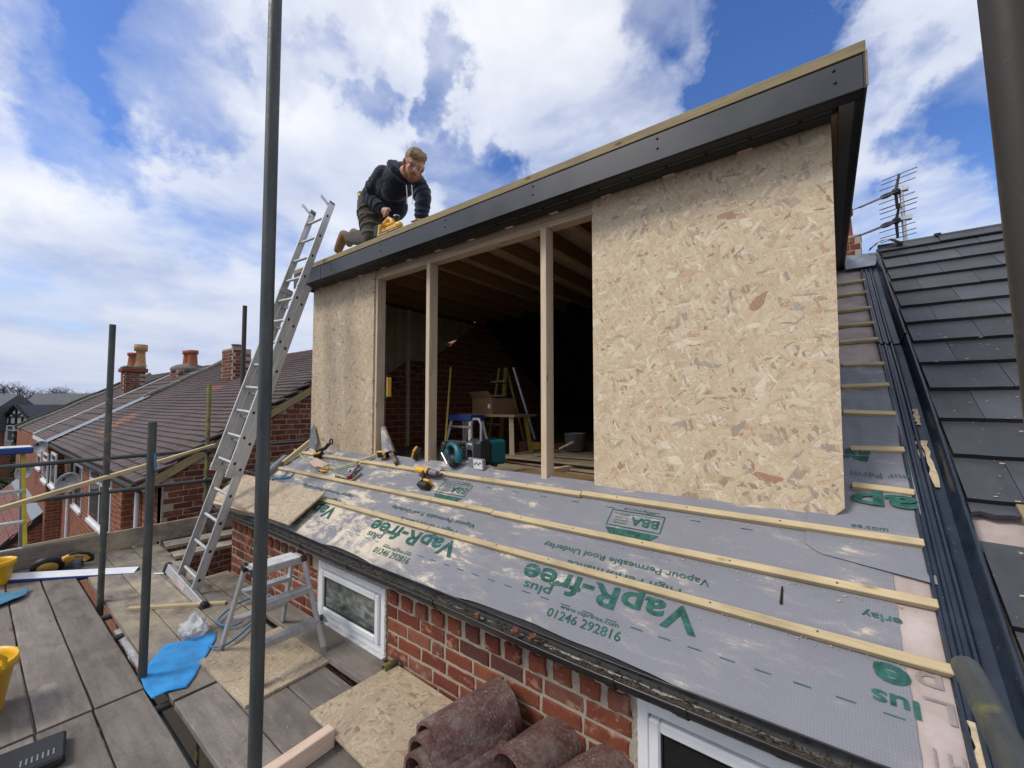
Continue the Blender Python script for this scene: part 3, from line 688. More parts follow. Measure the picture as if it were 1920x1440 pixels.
# ------------------------------------------------------------------ roof deck, membranes, underlay
def y_low(x): return 1.768+.034*fnoise(x*1.15, 3.3)+.018*fnoise(x*3.1, 1.2)
def felt():
    def fn(u, v):
        x = HX0-.05+5.85*u; w = .5+.5*fnoise(x*2.3, 7.7); e = y_low(x)
        if v < .45: t = v/.45; return (x, 1.735+.006*w+(e-.012-1.735)*t, .712+(zroof(e)-.012-.712+.016*w)*math.sin(t*math.pi/2))
        t = (v-.45)/.55; y = e-.012+.16*t; return (x, y, zroof(y)-.003+.0)
    B().grid(fn, 160, 10).obj('eaves_felt', MAT['felt'], house)
felt()
B().add([roofp(x, y, h) for h in (-.012, -.10) for x, y in ((HX0, 1.86), (HX1, 1.86), (HX1, YD), (HX0, YD))], [(0, 1, 2, 3), (7, 6, 5, 4), (0, 4, 5, 1), (3, 2, 6, 7)]).obj('roof_deck', MAT['felt'], house)
B().add([roofp(x, y, h) for h in (-.012, -.06) for x, y in ((.06, YD), (HX1, YD), (HX1, 5.8), (.06, 5.8))], [(0, 1, 2, 3), (7, 6, 5, 4), (0, 4, 5, 1)]).obj('roof_deck', MAT['felt'], house)
def pink():
    def fn(u, v):
        y = 1.72+4.05*v; x = .085+.29*u; w = 0.0
        if y > 3.9: w = .010*fnoise(x*6, y*9)+.006*fnoise(x*13, y*21)
        return roofp(x, y, .001+abs(w))
    o = B().grid(fn, 14, 150).obj('membrane_strip', MAT['membrane'], house); return o
pink_o = pink()
def ulh(x, y): return .006+.0022*fnoise(x*1.7, y*3.0)+.0012*fnoise(x*7, y*9)
def xr(y): return .198+.012*fnoise(y*4.0, 2.0)+.006*fnoise(y*17, 1.0)
def lower_sheet():
    def fn(u, v):
        x = HX0-.04+(0.0)*u; y = 0
        yy = 1.752+(YD+.03-1.752)*v; xx = HX0-.04+(xr(yy)-HX0+.04)*u
        e = y_low(xx); y = e+(YD+.03-e)*v
        h = ulh(xx, y)
        if v < .06: h += .010*(1-v/.06)*(.2+fnoise(xx*2.0, 9))
        if v > .90 and xx < W1[0]+1.2: h += .03*(v-.90)/.1*(.5+.5*fnoise(xx*1.9, 4))
        return roofp(xx, y, h)
    o = B().grid(fn, 300, 60).obj('underlay', MAT['underlay'], house); return o
ul = lower_sheet()
def upper_sheet():
    # second width of underlay, lapped over the first; free lower edge on the right
    def fn(u, v):
        x = -.10+.43*u; t = max(0.0, min(1.0, (x+.10)/.43)); ylo = 2.455-.055*t-.03*math.sin(min(1, t*6)*math.pi/2)+.0
        y = ylo+(3.86-ylo+.02*fnoise(x*9, 1))*v
        h = ulh(x, y)+.005+(.006 if v < .02 else 0)*t
        if y > YD+.05: h += .009*(.5+fnoise(x*5, y*6))+.006*fnoise(x*14, y*9)
        if v > .97: h += .02*(v-.97)/.03*(.6+fnoise(x*18, 3))
        return roofp(x, y, h)
    return B().grid(fn, 40, 110).obj('underlay', MAT['underlay'], house)
uu = upper_sheet()

# ------------------------------------------------------------------ print on the underlay
def text_mesh(s, bold=0.0, space=1.0, shear=0.0):
    c = bpy.data.curves.new('t', 'FONT'); c.body = s; c.size = 1; c.offset = bold; c.space_character = space; c.resolution_u = 3; c.shear = shear
    o = bpy.data.objects.new('t', c); COL.objects.link(o); dg = bpy.context.evaluated_depsgraph_get(); me = bpy.data.meshes.new_from_object(o.evaluated_get(dg))
    V = [v.co.copy() for v in me.vertices]; Fc = [tuple(p.vertices) for p in me.polygons]
    bpy.data.objects.remove(o); bpy.data.curves.remove(c); bpy.data.meshes.remove(me); return V, Fc
CS = 1/math.sqrt(1+SL*SL)
def roof_text(s, x0, y0, width, cap, flip, bold=0.0, mat='print_green', parent=None, lift=.0035, name='lettering', b=None, space=1.0):
    """x0,y0: plan position of the start of the baseline; flip: reads from the ridge side"""
    V, Fc = text_mesh(s, bold, space); xs = [v.x for v in V]; k = width/(max(xs)-min(xs)); mx = min(xs); kc = cap/.70
    P = []
    for v in V:
        tx, ty = (v.x-mx)*k, v.y*kc
        x, y = (x0-tx, y0-ty*CS) if flip else (x0+tx, y0+ty*CS)
        P.append(roofp(x, y, ulh(x, y)+lift))
    bb = b or B(); bb.add(P, Fc)
    if b is None: bb.obj(name, MAT[mat], parent or ul)['kind'] = 'stuff'
PER = 1.505
def quad(b, pts, lift=.0035): b.add([roofp(x, y, ulh(x, y)+lift) for x, y in pts], [list(range(len(pts)))])
for i in range(4):
    dx = -PER*i
    roof_text('VapR-free', -.482+dx, 2.047, .955, .118, True, .022); roof_text('plus', -1.215+dx, 1.958, .175, .052, True, .012)
    b = B(); quad(b, [(-1.245+dx, 1.975), (-1.205+dx, 1.975), (-1.205+dx, 1.981), (-1.245+dx, 1.981)]); quad(b, [(-1.228+dx, 1.962), (-1.222+dx, 1.962), (-1.222+dx, 1.994), (-1.228+dx, 1.994)]); b.obj('plus_mark', MAT['print_green'], ul)
    roof_text('01246 292816', -1.178+dx, 1.838, .395, .046, False, .006); roof_text('www.vaprfree.com', -1.125+dx, 1.887, .315, .024, False)
    roof_text('Vapour Permeable Roof Underlay', -.470+dx, 2.188, .935, .036, True, .003); roof_text('High Performance', -.585+dx, 2.120, .62, .036, True, .003)
    # certification mark
    b = B(); a = -1.085+dx; bb_ = -.765+dx; quad(b, [(a, 2.355), (a+.05, 2.310), ((a+bb_)/2-.06, 2.310), ((a+bb_)/2, 2.275), ((a+bb_)/2+.06, 2.310), (bb_-.05, 2.310), (bb_, 2.355)][::-1])
    for (p, q) in (((a, 2.37), (a, 2.47)), ((bb_, 2.37), (bb_, 2.47)), ((a, 2.47), (bb_, 2.47)), ((a, 2.37), (bb_, 2.37))):
        w = .0025; quad(b, [(p[0]-w, p[1]-w), (q[0]+w, p[1]-w), (q[0]+w, q[1]+w), (p[0]-w, q[1]+w)])
    b.obj('certificate_mark', MAT['print_green'], ul)['kind'] = 'stuff'
    roof_text('BBA', -.785+dx, 2.440, .165, .060, True, .02)
    for k, t in enumerate(('APPROVAL', 'INSPECTION', 'TESTING', 'CERTIFICATION')): roof_text(t, -.965+dx, 2.386+.018*k+.010, .085, .011, True)
    roof_text('TECHNICAL APPROVALS FOR CONSTRUCTION', -.785+dx, 2.458, .285, .010, True); roof_text('www.vaprfree.co.uk', -.80+dx, 2.492, .22, .017, True)
b = B()
for i in range(48):
    x = .12-i*.125
    quad(b, [(x, 1.905+.0), (x+.055, 1.905), (x+.055, 1.908), (x, 1.908)]); 
    if x < -.25 and i % 2 == 0: quad(b, [(x, 2.478), (x+.055, 2.478), (x+.055, 2.481), (x, 2.481)])
b.obj('dash_line', MAT['print_green'], ul)['kind'] = 'stuff'
b = B()                                                            # "e / us / erlay" at the right-hand cut edge
V, Fc = text_mesh('fre', .03); roof_text('e', .205, 2.050, .10, .095, True, .03); roof_text('lus', .215, 1.965, .12, .055, True, .02); roof_text('erlay', .205+.0, 2.215, .12, .030, True, .01)
roof_text('R', .285, 2.09, .09, .085, True, 0, 'print_grey', pink_o, .001); roof_text('L', .30, 1.99, .07, .07, True, 0, 'print_grey', pink_o, .001); roof_text('H I', .30, 1.86, .07, .06, True, 0, 'print_grey', pink_o, .001)
# print on the upper width, beside the dormer
def up_text(s, x0, y0, width, cap, flip, bold=0.0):
    V, Fc = text_mesh(s, bold); xs = [v.x for v in V]; k = width/(max(xs)-min(xs)); mx = min(xs); kc = cap/.70; P = []
    for v in V:
        tx, ty = (v.x-mx)*k, v.y*kc; x, y = (x0-tx, y0-ty*CS) if flip else (x0+tx, y0+ty*CS)
        P.append(roofp(x, y, ulh(x, y)+.013+.009*(.5+fnoise(x*5, y*6))+.006*fnoise(x*14, y*9)+.003 if y > YD+.05 else ulh(x, y)+.009))
    B().add(P, Fc).obj('lettering', MAT['print_green'], uu)['kind'] = 'stuff'
up_text('ap', .325, 2.757, .245, .105, True, .03); up_text('ee.com', .075, 2.575, .13, .026, False); up_text('our Perm', .32, 2.895, .23, .035, True); up_text('BB', .18, 3.05, .11, .045, True, .02)
b = B(); b.add([roofp(x, y, .022) for x, y in ((.065, 3.005), (.175, 3.005), (.165, 2.97), (.065, 2.985))][::-1], [(0, 1, 2, 3)]); b.obj('certificate_mark', MAT['print_green'], uu)
p0 = onroof(1466, 1115); B().add([roofp(p0.x-.003, p0.y+.03, .010), roofp(p0.x+.004, p0.y+.03, .010), roofp(p0.x+.006, p0.y-.045, .010), roofp(p0.x-.006, p0.y-.045, .010)], [(3, 2, 1, 0)]).obj('slit', MAT['dark_gap'], ul)

# ------------------------------------------------------------------ battens
def roof_batten(x0, x1, y, name='batten', tw=.0):
    # nailed battens, slightly bowed in two lengths
    o = beam(name, roofp(x0, y, .0215), roofp(x1, y+tw, .0215), .038, .025, MAT['batten'], house, RN)
    return o
XT = onroof(1091, 933).x
for (y, js, xl) in ((2.082, (XT-1.0,), -4.92), (2.285, (-1.9,), -5.32), (2.535, (XT,), -5.36)):
    e = [xl]+list(js)+[.318]
    for a, c in zip(e[:-1], e[1:]):
        o = roof_batten(a+.002, c-.002, y+rng.uniform(-.004, .004), tw=rng.uniform(-.006, .006))
        nb = B(); x = a+.25
        while x < c-.1:
            q = roofp(x, y, .0345); nb.tube(q, q+RN*.0022, .004, seg=8); x += .42+rng.uniform(-.04, .04)
        nb.obj('nail', MAT['dark_steel'], o)
for i, (px, py) in enumerate([(1600, 522), (1600, 545), (1605, 570), (1605, 598), (1610, 632), (1615, 667), (1625, 706), (1630, 760), (1630, 827), (1640, 905)]):
    y = 2.535+(10-i)*.2665+.02*math.sin(i*2.1); roof_batten(.085+.012*math.sin(i*1.7), .322, y, tw=.012*math.sin(i*3.3))

# ------------------------------------------------------------------ moulded valley trough against the slates
def trough():
    t = thing('valley_trough', 'dark blue moulded plastic trough running up the roof beside the slates', 'gutter', roofp(.39, 1.75))
    prof = [(0, .004), (.006, .018), (.014, .018), (.020, .006), (.032, .006), (.037, .018), (.046, .018), (.052, .006), (.066, .006), (.071, .020), (.080, .020), (.088, .004), (.100, .000), (.128, .002), (.140, .030), (.146, .072), (.152, .082), (.160, .082), (.166, .074), (.166, .05)]
    def piece(y0, y1, h, x0, k):
        b = B(); V = []; n = len(prof); ys = [y0+(y1-y0)*i/24 for i in range(25)]
        for y in ys:
            for (a, z) in prof: V.append(roofp(x0+a*k+.003*math.sin(y*2.2), y, z+h+.002*math.sin(y*5+a*30)))
        Fc = [(i*n+j, i*n+j+1, (i+1)*n+j+1, (i+1)*n+j) for i in range(24) for j in range(n-1)]
        o = b.add(V, Fc, True).obj('trough_length', MAT['trough'], t); mod(o, 'SOLIDIFY', thickness=.003, offset=-1); mod(o, 'EDGE_SPLIT', split_angle=R(32)); return o
    lo = piece(1.66, 4.16, .006, .308, 1.0); piece(4.10, 5.74, .014, .306, .98)
    r = random.Random(8)
    for (px, py, L, w) in ((1719, 782, .13, .022), (1725, 845, .20, .014), (1743, 868, .30, .022), (1838, 1418, .16, .022)):
        p = onroof(px, py, .01); n = 9; ring = []
        for i in range(n): ring.append((p.x-w/2+r.uniform(-.006, .006), p.y-L/2+L*i/(n-1)))
        for i in range(n): ring.append((p.x+w/2+r.uniform(-.006, .006), p.y+L/2-L*i/(n-1)))
        V = [roofp(x, y, .0135) for x, y in ring]; B().add(V+[v+RN*.003 for v in V], [list(range(2*n))[::-1]][::-1]+[list(range(2*n, 4*n))[::-1]]+[(i, (i+1) % (2*n), 2*n+(i+1) % (2*n), 2*n+i) for i in range(2*n)]).obj('adhesive_patch', MAT['adhesive'], lo)
    # lead cover at the top where it meets the dormer
    b = B().add([roofp(.19, 5.46, .05), roofp(.42, 5.46, .05), roofp(.47, 5.75, .06), roofp(.19, 5.75, .08)], [(0, 1, 2, 3)]); o = b.obj('lead_cover', MAT['lead'], t); mod(o, 'SOLIDIFY', thickness=.004)
    return t
trough()
# ================================================================== neighbouring slate roof (right)
def slate_roof():
    t = thing('slate_roof', 'dark grey flat tiled roof of the adjoining house with ridge tiles', 'roof', roofp(1.4, 1.75))
    B().add([roofp(.46, 1.7, .004), roofp(3.2, 1.7, .004), roofp(3.2, 5.8, .004), roofp(.46, 5.8, .004)], [(0, 1, 2, 3)]).obj('roof_membrane', MAT['membrane'], t)
    W, G, TH, LN = .333, .2560, .027, .345
    r = random.Random(2); ms = []
    for k in range(5):
        b = B(); n = 5
        V = []; 
        for i in range(n+1): V.append((-W/2+.0015+(W-.003)*i/n, -LN/2+r.uniform(-.0025, .0025)))
        V += [(W/2-.0015, LN/2), (-W/2+.0015, LN/2)]
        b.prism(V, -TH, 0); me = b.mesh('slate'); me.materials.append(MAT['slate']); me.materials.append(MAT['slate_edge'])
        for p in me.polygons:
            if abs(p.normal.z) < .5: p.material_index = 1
        ms.append(me)
    tilt = .078
    for j in range(15):
        y = 5.565-j*G; off = .17*(j % 2)
        if y < 1.72: break
        # butt edge at plan y; the slate runs up the slope from there
        for i in range(8):
            x = .490+W/2+i*W-off
            L = x-W/2; me = r.choice(ms); Mx = Matrix()
            if L < .484:
                k = (x+W/2-.484)/W
                if k < .12: continue
                Mx = SC(k, 1, 1); x = .484+k*W/2
            if j == 12 and i in (0, 1): continue
            c = roofp(x, y, .058)+RU*(LN/2)
            M = frame(c, RX, None, RN) @ RXm(-tilt+r.uniform(-.006, .006)) @ RYm(r.uniform(-.004, .004)) @ Mx
            put('slate', me, M, t)
    # broken slate pieces round the gap
    y = 5.565-12*G
    b = B(); b.prism([(0, 0), (.03, .012), (.07, -.004), (.12, .006), (.165, .0), (.165, .12), (0, .12)], -.02, 0); b.obj('slate_fragment', MAT['slate'], t, frame(roofp(.484, y+.20, .055), RX, None, RN) @ RXm(-tilt))
    b = B(); b.prism([(0, 0), (.15, .0), (.155, .11), (.0, .115)], -.018, 0); b.obj('slate_fragment', MAT['slate'], t, frame(roofp(.484, y-.01, .04), RX, None, RN) @ RXm(-tilt))
    beam('tile_batten', roofp(.655, y+.02, .045), roofp(.64, y+.27, .05), .03, .03, MAT['treated'], t, RN)
    # ridge
    x = .47; k = 0
    while x < 3.0:
        L = .45; b = B()
        for s in (-1, 1):
            a = math.atan(SL) if s < 0 else -math.atan(SL)
            b.box(L-.004, .15, .018, T(0, s*.068, -.058) @ RXm(-s*math.atan(SL)), .003)
        b.tube((-L/2+.002, 0, -.012), (L/2-.002, 0, -.012), .022, seg=10); 
        o = b.obj('ridge_tile', MAT['slate'], t, T(x+L/2, 5.80, zroof(5.80)+.105+.004*(k % 2)))
        c = B(); c.box(.05, .03, .022, T(L/2, -.01, .012), .004); c.box(.016, .05, .03, T(L/2-.01, -.03, .0), .003); c.obj('ridge_clip', MAT['black'], o, WM[o])
        x += L; k += 1
    B().add([(-.2, 5.8, 3.43), (3.2, 5.8, 3.43), (3.2, 9.4, 1.0), (-.2, 9.4, 1.0)], [(0, 1, 2, 3)]).obj('front_slope', MAT['slate'], t)
    # wrapped end of the ridge: folded membrane
    V = []; n = 12
    def fn(u, v):
        x = .40+.26*u; w = fnoise(u*5, v*3, 2)
        return (x, 5.68+.12*v-.05*math.sin(u*2), zroof(5.75)+.10+.085*math.sin(math.pi*min(1, u*1.1))*(.6+.4*v)+.02*w)
    o = B().grid(fn, 16, 6).obj('folded_membrane', MAT['membrane'], t); mod(o, 'SOLIDIFY', thickness=.004)
slate_roof()

def antenna():
    base = ony(1703, 457, 6.6); top = ony(1689, 349, 6.6)
    t = thing('television_aerial', 'silver mast with two black television aerials behind the slate ridge', 'aerial', base-Vector((0, 0, .3)))
    B().tube(base-Vector((0, 0, .7)), top, .020, seg=12).wobj('mast', MAT['alu'], t)
    for k, (bx_, by_) in enumerate((((1682, 358), (1612, 389)), ((1683, 413), (1612, 442)))):
        a = ony(*bx_, 6.6); e = ony(*by_, 5.9); d = (e-a); dn = d.normalized(); q = dn.cross(Vector((0, 0, 1))).normalized()
        b = B().tube(a-dn*.12, e, .010, seg=8)
        for i in range(9):
            p = a+d*(.28+.085*i); b.tube(p-q*.10, p+q*.10, .0045, seg=6)
        yagi = b.wobj('yagi_boom', MAT['dark_steel'], t)
        b = B(); up = Vector((0, 0, 1))
        for s in (1, -1):
            h = a+d*.04; tip = h+up*s*.19-dn*.10 if s > 0 else h-up*.21-dn*.02
            b.tube(h, tip, .017, .013, seg=8)
            for m in (.4, .75, 1.0):
                p = h.lerp(tip, m); b.tube(p-q*.17, p+q*.17, .0045, seg=6)
        b.ball(h, (.045, .045, .04), 10, 6); b.wobj('reflector', MAT['black'], yagi)
        c = a+d*.30; B().ball(c, (.13, .05, .03), 12, 7, frame((0, 0, 0), dn).to_3x3().to_4x4()).tube(a+d*.05, c, .012, seg=8).wobj('dipole_box', MAT['black'], yagi)
        m = B().box(.12, .06, .05, T(base.lerp(top, (.94, .44)[k])), .004); m.tube(a-dn*.12, base.lerp(top, (.94, .44)[k]), .011, seg=8); m.wobj('mast_clamp', MAT['alu'], yagi)
    B().path([top.lerp(base, .1)+Vector((-.03, 0, 0)), top.lerp(base, .3)+Vector((.0, 0, 0)), top.lerp(base, .6)+Vector((-.03, 0, 0)), base+Vector((-.03, 0, -.1))], .006, 6).wobj('cable', MAT['black'], t)
antenna()
def pot_stack(name, label, c, w, d, z0, z1, pots, mats, collar=True, group=None, dome=False):
    t = thing(name, label, 'chimney', (c[0], c[1], z0), group)
    M = T(c[0], c[1], 0); b = B()
    st = B().bx(-w/2, w/2, -d/2, d/2, z0, z1, .0).obj('stack', MAT['mortar'], t, M)
    n = 0
    for face, wd, dd in (('f', w, d), ('s', d, w)):
        Mf = M @ (T(0, -d/2, 0) if face == 'f' else T(w/2, 0, 0) @ RZm(math.pi/2))
        brick_panel(st, Mf, -wd/2+.0, wd/2, z0, z1-.01, lambda u, v, p, wd=wd: abs(u)+p/2 < wd/2+.03, 150, ('so', 'ho'), seed=int(c[0]*10) % 97, header_every=2)
    if collar:
        if dome: B().ball((0, 0, z1+.05), (w*.62, d*.62, .24), 18, 8).obj('dome_cap', MAT['stone_cap'], t, M)
        else:
            B().box(w+.16, d+.16, .16, T(0, 0, z1+.02), .02, .008).obj('corbel', MAT['brick_old'], t, M); B().box(w+.06, d+.06, .09, T(0, 0, z1+.14), .03).obj('flaunching', MAT['stone_cap'], t, M)
    for i, (px, h, r, mt, crown) in enumerate(pots):
        b = B().lathe([(r*1.15, 0), (r*1.0, h*.1), (r*.84, h*.72), (r*.86, h*.76), (r*1.08, h*.78), (r*1.08, h), (r*.8, h), (r*.78, h*.7)], 18)
        if crown:
            for k in range(8): b.box(.03, .03, .05, RZm(k*math.pi/4) @ T(r*.95, 0, h+.02))
        b.obj('chimney_pot', MAT[mt], t, M @ T(px, 0, z1+(.2 if collar else .02)))
    return t
pot_stack('chimney_stack', 'orange brick chimney peeping out past the dormer soffit by the aerial', (ony(1614, 440, 7.2).x-.15, 7.4), .30, .4, 2.6, ony(1611, 436, 7.2).z-.02, [(-.02, .42, .10, 'terracotta', 0)], None, collar=False)

# ================================================================== flat-roofed timber dormer
DX0, DX1 = ony(586, 650, YD).x, ony(1573, 650, YD).x
FX0, FX1 = -5.24, .184; ZS, ZFT, ZT = 3.300, 3.462, 3.517     # soffit, fascia top, timber top
dorm = thing('dormer', 'half-built timber dormer clad in strand board under a black fascia', 'dormer', (-2.5, YD, zroof(YD)))
LX = ony(700, 650, YD).x; RX0 = ony(1112, 650, YD).x
def sheet(name, x0, x1, z0, z1, y, th, mat, parent, poly=None):
    M = frame(((x0+x1)/2, y, (z0+z1)/2), (1, 0, 0), None, (0, -1, 0))      # local x right, local y up, local z towards the camera
    b = B()
    if poly: b.prism([(x-(x0+x1)/2, z-(z0+z1)/2) for x, z in poly], -th, 0)
    else: b.box(x1-x0, z1-z0, th, T(0, 0, -th/2), .001)
    return b.obj(name, mat, parent, M)
zb = zroof(YD)+.004
sheet('cladding_panel', DX0, LX, zb, ZS+.01, YD, .018, MAT['osb_fine'], dorm)
sheet('cladding_panel', RX0, DX1, zb-.01, ZS+.01, YD, .018, MAT['osb'], dorm, [(RX0, zb-.004), (DX1-.05, zb-.004), (DX1, zb+.05), (DX1, ZS+.01), (RX0, ZS+.01)])
yi = YD+.019; SW, SD = .050, .104
def post(x0, w=SW, z0=None, z1=None, y=yi, name='post'): return beam(name, (x0+w/2, y+SD/2, (zb-.06) if z0 is None else z0), (x0+w/2, y+SD/2, (ZS-.085) if z1 is None else z1), w, SD, MAT['stud'], dorm, (0, 1, 0))
post(LX-.012); P2 = ony(798.5, 650, YD).x; P3 = ony(1014, 650, YD).x; post(P2, y=YD-.002); post(P3, y=YD-.002); post(RX0-.006, .03, y=yi)
post(DX0+.01); post(DX1-.06); post((RX0+DX1)/2); post(-4.55)
beam('head_plate', (DX0, yi+SD/2+.001, ZS-.062), (DX1, yi+SD/2+.001, ZS-.062), SD-.004, .047, MAT['stud'], dorm); beam('head_plate', (DX0, yi+SD/2, ZS-.013), (DX1, yi+SD/2, ZS-.013), SD, .047, MAT['stud'], dorm)
beam('sole_plate', (LX+.04, yi+.05, zb-.025), (RX0, yi+.05, zb-.03), .10, .047, MAT['stud'], dorm)
JX = [-4.95+.42*i for i in range(12)]
for i, x in enumerate(JX): beam('joist', (x, yi+.02, ZS+.090), (x, 5.7, ZS+.095), .047, .150, MAT['joist'], dorm)
for i, x in enumerate(JX): B().box(.075, .03, .012, T(x, YD-.012, ZS-.004), .002).obj('packer', MAT['pink_timber'], dorm)
b = B().bx(FX0+.02, FX1-.02, YF+.03, 5.75, ZS+.172, ZS+.190); b.obj('roof_deck', MAT['osb_floor'], dorm)
# timber kerb round the roof edge
beam('edge_strip', (FX0, YF+.024, (ZFT+ZT)/2), (FX1-.001, YF+.024, (ZFT+ZT)/2), .062, ZT-ZFT, MAT['treated'], dorm); beam('edge_strip', (FX1-.028, YF+.06, (ZFT+ZT)/2-.001), (FX1-.028, 5.7, (ZFT+ZT)/2-.001), .055, ZT-ZFT, MAT['treated'], dorm); beam('edge_strip', (FX0+.03, YF+.06, (ZFT+ZT)/2-.001), (FX0+.03, 5.7, (ZFT+ZT)/2-.001), .055, ZT-ZFT, MAT['treated'], dorm)
fa = B().bx(FX0+.004, FX1-.012, YF-.004, YF+.010, ZS-.004, ZFT-.006, .002); fa = fa.obj('fascia', MAT['fascia'], dorm)
B().bx(FX1-.012, FX1, YF-.006, 5.7, ZS-.008, ZFT-.004, .002).obj('fascia', MAT['fascia'], dorm); B().bx(FX0, FX0+.012, YF-.006, 5.7, ZS-.008, ZFT-.004, .002).obj('fascia', MAT['fascia'], dorm)
B().bx(FX1-.004, FX1+.004, YF-.010, YF-.003, ZS+.0, ZFT+.002, .001).obj('corner_trim', MAT['treated'], dorm); B().bx(FX0+.62, FX0+.645, YF-.007, YF-.003, ZS-.006, ZFT-.008, .001).obj('joint_trim', MAT['fascia'], dorm)
B().bx(FX0, FX1, YF+.005, YF+.011, ZFT-.006, ZFT+.001).obj('shadow_gap', MAT['dark_gap'], dorm)
for px in (1566, 1232, 999, 837, 718, 627):
    x = ony(px, 200, YF).x
    for z in (ZFT-.035, ZFT-.095): B().lathe([(.0001, 0), (.0075, 0), (.0072, .003), (.004, .0055), (.0001, .006)], 12).obj('fixing', MAT['black'], dorm, T(x+rng.uniform(-.003, .003), YF-.004, z) @ RXm(math.pi/2))
# soffit: fascia return, slotted vent, plain board
B().bx(FX0, FX1-.015, YF+.010, YF+.075, ZS-.006, ZS+.004).obj('soffit_board', MAT['fascia_dark'], dorm); sv = B().bx(FX0, DX1+.02, YF+.078, YF+.112, ZS-.004, ZS+.004).obj('soffit_vent', MAT['dark_gap'], dorm); B().bx(FX0, DX1+.03, YF+.115, YD-.016, ZS-.006, ZS+.004).obj('soffit_board', MAT['fascia_dark'], dorm)
b = B(); x = FX0+.1; k = 0
while x < DX1:
    if k % 26 < 24: b.box(.0042, .022, .002, T(x, YF+.095, ZS-.0055))
    x += .0085; k += 1
so = b.obj('vent_slots', MAT['vent'], sv); so['kind'] = 'stuff'
B().bx(DX1+.030, FX1-.040, YF+.08, 5.6, ZS-.004, ZS+.004).obj('soffit_board', MAT['soffit'], dorm); B().bx(FX1-.040, FX1-.012, YF+.08, 5.6, ZS-.007, ZS+.003).obj('soffit_board', MAT['fascia_dark'], dorm)
beam('ladder_board', (DX1+.014, YF+.13, ZS+.05), (DX1+.014, 4.3, ZS+.05), .026, .12, MAT['joist'], dorm)
# right-hand cheek: studs on the slope and sheathing inside
for i in range(8):
    y = 3.0+.34*i; beam('cheek_stud', (DX1-.035, y, zroof(y)-.02), (DX1-.035, y, ZS), .045, .05, MAT['stud'], dorm, (1, 0, 0))
Mx = frame((DX1-.075, 0, 0), (0, 1, 0), None, (-1, 0, 0)); ch = B().prism([(YD+.02, zroof(YD)), (5.7, zroof(5.7)), (5.7, ZS), (YD+.02, ZS)], 0, .015, Matrix(((0, 0, -1, DX1-.075), (1, 0, 0, 0), (0, 1, 0, 0), (0, 0, 0, 1)))); ch.obj('cheek_sheathing', MAT['osb_floor'], dorm)
# left-hand cheek seen from inside: studs, sheathing above the old wall, diagonal brace
XL = DX0+.06
B().prism([(YD+.02, 2.05), (3.35, 2.05), (4.2, 2.62), (5.7, 3.2), (5.7, ZS), (YD+.02, ZS)], 0, .015, Matrix(((0, 0, 1, XL-.02), (1, 0, 0, 0), (0, 1, 0, 0), (0, 0, 0, 1)))).obj('cheek_sheathing', MAT['osb_floor'], dorm)
for y in (2.83, 3.20, 3.62, 4.05, 4.5): beam('cheek_stud', (XL+.03, y, 1.22), (XL+.03, y, ZS), .05, .05, MAT['stud'], dorm, (1, 0, 0))
beam('brace', ony(722, 700, 3.0) if 0 else (XL+.09, 2.75, 2.75), (XL+.55, 3.02, 1.25), .03, .10, MAT['stud'], dorm, (1, 0, 0))
# room behind
room = B(); room.bx(XL-.06, .0, YD+.13, 9.0, 1.10, 1.20); room.obj('room_floor', MAT['ply'], house)
sw = B().bx(DX0-.12, XL-.03, YD+.13, 9.0, 1.2, 2.9).obj('side_wall', MAT['mortar'], house)
brick_panel(sw, T(XL-.03, 0, 0) @ RZm(math.pi/2), YD+.16, 6.2, 1.2, 2.6, lambda u, v, p: v < 2.05+.66*max(0, u-3.3), 260, ('so', 'ho'), seed=31)
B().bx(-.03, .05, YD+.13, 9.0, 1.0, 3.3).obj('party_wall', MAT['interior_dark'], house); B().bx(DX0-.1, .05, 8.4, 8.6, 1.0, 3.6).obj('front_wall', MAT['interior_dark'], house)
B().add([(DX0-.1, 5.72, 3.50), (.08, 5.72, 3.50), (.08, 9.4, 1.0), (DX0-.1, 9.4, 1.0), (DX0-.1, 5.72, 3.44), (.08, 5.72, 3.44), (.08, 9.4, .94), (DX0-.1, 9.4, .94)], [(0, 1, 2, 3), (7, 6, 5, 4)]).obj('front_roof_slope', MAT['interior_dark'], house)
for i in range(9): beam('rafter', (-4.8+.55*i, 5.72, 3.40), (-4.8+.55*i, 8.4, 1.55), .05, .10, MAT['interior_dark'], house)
# strip of grey membrane tucked under the sill, and curled offcut by the corner post
def curl(u, v):
    a = v*2.2; r = .07+.05*u; y = YD-.01+.16*u
    return (LX+.07+r*math.cos(a+.6)*1.1+.03*u, y, zb+.02+.34*(1-u)*.9*v+r*math.sin(a)*.5)
def proj(p):
    v = Vector(p)-CAM; z = v.dot(FW); return 960+F*v.dot(RT)/z, 720-F*v.dot(UP)/z
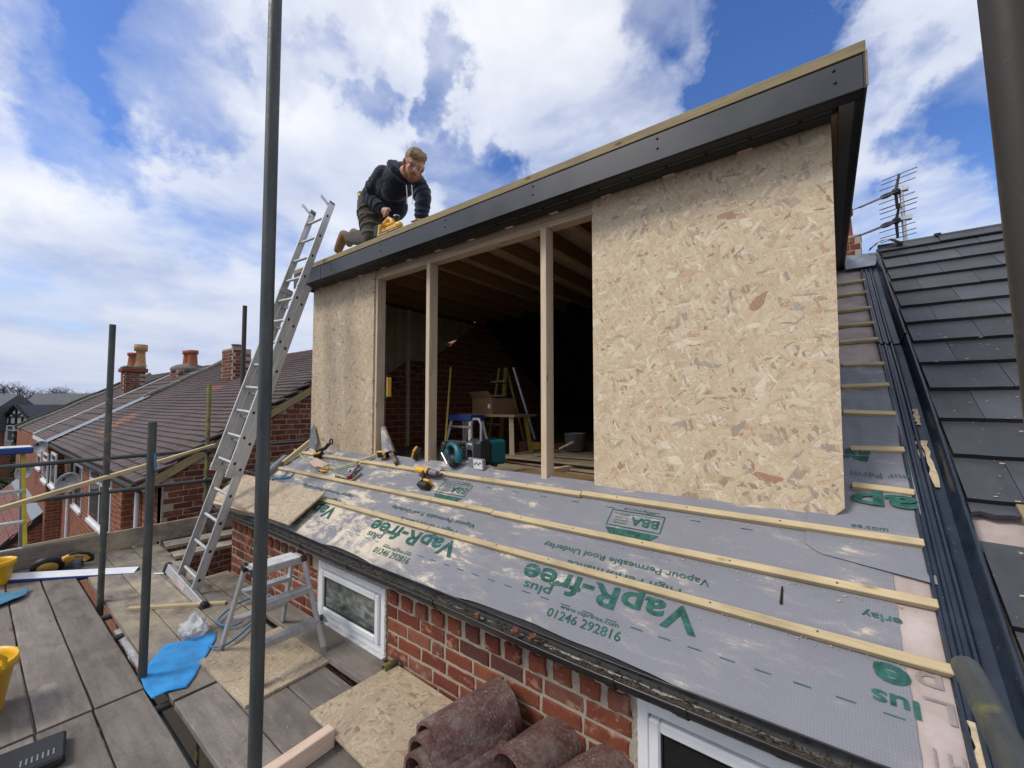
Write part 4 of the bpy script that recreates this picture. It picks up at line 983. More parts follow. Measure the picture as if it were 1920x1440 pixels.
# ================================================================== terrace beyond the alley (left)
NS, NY0, NZ0, NYR = .607, 1.42, .77, 5.55; NZR = NZ0+NS*(NYR-NY0)
NN = Vector((0, -NS, 1)).normalized(); NU = Vector((0, 1, NS)).normalized()
def nroof(x, y, h=0.0): return Vector((x, y, NZ0+NS*(y-NY0)))+NN*h
def onnr(px, py):
    d = ray(px, py); t = (NZ0-NS*NY0-EYE)/(d.z-NS*d.y); return CAM+d*t
def tiled_slope(t, x0, x1, W, G, TH, mat, limit, seed, wav=.012, orange=None, name='roof_tile'):
    r = random.Random(seed); me = []
    for k in range(4):
        b = B(); b.box(W-.004, G*1.5, TH, None, .0, .0025, r); m = b.mesh(name); m.materials.append(MAT[mat]); me.append(m)
    mo = B(); mo.box(W-.004, G*1.5, TH, None, 0, .0025, r); mo = mo.mesh(name); mo.materials.append(MAT['tile_orange'])
    Ls = (NYR-NY0)/NU.y; cells = []; tl = math.atan(TH/G)*.9
    for j in range(int(Ls/G)):
        s = (j+.5)*G+.25*G; y = NY0+s*NU.y; n = int((x1-x0)/W)
        for i in range(n+1):
            x = x1-(i+.5)*W-(W/2 if j % 2 else 0)
            if x < x0: continue
            h = TH*.9+wav*fnoise(x*.55, y*.9, 5)+.004*fnoise(x*2.1, y*2.1)
            cells.append(((nroof(x, y)-CAM).length, x, y, h))
    cells.sort(); st = B()
    for k, (_, x, y, h) in enumerate(cells):
        M = frame(nroof(x, y, h), (1, 0, 0), None, NN) @ RXm(-tl+r.uniform(-.025, .025)) @ RZm(r.uniform(-.02, .02))
        og = orange and orange(x, y)
        if k < limit: put(name, mo if og else r.choice(me), M, t)
        elif og: put(name, mo, M, t)
        else: st.box(W-.004, G*1.5, TH, M)
    if st.v:
        o = st.obj(name+'s', MAT[mat], t); o['kind'] = 'stuff'
XA, XB, XC, XD = -7.5, -17.3, -21.6, -29.0
def terrace():
    a = thing('terraced_house', 'brick end terrace with brown plain tiled roof and timber verge across the alley', 'house', (-12, 1.7, -4.6))
    # walls
    B().bx(XB, XA-.05, 1.71, 1.95, -4.6, .84).obj('rear_wall', MAT['brickwall_y'], a)
    gw = B().prism([(1.71, -4.6), (9.5, -4.6), (9.5, .9), (NYR, NZR-.06), (1.71, NZ0+NS*.29-.05)], 0, .2, Matrix(((0, 0, 1, XA-.212), (1, 0, 0, 0), (0, 1, 0, 0), (0, 0, 0, 1)))).obj('gable_wall', MAT['mortar'], a)
    brick_panel(gw, T(XA-.012, 0, 0) @ RZm(math.pi/2), 1.72, 4.3, -1.9, 3.0, lambda u, v, p: v+.07 < NZ0+NS*(u-p/2-NY0)-.02 and u-p/2 > 1.70, 300, ('so', 'ho'), seed=17, header_every=4)
    # roof
    B().add([nroof(x, y, -.01) for x, y in ((XB, NY0), (XA+.05, NY0), (XA+.05, NYR), (XB, NYR))]+[Vector((XB, 9.7, NZ0)), Vector((XA+.05, 9.7, NZ0))], [(0, 1, 2, 3), (3, 2, 5, 4)]).obj('roof', MAT['tile'], a)
    tiled_slope(a, XB, XA+.06, .21, .128, .030, 'tile', 300, 5, .038, orange=lambda x, y: (abs(x+14.2+(y-2.2)*.5) < .45 and 1.95 < y < 2.75 and (int(x*10) % 3 > 0)) or (-12.9 < x < -12.0 and 3.75 < y < 3.95))
    # verge: barge board and mortar
    for h, w, dx, m in ((-.085, .12, .03, 'treated'), ):
        beam('verge_board', nroof(XA+dx, NY0+.0, h), nroof(XA+dx, NYR, h), .02, w, MAT[m], a, NN)
    beam('eaves_board', (XB, NY0+.06, NZ0-.09), (XA, NY0+.06, NZ0-.09), .02, .12, MAT['black_timber'], a); g = B().path([(XA-.0-.5*i, NY0-.02, NZ0-.05-.006*math.sin(i)) for i in range(int((XA-XB)/.5)+1)], .045, 8); g.obj('gutter', MAT['black_timber'], a)
    x = XA
    while x > XB: B().lathe([(.12, -.22), (.12, .22)], 8, T(x-.22, NYR, NZR+.0) @ RYm(math.pi/2) @ RZm(-math.pi/2), arc=math.pi).obj('ridge_tile', MAT['terracotta'], a); x -= .46
    # lead flashing and mortar hip at the party wall
    for i in range(9):
        y = NY0-.03+.235*i; beam('lead_flashing', nroof(XB, y, .065), nroof(XB, y+.245, .07), .75, .012, MAT['lead'], a, NN)
    B().path([nroof(XB, 3.45+.3*i, .07+.015*math.sin(i*2)) for i in range(8)], .085, 8).obj('party_ridge', MAT['stone_cap'], a)
    # rear windows
    def win(host, px0, px1, py0, py1, Y, lights):
        A = ony(px0, py0, Y); C_ = ony(px1, py1, Y); x0, x1, z0, z1 = A.x, C_.x, C_.z, ony(px1, py0, Y).z
        b = B(); f = .06
        b.bx(x0, x1, Y-.014, Y+.02, z1-f, z1); b.bx(x0, x1, Y-.014, Y+.02, z0, z0+f); b.bx(x0, x0+f, Y-.014, Y+.02, z0+f, z1-f); b.bx(x1-f, x1, Y-.014, Y+.02, z0+f, z1-f)
        for k in range(1, lights): xx = x0+(x1-x0)*k/lights; b.bx(xx-f/2, xx+f/2, Y-.011, Y+.02, z0+f, z1-f)
        b.bx(x0+f, x1-f, Y-.011, Y+.02, z0+(z1-z0)*.68, z0+(z1-z0)*.68+.07)
        w = b.obj('window', MAT['pvc'], host); B().bx(x0+f, x1-f, Y-.004, Y+.006, z0+f, z1-f).obj('pane', MAT['dark_glass'], w); B().bx(x0-.04, x1+.04, Y-.05, Y+.0, z0-.07, z0, .005).obj('sill', MAT['pvc'], w)
    win(a, 170, 206, 882, 1008, 1.71, 2); win(a, 140, 152, 872, 960, 1.71, 1)
    for px, nm in ((258, 'downpipe'), (128, 'downpipe')):
        p = ony(px, 920, 1.66); B().tube((p.x, 1.66, -4.6), (p.x, 1.66, .72), .034, seg=10).obj(nm, MAT['pvc'], a)
    B().bx(-9.15, -8.85, 1.52, 1.715, -4.6, .70).obj('pier', MAT['brickwall_x'], a)
    # second and third houses
    b2 = thing('terraced_house', 'middle terrace house roofed with large brown concrete tiles', 'house', (-19.4, 1.7, -4.6))
    B().bx(XC, XB-.0, 1.40, 1.95, -4.6, .78).obj('rear_wall', MAT['brickwall_y'], b2); B().add([Vector((XB+.003, y, z)) for y, z in ((1.40, -4.6), (1.70, -4.6), (1.70, .8), (1.40, .76))], [(0, 1, 2, 3)]).obj('return_wall', MAT['brickwall_x'], b2)
    B().add([nroof(x, y, -.01) for x, y in ((XC, NY0), (XB, NY0), (XB, NYR), (XC, NYR))]+[Vector((XC, 9.7, NZ0)), Vector((XB, 9.7, NZ0))], [(0, 1, 2, 3), (3, 2, 5, 4)]).obj('roof', MAT['tile_concrete'], b2)
    tiled_slope(b2, XC, XB-.1, .33, .34, .03, 'tile_concrete', 300, 6, .01); beam('eaves_board', (XC, NY0-.02, NZ0-.04), (XB, NY0-.02, NZ0-.04), .03, .12, MAT['pvc_dirty'], b2)
    B().path([nroof(XC, NY0+.42*i, .06) for i in range(11)], .022, 6).obj('mortar_fillet', MAT['pvc'], b2)
    B().lathe([(.12, XC), (.12, XB)], 8, T(0, NYR, NZR) @ RYm(math.pi/2) @ RZm(-math.pi/2), arc=math.pi).obj('ridge', MAT['tile_concrete'], b2)
    win(b2, 97, 103, 850, 915, 1.39, 1); win(b2, 82, 88, 850, 905, 1.39, 1)
    c2 = thing('terraced_house', 'far terrace house with brown tiles ending in a mossy verge', 'house', (-25, 1.7, -4.6))
    B().bx(XD, XC, 1.40, 1.95, -4.6, .78).obj('rear_wall', MAT['brickwall_y'], c2); B().add([nroof(x, y, -.01) for x, y in ((XD, NY0), (XC, NY0), (XC, NYR), (XD, NYR))]+[Vector((XD, 9.7, NZ0)), Vector((XC, 9.7, NZ0))], [(0, 1, 2, 3), (3, 2, 5, 4)]).obj('roof', MAT['tile'], c2)
    tiled_slope(c2, XD, XC-.05, .21, .128, .030, 'tile', 120, 8); 
    for dx in (.0, -1.9): B().path([nroof(XD+1.9+dx, NY0-.05+.42*i, .05+.02*math.sin(i*1.7)) for i in range(11)], .11, 8).obj('verge_mortar', MAT['hedge' if dx else 'stone_cap'], c2)
    win(c2, 71, 76, 846, 880, 1.39, 1)
    # satellite dishes
    for k, (px, py, rad, Y, hh) in enumerate(((75, 838, .36, 1.0, a), (45, 886, .42, .7, a), (128, 905, .36, 1.3, a))):
        p = ony(px, py, (1.22, 1.15, 1.50)[k])
        lab = ('grey satellite dish high on the far terrace wall', 'pale satellite dish low on the far terrace wall', 'large grey satellite dish on the end terrace wall behind the batten')[k]
        t = thing('satellite_dish', lab, 'satellite dish', p)
        sc = (14, 16, 23)[k]*(p-CAM).dot(FW)/776/.62*.85; nrm = Vector((.75, -.55, .35)).normalized(); M = frame(p, nrm.cross(Vector((0, 0, 1))), None, nrm)
        B().lathe([(.001, -.10*sc), (.3*sc, -.075*sc), (.55*sc, -.02*sc), (.62*sc, 0), (.62*sc, .006), (.55*sc, -.014*sc), (.001, -.09*sc)], 22).obj('dish', MAT['dish'], t, M)
        B().tube((0, -.5*sc, 0), (0, -.1*sc, .55*sc), .012, seg=6).box(.06, .06, .10, T(0, -.1*sc, .56*sc)).obj('arm', MAT['dark_steel'], t, M); B().tube((0, 0, -.09*sc), (0, .05, -.45*sc), .02, seg=8).obj('bracket', MAT['dark_steel'], t, M)
terrace()
def out_roof():
    X1 = -17.7; A = Vector((X1, 1.40, -1.27)); E = onx(18, 1012, X1); t = thing('outbuilding', 'single-storey brick outbuilding with red tiled roof and lead flashing behind the yellow steps', 'outbuilding', (-21, .5, -4.6))
    d = (E-A); n = d.cross(Vector((1, 0, 0))).normalized(); n = n if n.z > 0 else -n; L = d.length*1.3; du = d.normalized()
    B().add([A, A+du*L, A+du*L+Vector((-9, 0, 0)), A+Vector((-9, 0, 0))], [(0, 1, 2, 3)]).obj('roof', MAT['tile_red'], t)
    r = random.Random(4); me = [];
    for k in range(3): b = B(); b.box(.26, .30, .02, None, 0, .003, r); m = b.mesh('roof_tile'); m.materials.append(MAT['tile_red']); me.append(m)
    cells = []
    for j in range(int(L/.2)):
        for i in range(34):
            p = A+du*(.12+j*.2)+Vector((-.13-i*.265-(.13 if j % 2 else 0), 0, 0)); cells.append(((p-CAM).length, p))
    cells.sort(key=lambda c: c[0])
    for _, p in cells[:280]: put('roof_tile', r.choice(me), frame(p+n*.025, (1, 0, 0), None, n) @ RXm(.07+r.uniform(-.01, .01)), t)
    beam('lead_flashing', A+n*.05+du*.06+Vector((.02, 0, 0)), A+n*.05+du*.06+Vector((-9, 0, 0)), .34, .015, MAT['lead'], t, n); beam('verge_board', A+Vector((.02, 0, -.08)), A+du*L+Vector((.02, 0, -.08)), .03, .12, MAT['black_timber'], t, n)
    w = B().add([A+Vector((0, 0, -.1)), A+du*L+Vector((0, 0, -.1)), Vector((X1, (A+du*L).y, -4.6)), Vector((X1, 1.4, -4.6))], [(0, 1, 2, 3)]); w.obj('wall', MAT['brickwall_x'], t)
out_roof()
# chimneys of the terrace
q = onx(436, 712, -12.4); pot_stack('chimney_stack', 'square red brick chimney without pots on the brown tiled roof behind the scaffold tube', (-12.75, onx(452, 700, -12.4).y), .78, onx(470, 690, -12.4).y-onx(436, 690, -12.4).y, 2.3, ony(440, 652, q.y).z, [(0, .12, .12, 'stone_cap', 0)], None, collar=False)
q = onx(234, 738, -22.3); pot_stack('chimney_stack', 'corbelled brick chimney with one red and one crowned buff pot on the terrace roof', (-22.7, onx(254, 700, -22.3).y), .62, onx(275, 700, -22.3).y-onx(236, 700, -22.3).y, 1.9, ony(255, 690, q.y).z, [(-.05, .55, .18, 'terracotta', 0)], None)
def pots_extra():
    t = [o for o in bpy.data.objects if o.get('label', '').startswith('corbelled brick chimney')][0]; p = onx(261, 690, -22.5)
    B().lathe([(.22, 0), (.18, .1), (.15, .5), (.15, .62), (.22, .64), (.22, .9), (.16, .9), (.14, .6)], 16).obj('chimney_pot', MAT['buff_clay'], t, T(-22.6, p.y+.05, ony(255, 690, q.y).z+.2))
pots_extra()
q = onx(362, 700, -19.5); pot_stack('chimney_stack', 'rounded rendered chimney with two short red pots on the terrace ridge', (-19.9, q.y), .95, 1.0, 2.2, onx(362, 700, -19.5).z+.10, [(-.28, .62, .17, 'terracotta', 0), (.28, .60, .17, 'terracotta', 0)], None, dome=True)

# half-timbered house and trees in the distance
def far_house():
    D = 36.0
    def P(px, py, dz=0.0): return CAM+ray(px, py)*(D+dz)
    t = thing('timbered_house', 'half-timbered white gabled house with slate roof beyond the terrace', 'house', (P(40, 756).x, P(40, 756).y, -4.6))
    back = (FW-Vector((0, 0, FW.z))).normalized(); r = RT
    c = P(22, 756); up = Vector((0, 0, 1)); M = frame(Vector((c.x, c.y, 0)), r)       # local x right, y away
    def L(px, py): d = P(px, py)-Vector((c.x, c.y, 0)); return d.dot(r), d.z
    x0, zr = L(-60, 735); x1, _ = L(131, 737); _, ze = L(131, 830); xg0, zgb = L(10, 795); xg1, _ = L(46, 795); xa, za = L(22, 761)
    B().add([(x0, 1.5, ze), (x1, 1.5, ze), (x1-.1, 5, zr), (x0, 5, zr), (x1, 9, ze), (x0, 9, ze)], [(0, 1, 2, 3), (3, 2, 4, 5), (1, 4, 2)]).obj('roof', MAT['slate_far'], t, M)
    B().bx(x0, x1-.3, 2.0, 8.5, -4.6, ze).obj('wall', MAT['brickwall_y'], t, M)
    xm = (xg0+xg1)/2; hw = (xg1-xg0)/2+.5
    ga = B().prism([(xm-hw+.2, zgb-1.9), (xm+hw-.2, zgb-1.9), (xm+hw-.2, zgb+.1), (xm, za-.1), (xm-hw+.2, zgb+.1)], 0, 1.6, M=Matrix(((1, 0, 0, 0), (0, 0, 1, .2), (0, 1, 0, 0), (0, 0, 0, 1)))).obj('gable', MAT['cream_render'], t, M)
    f = .13
    def bar(a, b_, w=.09, y=.14): B().tube if 0 else beam('timber', M @ Vector((a[0], y, a[1])), M @ Vector((b_[0], y, b_[1])), .12, w, MAT['black_timber'], ga, up if abs(a[0]-b_[0]) > .05 else r)
    bar((xm-hw-.1, zgb-.02), (xm+hw+.1, zgb-.02), .14); bar((xm-hw, zgb+.62), (xm+hw-.2, zgb+.62)); bar((xm, zgb), (xm, za), .10); bar((xm-.55, zgb), (xm-.55, zgb+.62)); bar((xm+.55, zgb), (xm+.55, zgb+.62)); bar((xm-.05, zgb+.62), (xm-.6, zgb+1.1), .08); bar((xm+.05, zgb+.62), (xm+.6, zgb+1.1), .08)
    bar((xm-hw-.15, zgb+.15), (xm, za+.05), .2, .10); bar((xm+hw+.55, zgb-.35), (xm, za+.05), .2, .10)
    B().add([(xm, -.1, za+.1), (xm+hw+.6, -.1, zgb-.4), (xm+hw+.6, 4.5, zgb-.4), (xm, 4.5, za+.1), (xm-hw-.3, -.1, zgb), (xm-hw-.3, 4.5, zgb)], [(0, 1, 2, 3), (4, 0, 3, 5)]).obj('gable_roof', MAT['slate_far'], t, M)
    w = B(); wx0, wz1 = L(12, 797); wx1, wz0 = L(40, 828)
    for (a, b_, c_, d_) in ((wx0, wx1, wz1-.1, wz1), (wx0, wx1, wz0, wz0+.1), (wx0, wx0+.1, wz0, wz1), (wx1-.1, wx1, wz0, wz1), ((wx0+wx1)/2-.05, (wx0+wx1)/2+.05, wz0, wz1), (wx0, wx1, wz0+.95*(wz1-wz0)*.7, wz0+.95*(wz1-wz0)*.7+.08)): w.bx(a, b_, .06, .19, c_, d_)
    wn = w.obj('window', MAT['pvc'], ga, M); B().bx(wx0+.05, wx1-.05, .12, .17, wz0+.05, wz1-.05).obj('pane', MAT['frosted_glass'], wn, M)
    s0, sz = L(80, 744); B().bx(s0, s0+.6, 3.4, 3.9, sz-.35, sz, M=None).obj('roof_window', MAT['pvc'], t, M); xv, zv = L(131, 737); B().tube((xv-.1, 4.6, zr-.3), (xv-.1, 4.6, zr+.5), .07, seg=8).obj('vent_pipe', MAT['black'], t, M)
    # neighbour's slate roof at the frame edge
    t2 = thing('slate_house', 'dark slate roofed house at the edge beside the half-timbered gable', 'house', (P(-20, 760).x, P(-20, 760).y, -4.6)); a0, zt = L(-80, 738); a1, _ = L(10, 738); _, zq = L(10, 808)
    B().add([(a0, -3.0, zq), (a1, -3.0, zq), (a1, 1, zt), (a0, 1, zt), (a1, 5, zq), (a0, 5, zq)], [(0, 1, 2, 3), (3, 2, 4, 5), (1, 4, 2)]).obj('roof', MAT['slate_far'], t2, M); B().bx(a0, a1-.15, -2.7, 4.6, -4.6, zq).obj('wall', MAT['brickwall_y'], t2, M)
far_house()
def bare_tree(px, py_top, D, h, label, seed, spread=.9):
    r = random.Random(seed); base = CAM+ray(px, 756)*D; topz = (CAM+ray(px, py_top)*D).z; base.z = topz-h
    t = thing('bare_tree', label, 'tree', base, 'bare trees on the skyline'); tr = B(); cr = B()
    def grow(p, d, L, rad, lvl):
        n = 3; pts = [p]; dd = d.copy()
        for i in range(n):
            dd = (dd+Vector((r.uniform(-.22, .22), r.uniform(-.22, .22), r.uniform(-.05, .16)))).normalized(); pts.append(pts[-1]+dd*L/n)
        (tr if lvl < 2 else cr).path(pts, [rad*(1-.35*i/n) for i in range(n+1)], 6 if lvl < 2 else 3, caps=False)
        if lvl >= 7: return
        for k in range(3 if lvl < 5 else 2):
            a = r.uniform(0, 6.28); e = Vector((math.cos(a), math.sin(a), 0)); nd = (dd*.75+e*spread*r.uniform(.45, 1.0)+Vector((0, 0, .12))).normalized()
            grow(pts[-1 if k else r.choice((2, 3))], nd, L*r.uniform(.62, .82), max(rad*.60, .016), lvl+1)
    grow(base, Vector((0, 0, 1)), h*.30, h*.028, 0)
    tr.wobj('trunk', MAT['bark'], t, T(base)); o = cr.wobj('crown', MAT['bark'], t, T(base))
bare_tree(22, 716, 62, 8.5, 'broad bare winter tree above the slate roof of the far house', 3); bare_tree(104, 709, 66, 9.5, 'tall bare winter tree behind the half-timbered house ridge', 5); bare_tree(136, 724, 72, 8, 'small bare winter tree beside the vent pipe', 9); bare_tree(172, 735, 80, 7, 'low bare tree beyond the terrace roofs', 12)
def shrub(px, pyt, pyb, D, w, label, seed, name='conifer_hedge', n=2600, col='hedge'):
    r = random.Random(seed); c = CAM+ray(px, (pyt+pyb)/2)*D; h = abs((CAM+ray(px, pyt)*D).z-(CAM+ray(px, pyb)*D).z); t = thing(name, label, 'hedge', (c.x, c.y, c.z-h/2)); b = B()
    for _ in range(n):
        a = r.uniform(0, 6.28); z = r.uniform(-.5, .5); rr = (w/2)*(1-.5*max(0, z)**2)*math.sqrt(r.uniform(.35, 1))*(.8+.3*fnoise(math.cos(a)*2, math.sin(a)*2, z*5))
        p = c+Vector((rr*math.cos(a), rr*math.sin(a), z*h)); s = r.uniform(.05, .13); b.add([(-s, 0, 0), (0, 0, -s*.5), (s, 0, 0), (0, 0, s*.8)], [(0, 1, 2, 3)], False, T(p) @ RZm(r.uniform(0, 6)) @ RXm(r.uniform(-1, 1)))
    b.wobj('foliage', MAT[col], t, T(c)); B().tube(c-Vector((0, 0, h/2+2.5)), c, .1, .05, seg=8).wobj('stem', MAT['bark'], t)
shrub(47, 808, 900, 31, 1.6, 'dark clipped conifer beside the half-timbered house window', 3); shrub(60, 895, 940, 24, 3.2, 'low rough hedge in the yard behind the yellow steps', 6)
def far_wood():
    r = random.Random(21); b = B()
    for k in range(420):
        px = r.uniform(60, 240); D = r.uniform(85, 110); p = CAM+ray(px, r.uniform(742, 762))*D; p.z -= 3
        for _ in range(9):
            d = Vector((r.uniform(-1, 1), r.uniform(-1, 1), r.uniform(.8, 2.4))); q = p+d*r.uniform(.8, 2.0); b.path([p, (p+q)/2+Vector((r.uniform(-.3, .3), 0, .2)), q], [.06, .04, .015], 3, caps=False)
    o = b.obj('far_wood', MAT['bark']); tag(o, 'distant belt of bare woodland along the skyline', 'woodland', kind='stuff')
far_wood()

# ================================================================== scaffold
tr_ = .02415
def standard(name, label, p0, p1, mat='tube', group=None, cat='scaffold tube'):
    o = pipe(name, p0, p1, tr_, MAT[mat], None, 20); tag(o, label, cat, group); return o
pa = onz(267, 1272); pb = onz(188, 1129)
standard('scaffold_standard', 'tall dark grey upright scaffold tube in front of the small stepladder', (-1.765, .712, -4.55), (-1.745, .70, 3.62), 'tube')
standard('scaffold_standard', 'short upright scaffold tube at the tip of the blue membrane offcut', (pa.x, pa.y, -4.55), (pa.x, pa.y, onx(281, 792, pa.x).z), 'tube')
standard('scaffold_standard', 'upright scaffold tube with yellow stain crossing the white plastic trim', (pb.x, pb.y, -4.55), (pb.x, pb.y, onx(196, 607, pb.x).z), 'tube_patch')
p = atd(389, 840, 5.75); standard('scaffold_standard', 'yellow-green mossy upright scaffold tube at the end rails', (p.x, p.y, -4.55), (p.x, p.y, onx(390, 722, p.x).z), 'tube_moss'); PM = p
p = atd(457, 650, 5.0); standard('scaffold_standard', 'rusty brown upright scaffold tube in front of the brick chimney', (p.x, p.y, -4.55), (p.x, p.y, onx(457, 573, p.x).z), 'tube_rust')
a0 = atd(1882, -60, .52); a1 = atd(1968, 720, .52); dv = (a1-a0).normalized(); standard('scaffold_standard', 'close weathered upright scaffold tube crossing the sky beside the slates', a0-dv*.6, a1+dv*1.6, 'tube_rust')
e0 = atd(1812, 1252, .88); standard('scaffold_putlog', 'scaffold tube with lichen ending over the dark valley trough', e0, e0+Vector((.0, -1.0, -.01)), 'tube_patch')
XR = PM.x+.05
u0, u1 = onx(-60, 881, XR), onx(566, 832, XR); u1.z = u0.z = (onx(390, 846, XR).z+onx(0, 876, XR).z)/2+.0
za, zb_ = onx(0, 876, XR).z, onx(390, 846, XR).z
standard('guard_rail', 'upper horizontal end guard rail tube of the scaffold', (XR, onx(-60, 880, XR).y, za-.005), (XR, 3.35, zb_+.04), 'tube'); standard('guard_rail', 'lower horizontal end guard rail tube of the scaffold', (XR, onx(20, 942, XR).y, onx(75, 935, XR).z-.01), (XR, onx(392, 901, XR).y+.03, onx(385, 901, XR).z), 'tube')
for k, (z, lab) in enumerate(((zb_, 'steel coupler clamping the upper end rail to the mossy tube'), (onx(385, 901, XR).z, 'steel coupler clamping the lower end rail to the mossy tube'))):
    t = thing('scaffold_coupler', lab, 'coupler', (PM.x, PM.y, z)); B().lathe([(.026, -.03), (.037, -.028), (.037, .028), (.026, .03)], 14, T(PM.x, PM.y, z)).obj('collar', MAT['dark_steel'], t); B().tube((PM.x+.05, PM.y-.03, z), (PM.x+.05, PM.y+.03, z), .036, seg=12).obj('jaw', MAT['dark_steel'], t); B().tube((PM.x+.02, PM.y+.045, z), (PM.x+.10, PM.y+.045, z), .007, seg=6).obj('bolt', MAT['steel'], t)
o = beam('timber_rail', onx(-8, 957, -4.5), onx(402, 834, XR+.06), .038, .032, MAT['batten']); tag(o, 'long pale roofing batten slung across the scaffold end rails', 'batten')
o = pipe('blue_tie', onx(291, 850, -3.55), onx(292, 880, -3.55), .006, MAT['blue_rope'], None, 8, 0); tag(o, 'pale blue tie hanging behind the short scaffold tube', 'cord')

# boards
BT = .038
def board(label, group, p0, p1, w, z=ZP, tilt=0.0, seed=0):
    """scaffold board; p0,p1 centre line in plan"""
    r = random.Random(seed); p0, p1 = Vector((*p0, z-BT/2)), Vector((*p1, z-BT/2)); L = (p1-p0).length; b = B(); n = 16
    def ring(i):
        x = -L/2+L*i/n; j = lambda: r.uniform(-.0022, .0022)
        return [(x, -w/2+j(), -BT/2), (x, w/2+j(), -BT/2), (x, w/2+j(), BT/2-.004), (x, w/2-.004+j(), BT/2), (x, -w/2+.004+j(), BT/2), (x, -w/2+j(), BT/2-.004)]
    V = []; Fc = []
    for i in range(n+1): V += ring(i)
    for i in range(n):
        for k in range(6): l = (k+1) % 6; Fc.append((i*6+k, i*6+l, (i+1)*6+l, (i+1)*6+k)[::-1])
    Fc += [tuple(range(6))[::-1][::-1], tuple(range(n*6, n*6+6))[::-1]]
    M = frame((p0+p1)/2, p1-p0) @ RXm(tilt); o = b.add(V, Fc).obj('scaffold_board', MAT['board'], None, M); tag(o, label, 'scaffold board', group)
    for s in (-1, 1): B().box(.0012, w*.9, BT*.7, T(s*(L/2+.0008), 0, -.003)).obj('end_band', MAT['dark_steel'], o, M)
ORD = ('first', 'second', 'third', 'fourth', 'fifth', 'sixth', 'seventh')
OUT = [(.522, .744), (.296, .512), (.071, .286), (-.156, .062), (-.385, -.166), (-.62, -.40)]
gA, gB = 'boards of the outer run, far half', 'boards of the outer run, near half'
for i, (a, c) in enumerate(OUT):
    board('weathered %s board of the outer run counted from the gap, beyond the butt joint' % ORD[i], gA, (-7.02, (a+c)/2), (-3.497, (a+c)/2), c-a, ZP, 0, i); board('stained %s board of the outer run counted from the gap, on the tool case side' % ORD[i], gB, (-3.484, (a+c)/2-.004), (.45, (a+c)/2-.004), c-a, ZP-.006, 0, 20+i)
INN = [(.822, 1.046), (1.053, 1.296), (1.303, 1.548)]
gC, gD = 'boards of the inner run under the ladder', 'boards of the inner run under the strand board sheets'
for i, (a, c) in enumerate(INN):
    board('sawdust-covered %s board of the inner run counted from the gap, at the ladder end' % ORD[i], gC, (-6.95, (a+c)/2), (-3.21-.02*i, (a+c)/2), c-a, ZP, 0, 40+i); board('grey %s board of the inner run counted from the gap, at the strand board end' % ORD[i], gD, (-3.18-.02*i, (a+c)/2), (.75, (a+c)/2), c-a, ZP, 0, 60+i)
board('raised inside scaffold board along the brick wall under the window', None, (-3.95, 1.680), (.7, 1.680), .205, ZP+.045, .0, 81); board('inside scaffold board beyond the stepladder next to the brick corner', None, (-5.2, 1.665), (-3.97, 1.672), .21, ZP-.004, 0, 82)
A1, A2 = onz(352, 1012, .14), onz(455, 985, .14)
board('short upper scaffold board lying across the far end behind the ladder', None, (A1.x, 1.52), (A1.x+.12, 2.45), .225, .15, .03, 90); board('short lower scaffold board lying across the far end behind the ladder', None, (A1.x+.42, 1.50), (A1.x+.52, 2.4), .225, .125, -.02, 91)
# toe board on edge
tb = thing('toe_board', 'grey toe board standing on edge across the far end of the platform', 'scaffold board', (-6.98, 1.2, ZP)); beam('plank', (-6.99, .2, ZP+.115), (-6.93, 2.6, ZP+.13), .038, .225, MAT['board'], tb); 
o = beam('timber_strip', (-7.02, .42, ZP+.235), (-7.0, 1.0, ZP+.245), .03, .03, MAT['batten']); tag(o, 'pale timber strip lying along the top of the toe board', 'batten')
# transoms and ledgers below the boards
zt = ZP-BT-tr_-.002
gT = 'transom tubes below the boards'
for i, x in enumerate((-6.4, -5.05, -4.55, -3.3, -2.35, -1.2, -.1)):
    o = pipe('transom', (x, -.55, zt), (x, 1.74, zt), tr_, MAT['tube']); tag(o, '%s transom tube under the boards counted from the toe board' % ORD[i], 'scaffold tube', gT)
for k, (px, py) in enumerate(((603, 1156), (742, 1238))):
    p = ony(px, py, 1.79); p.z = ZP+.075; o = pipe('putlog_end', (p.x-.01, 1.70 if k else 1.66, p.z), (p.x, 1.80, p.z), tr_, MAT['tube' if k == 0 else 'tube_moss']); tag(o, ('dark tube end butting the brickwork at the left foot of the window', 'mossy tube end butting the brickwork at the right foot of the window')[k], 'scaffold tube')
for y, lab in ((.775, 'long ledger tube under the gap between the two board runs'), (-.45, 'long ledger tube under the outer edge of the platform')):
    o = pipe('ledger', (-7.1, y, zt-.05), (1.0, y, zt-.05), tr_, MAT['tube']); tag(o, lab, 'scaffold tube')
# wrapping caught in the gap
p = onz(240, 1195, ZP-.06); b = B().grid(lambda u, v: (p.x-.25+.8*u, p.y-.05+.09*v, ZP-.07+.02*fnoise(u*7, v*4)+.015*v), 24, 4); o = b.obj('plastic_wrapping', MAT['clear_plastic']); mod(o, 'SOLIDIFY', thickness=.002); tag(o, 'shiny torn plastic wrapping caught in the gap between the board runs', 'plastic wrap')
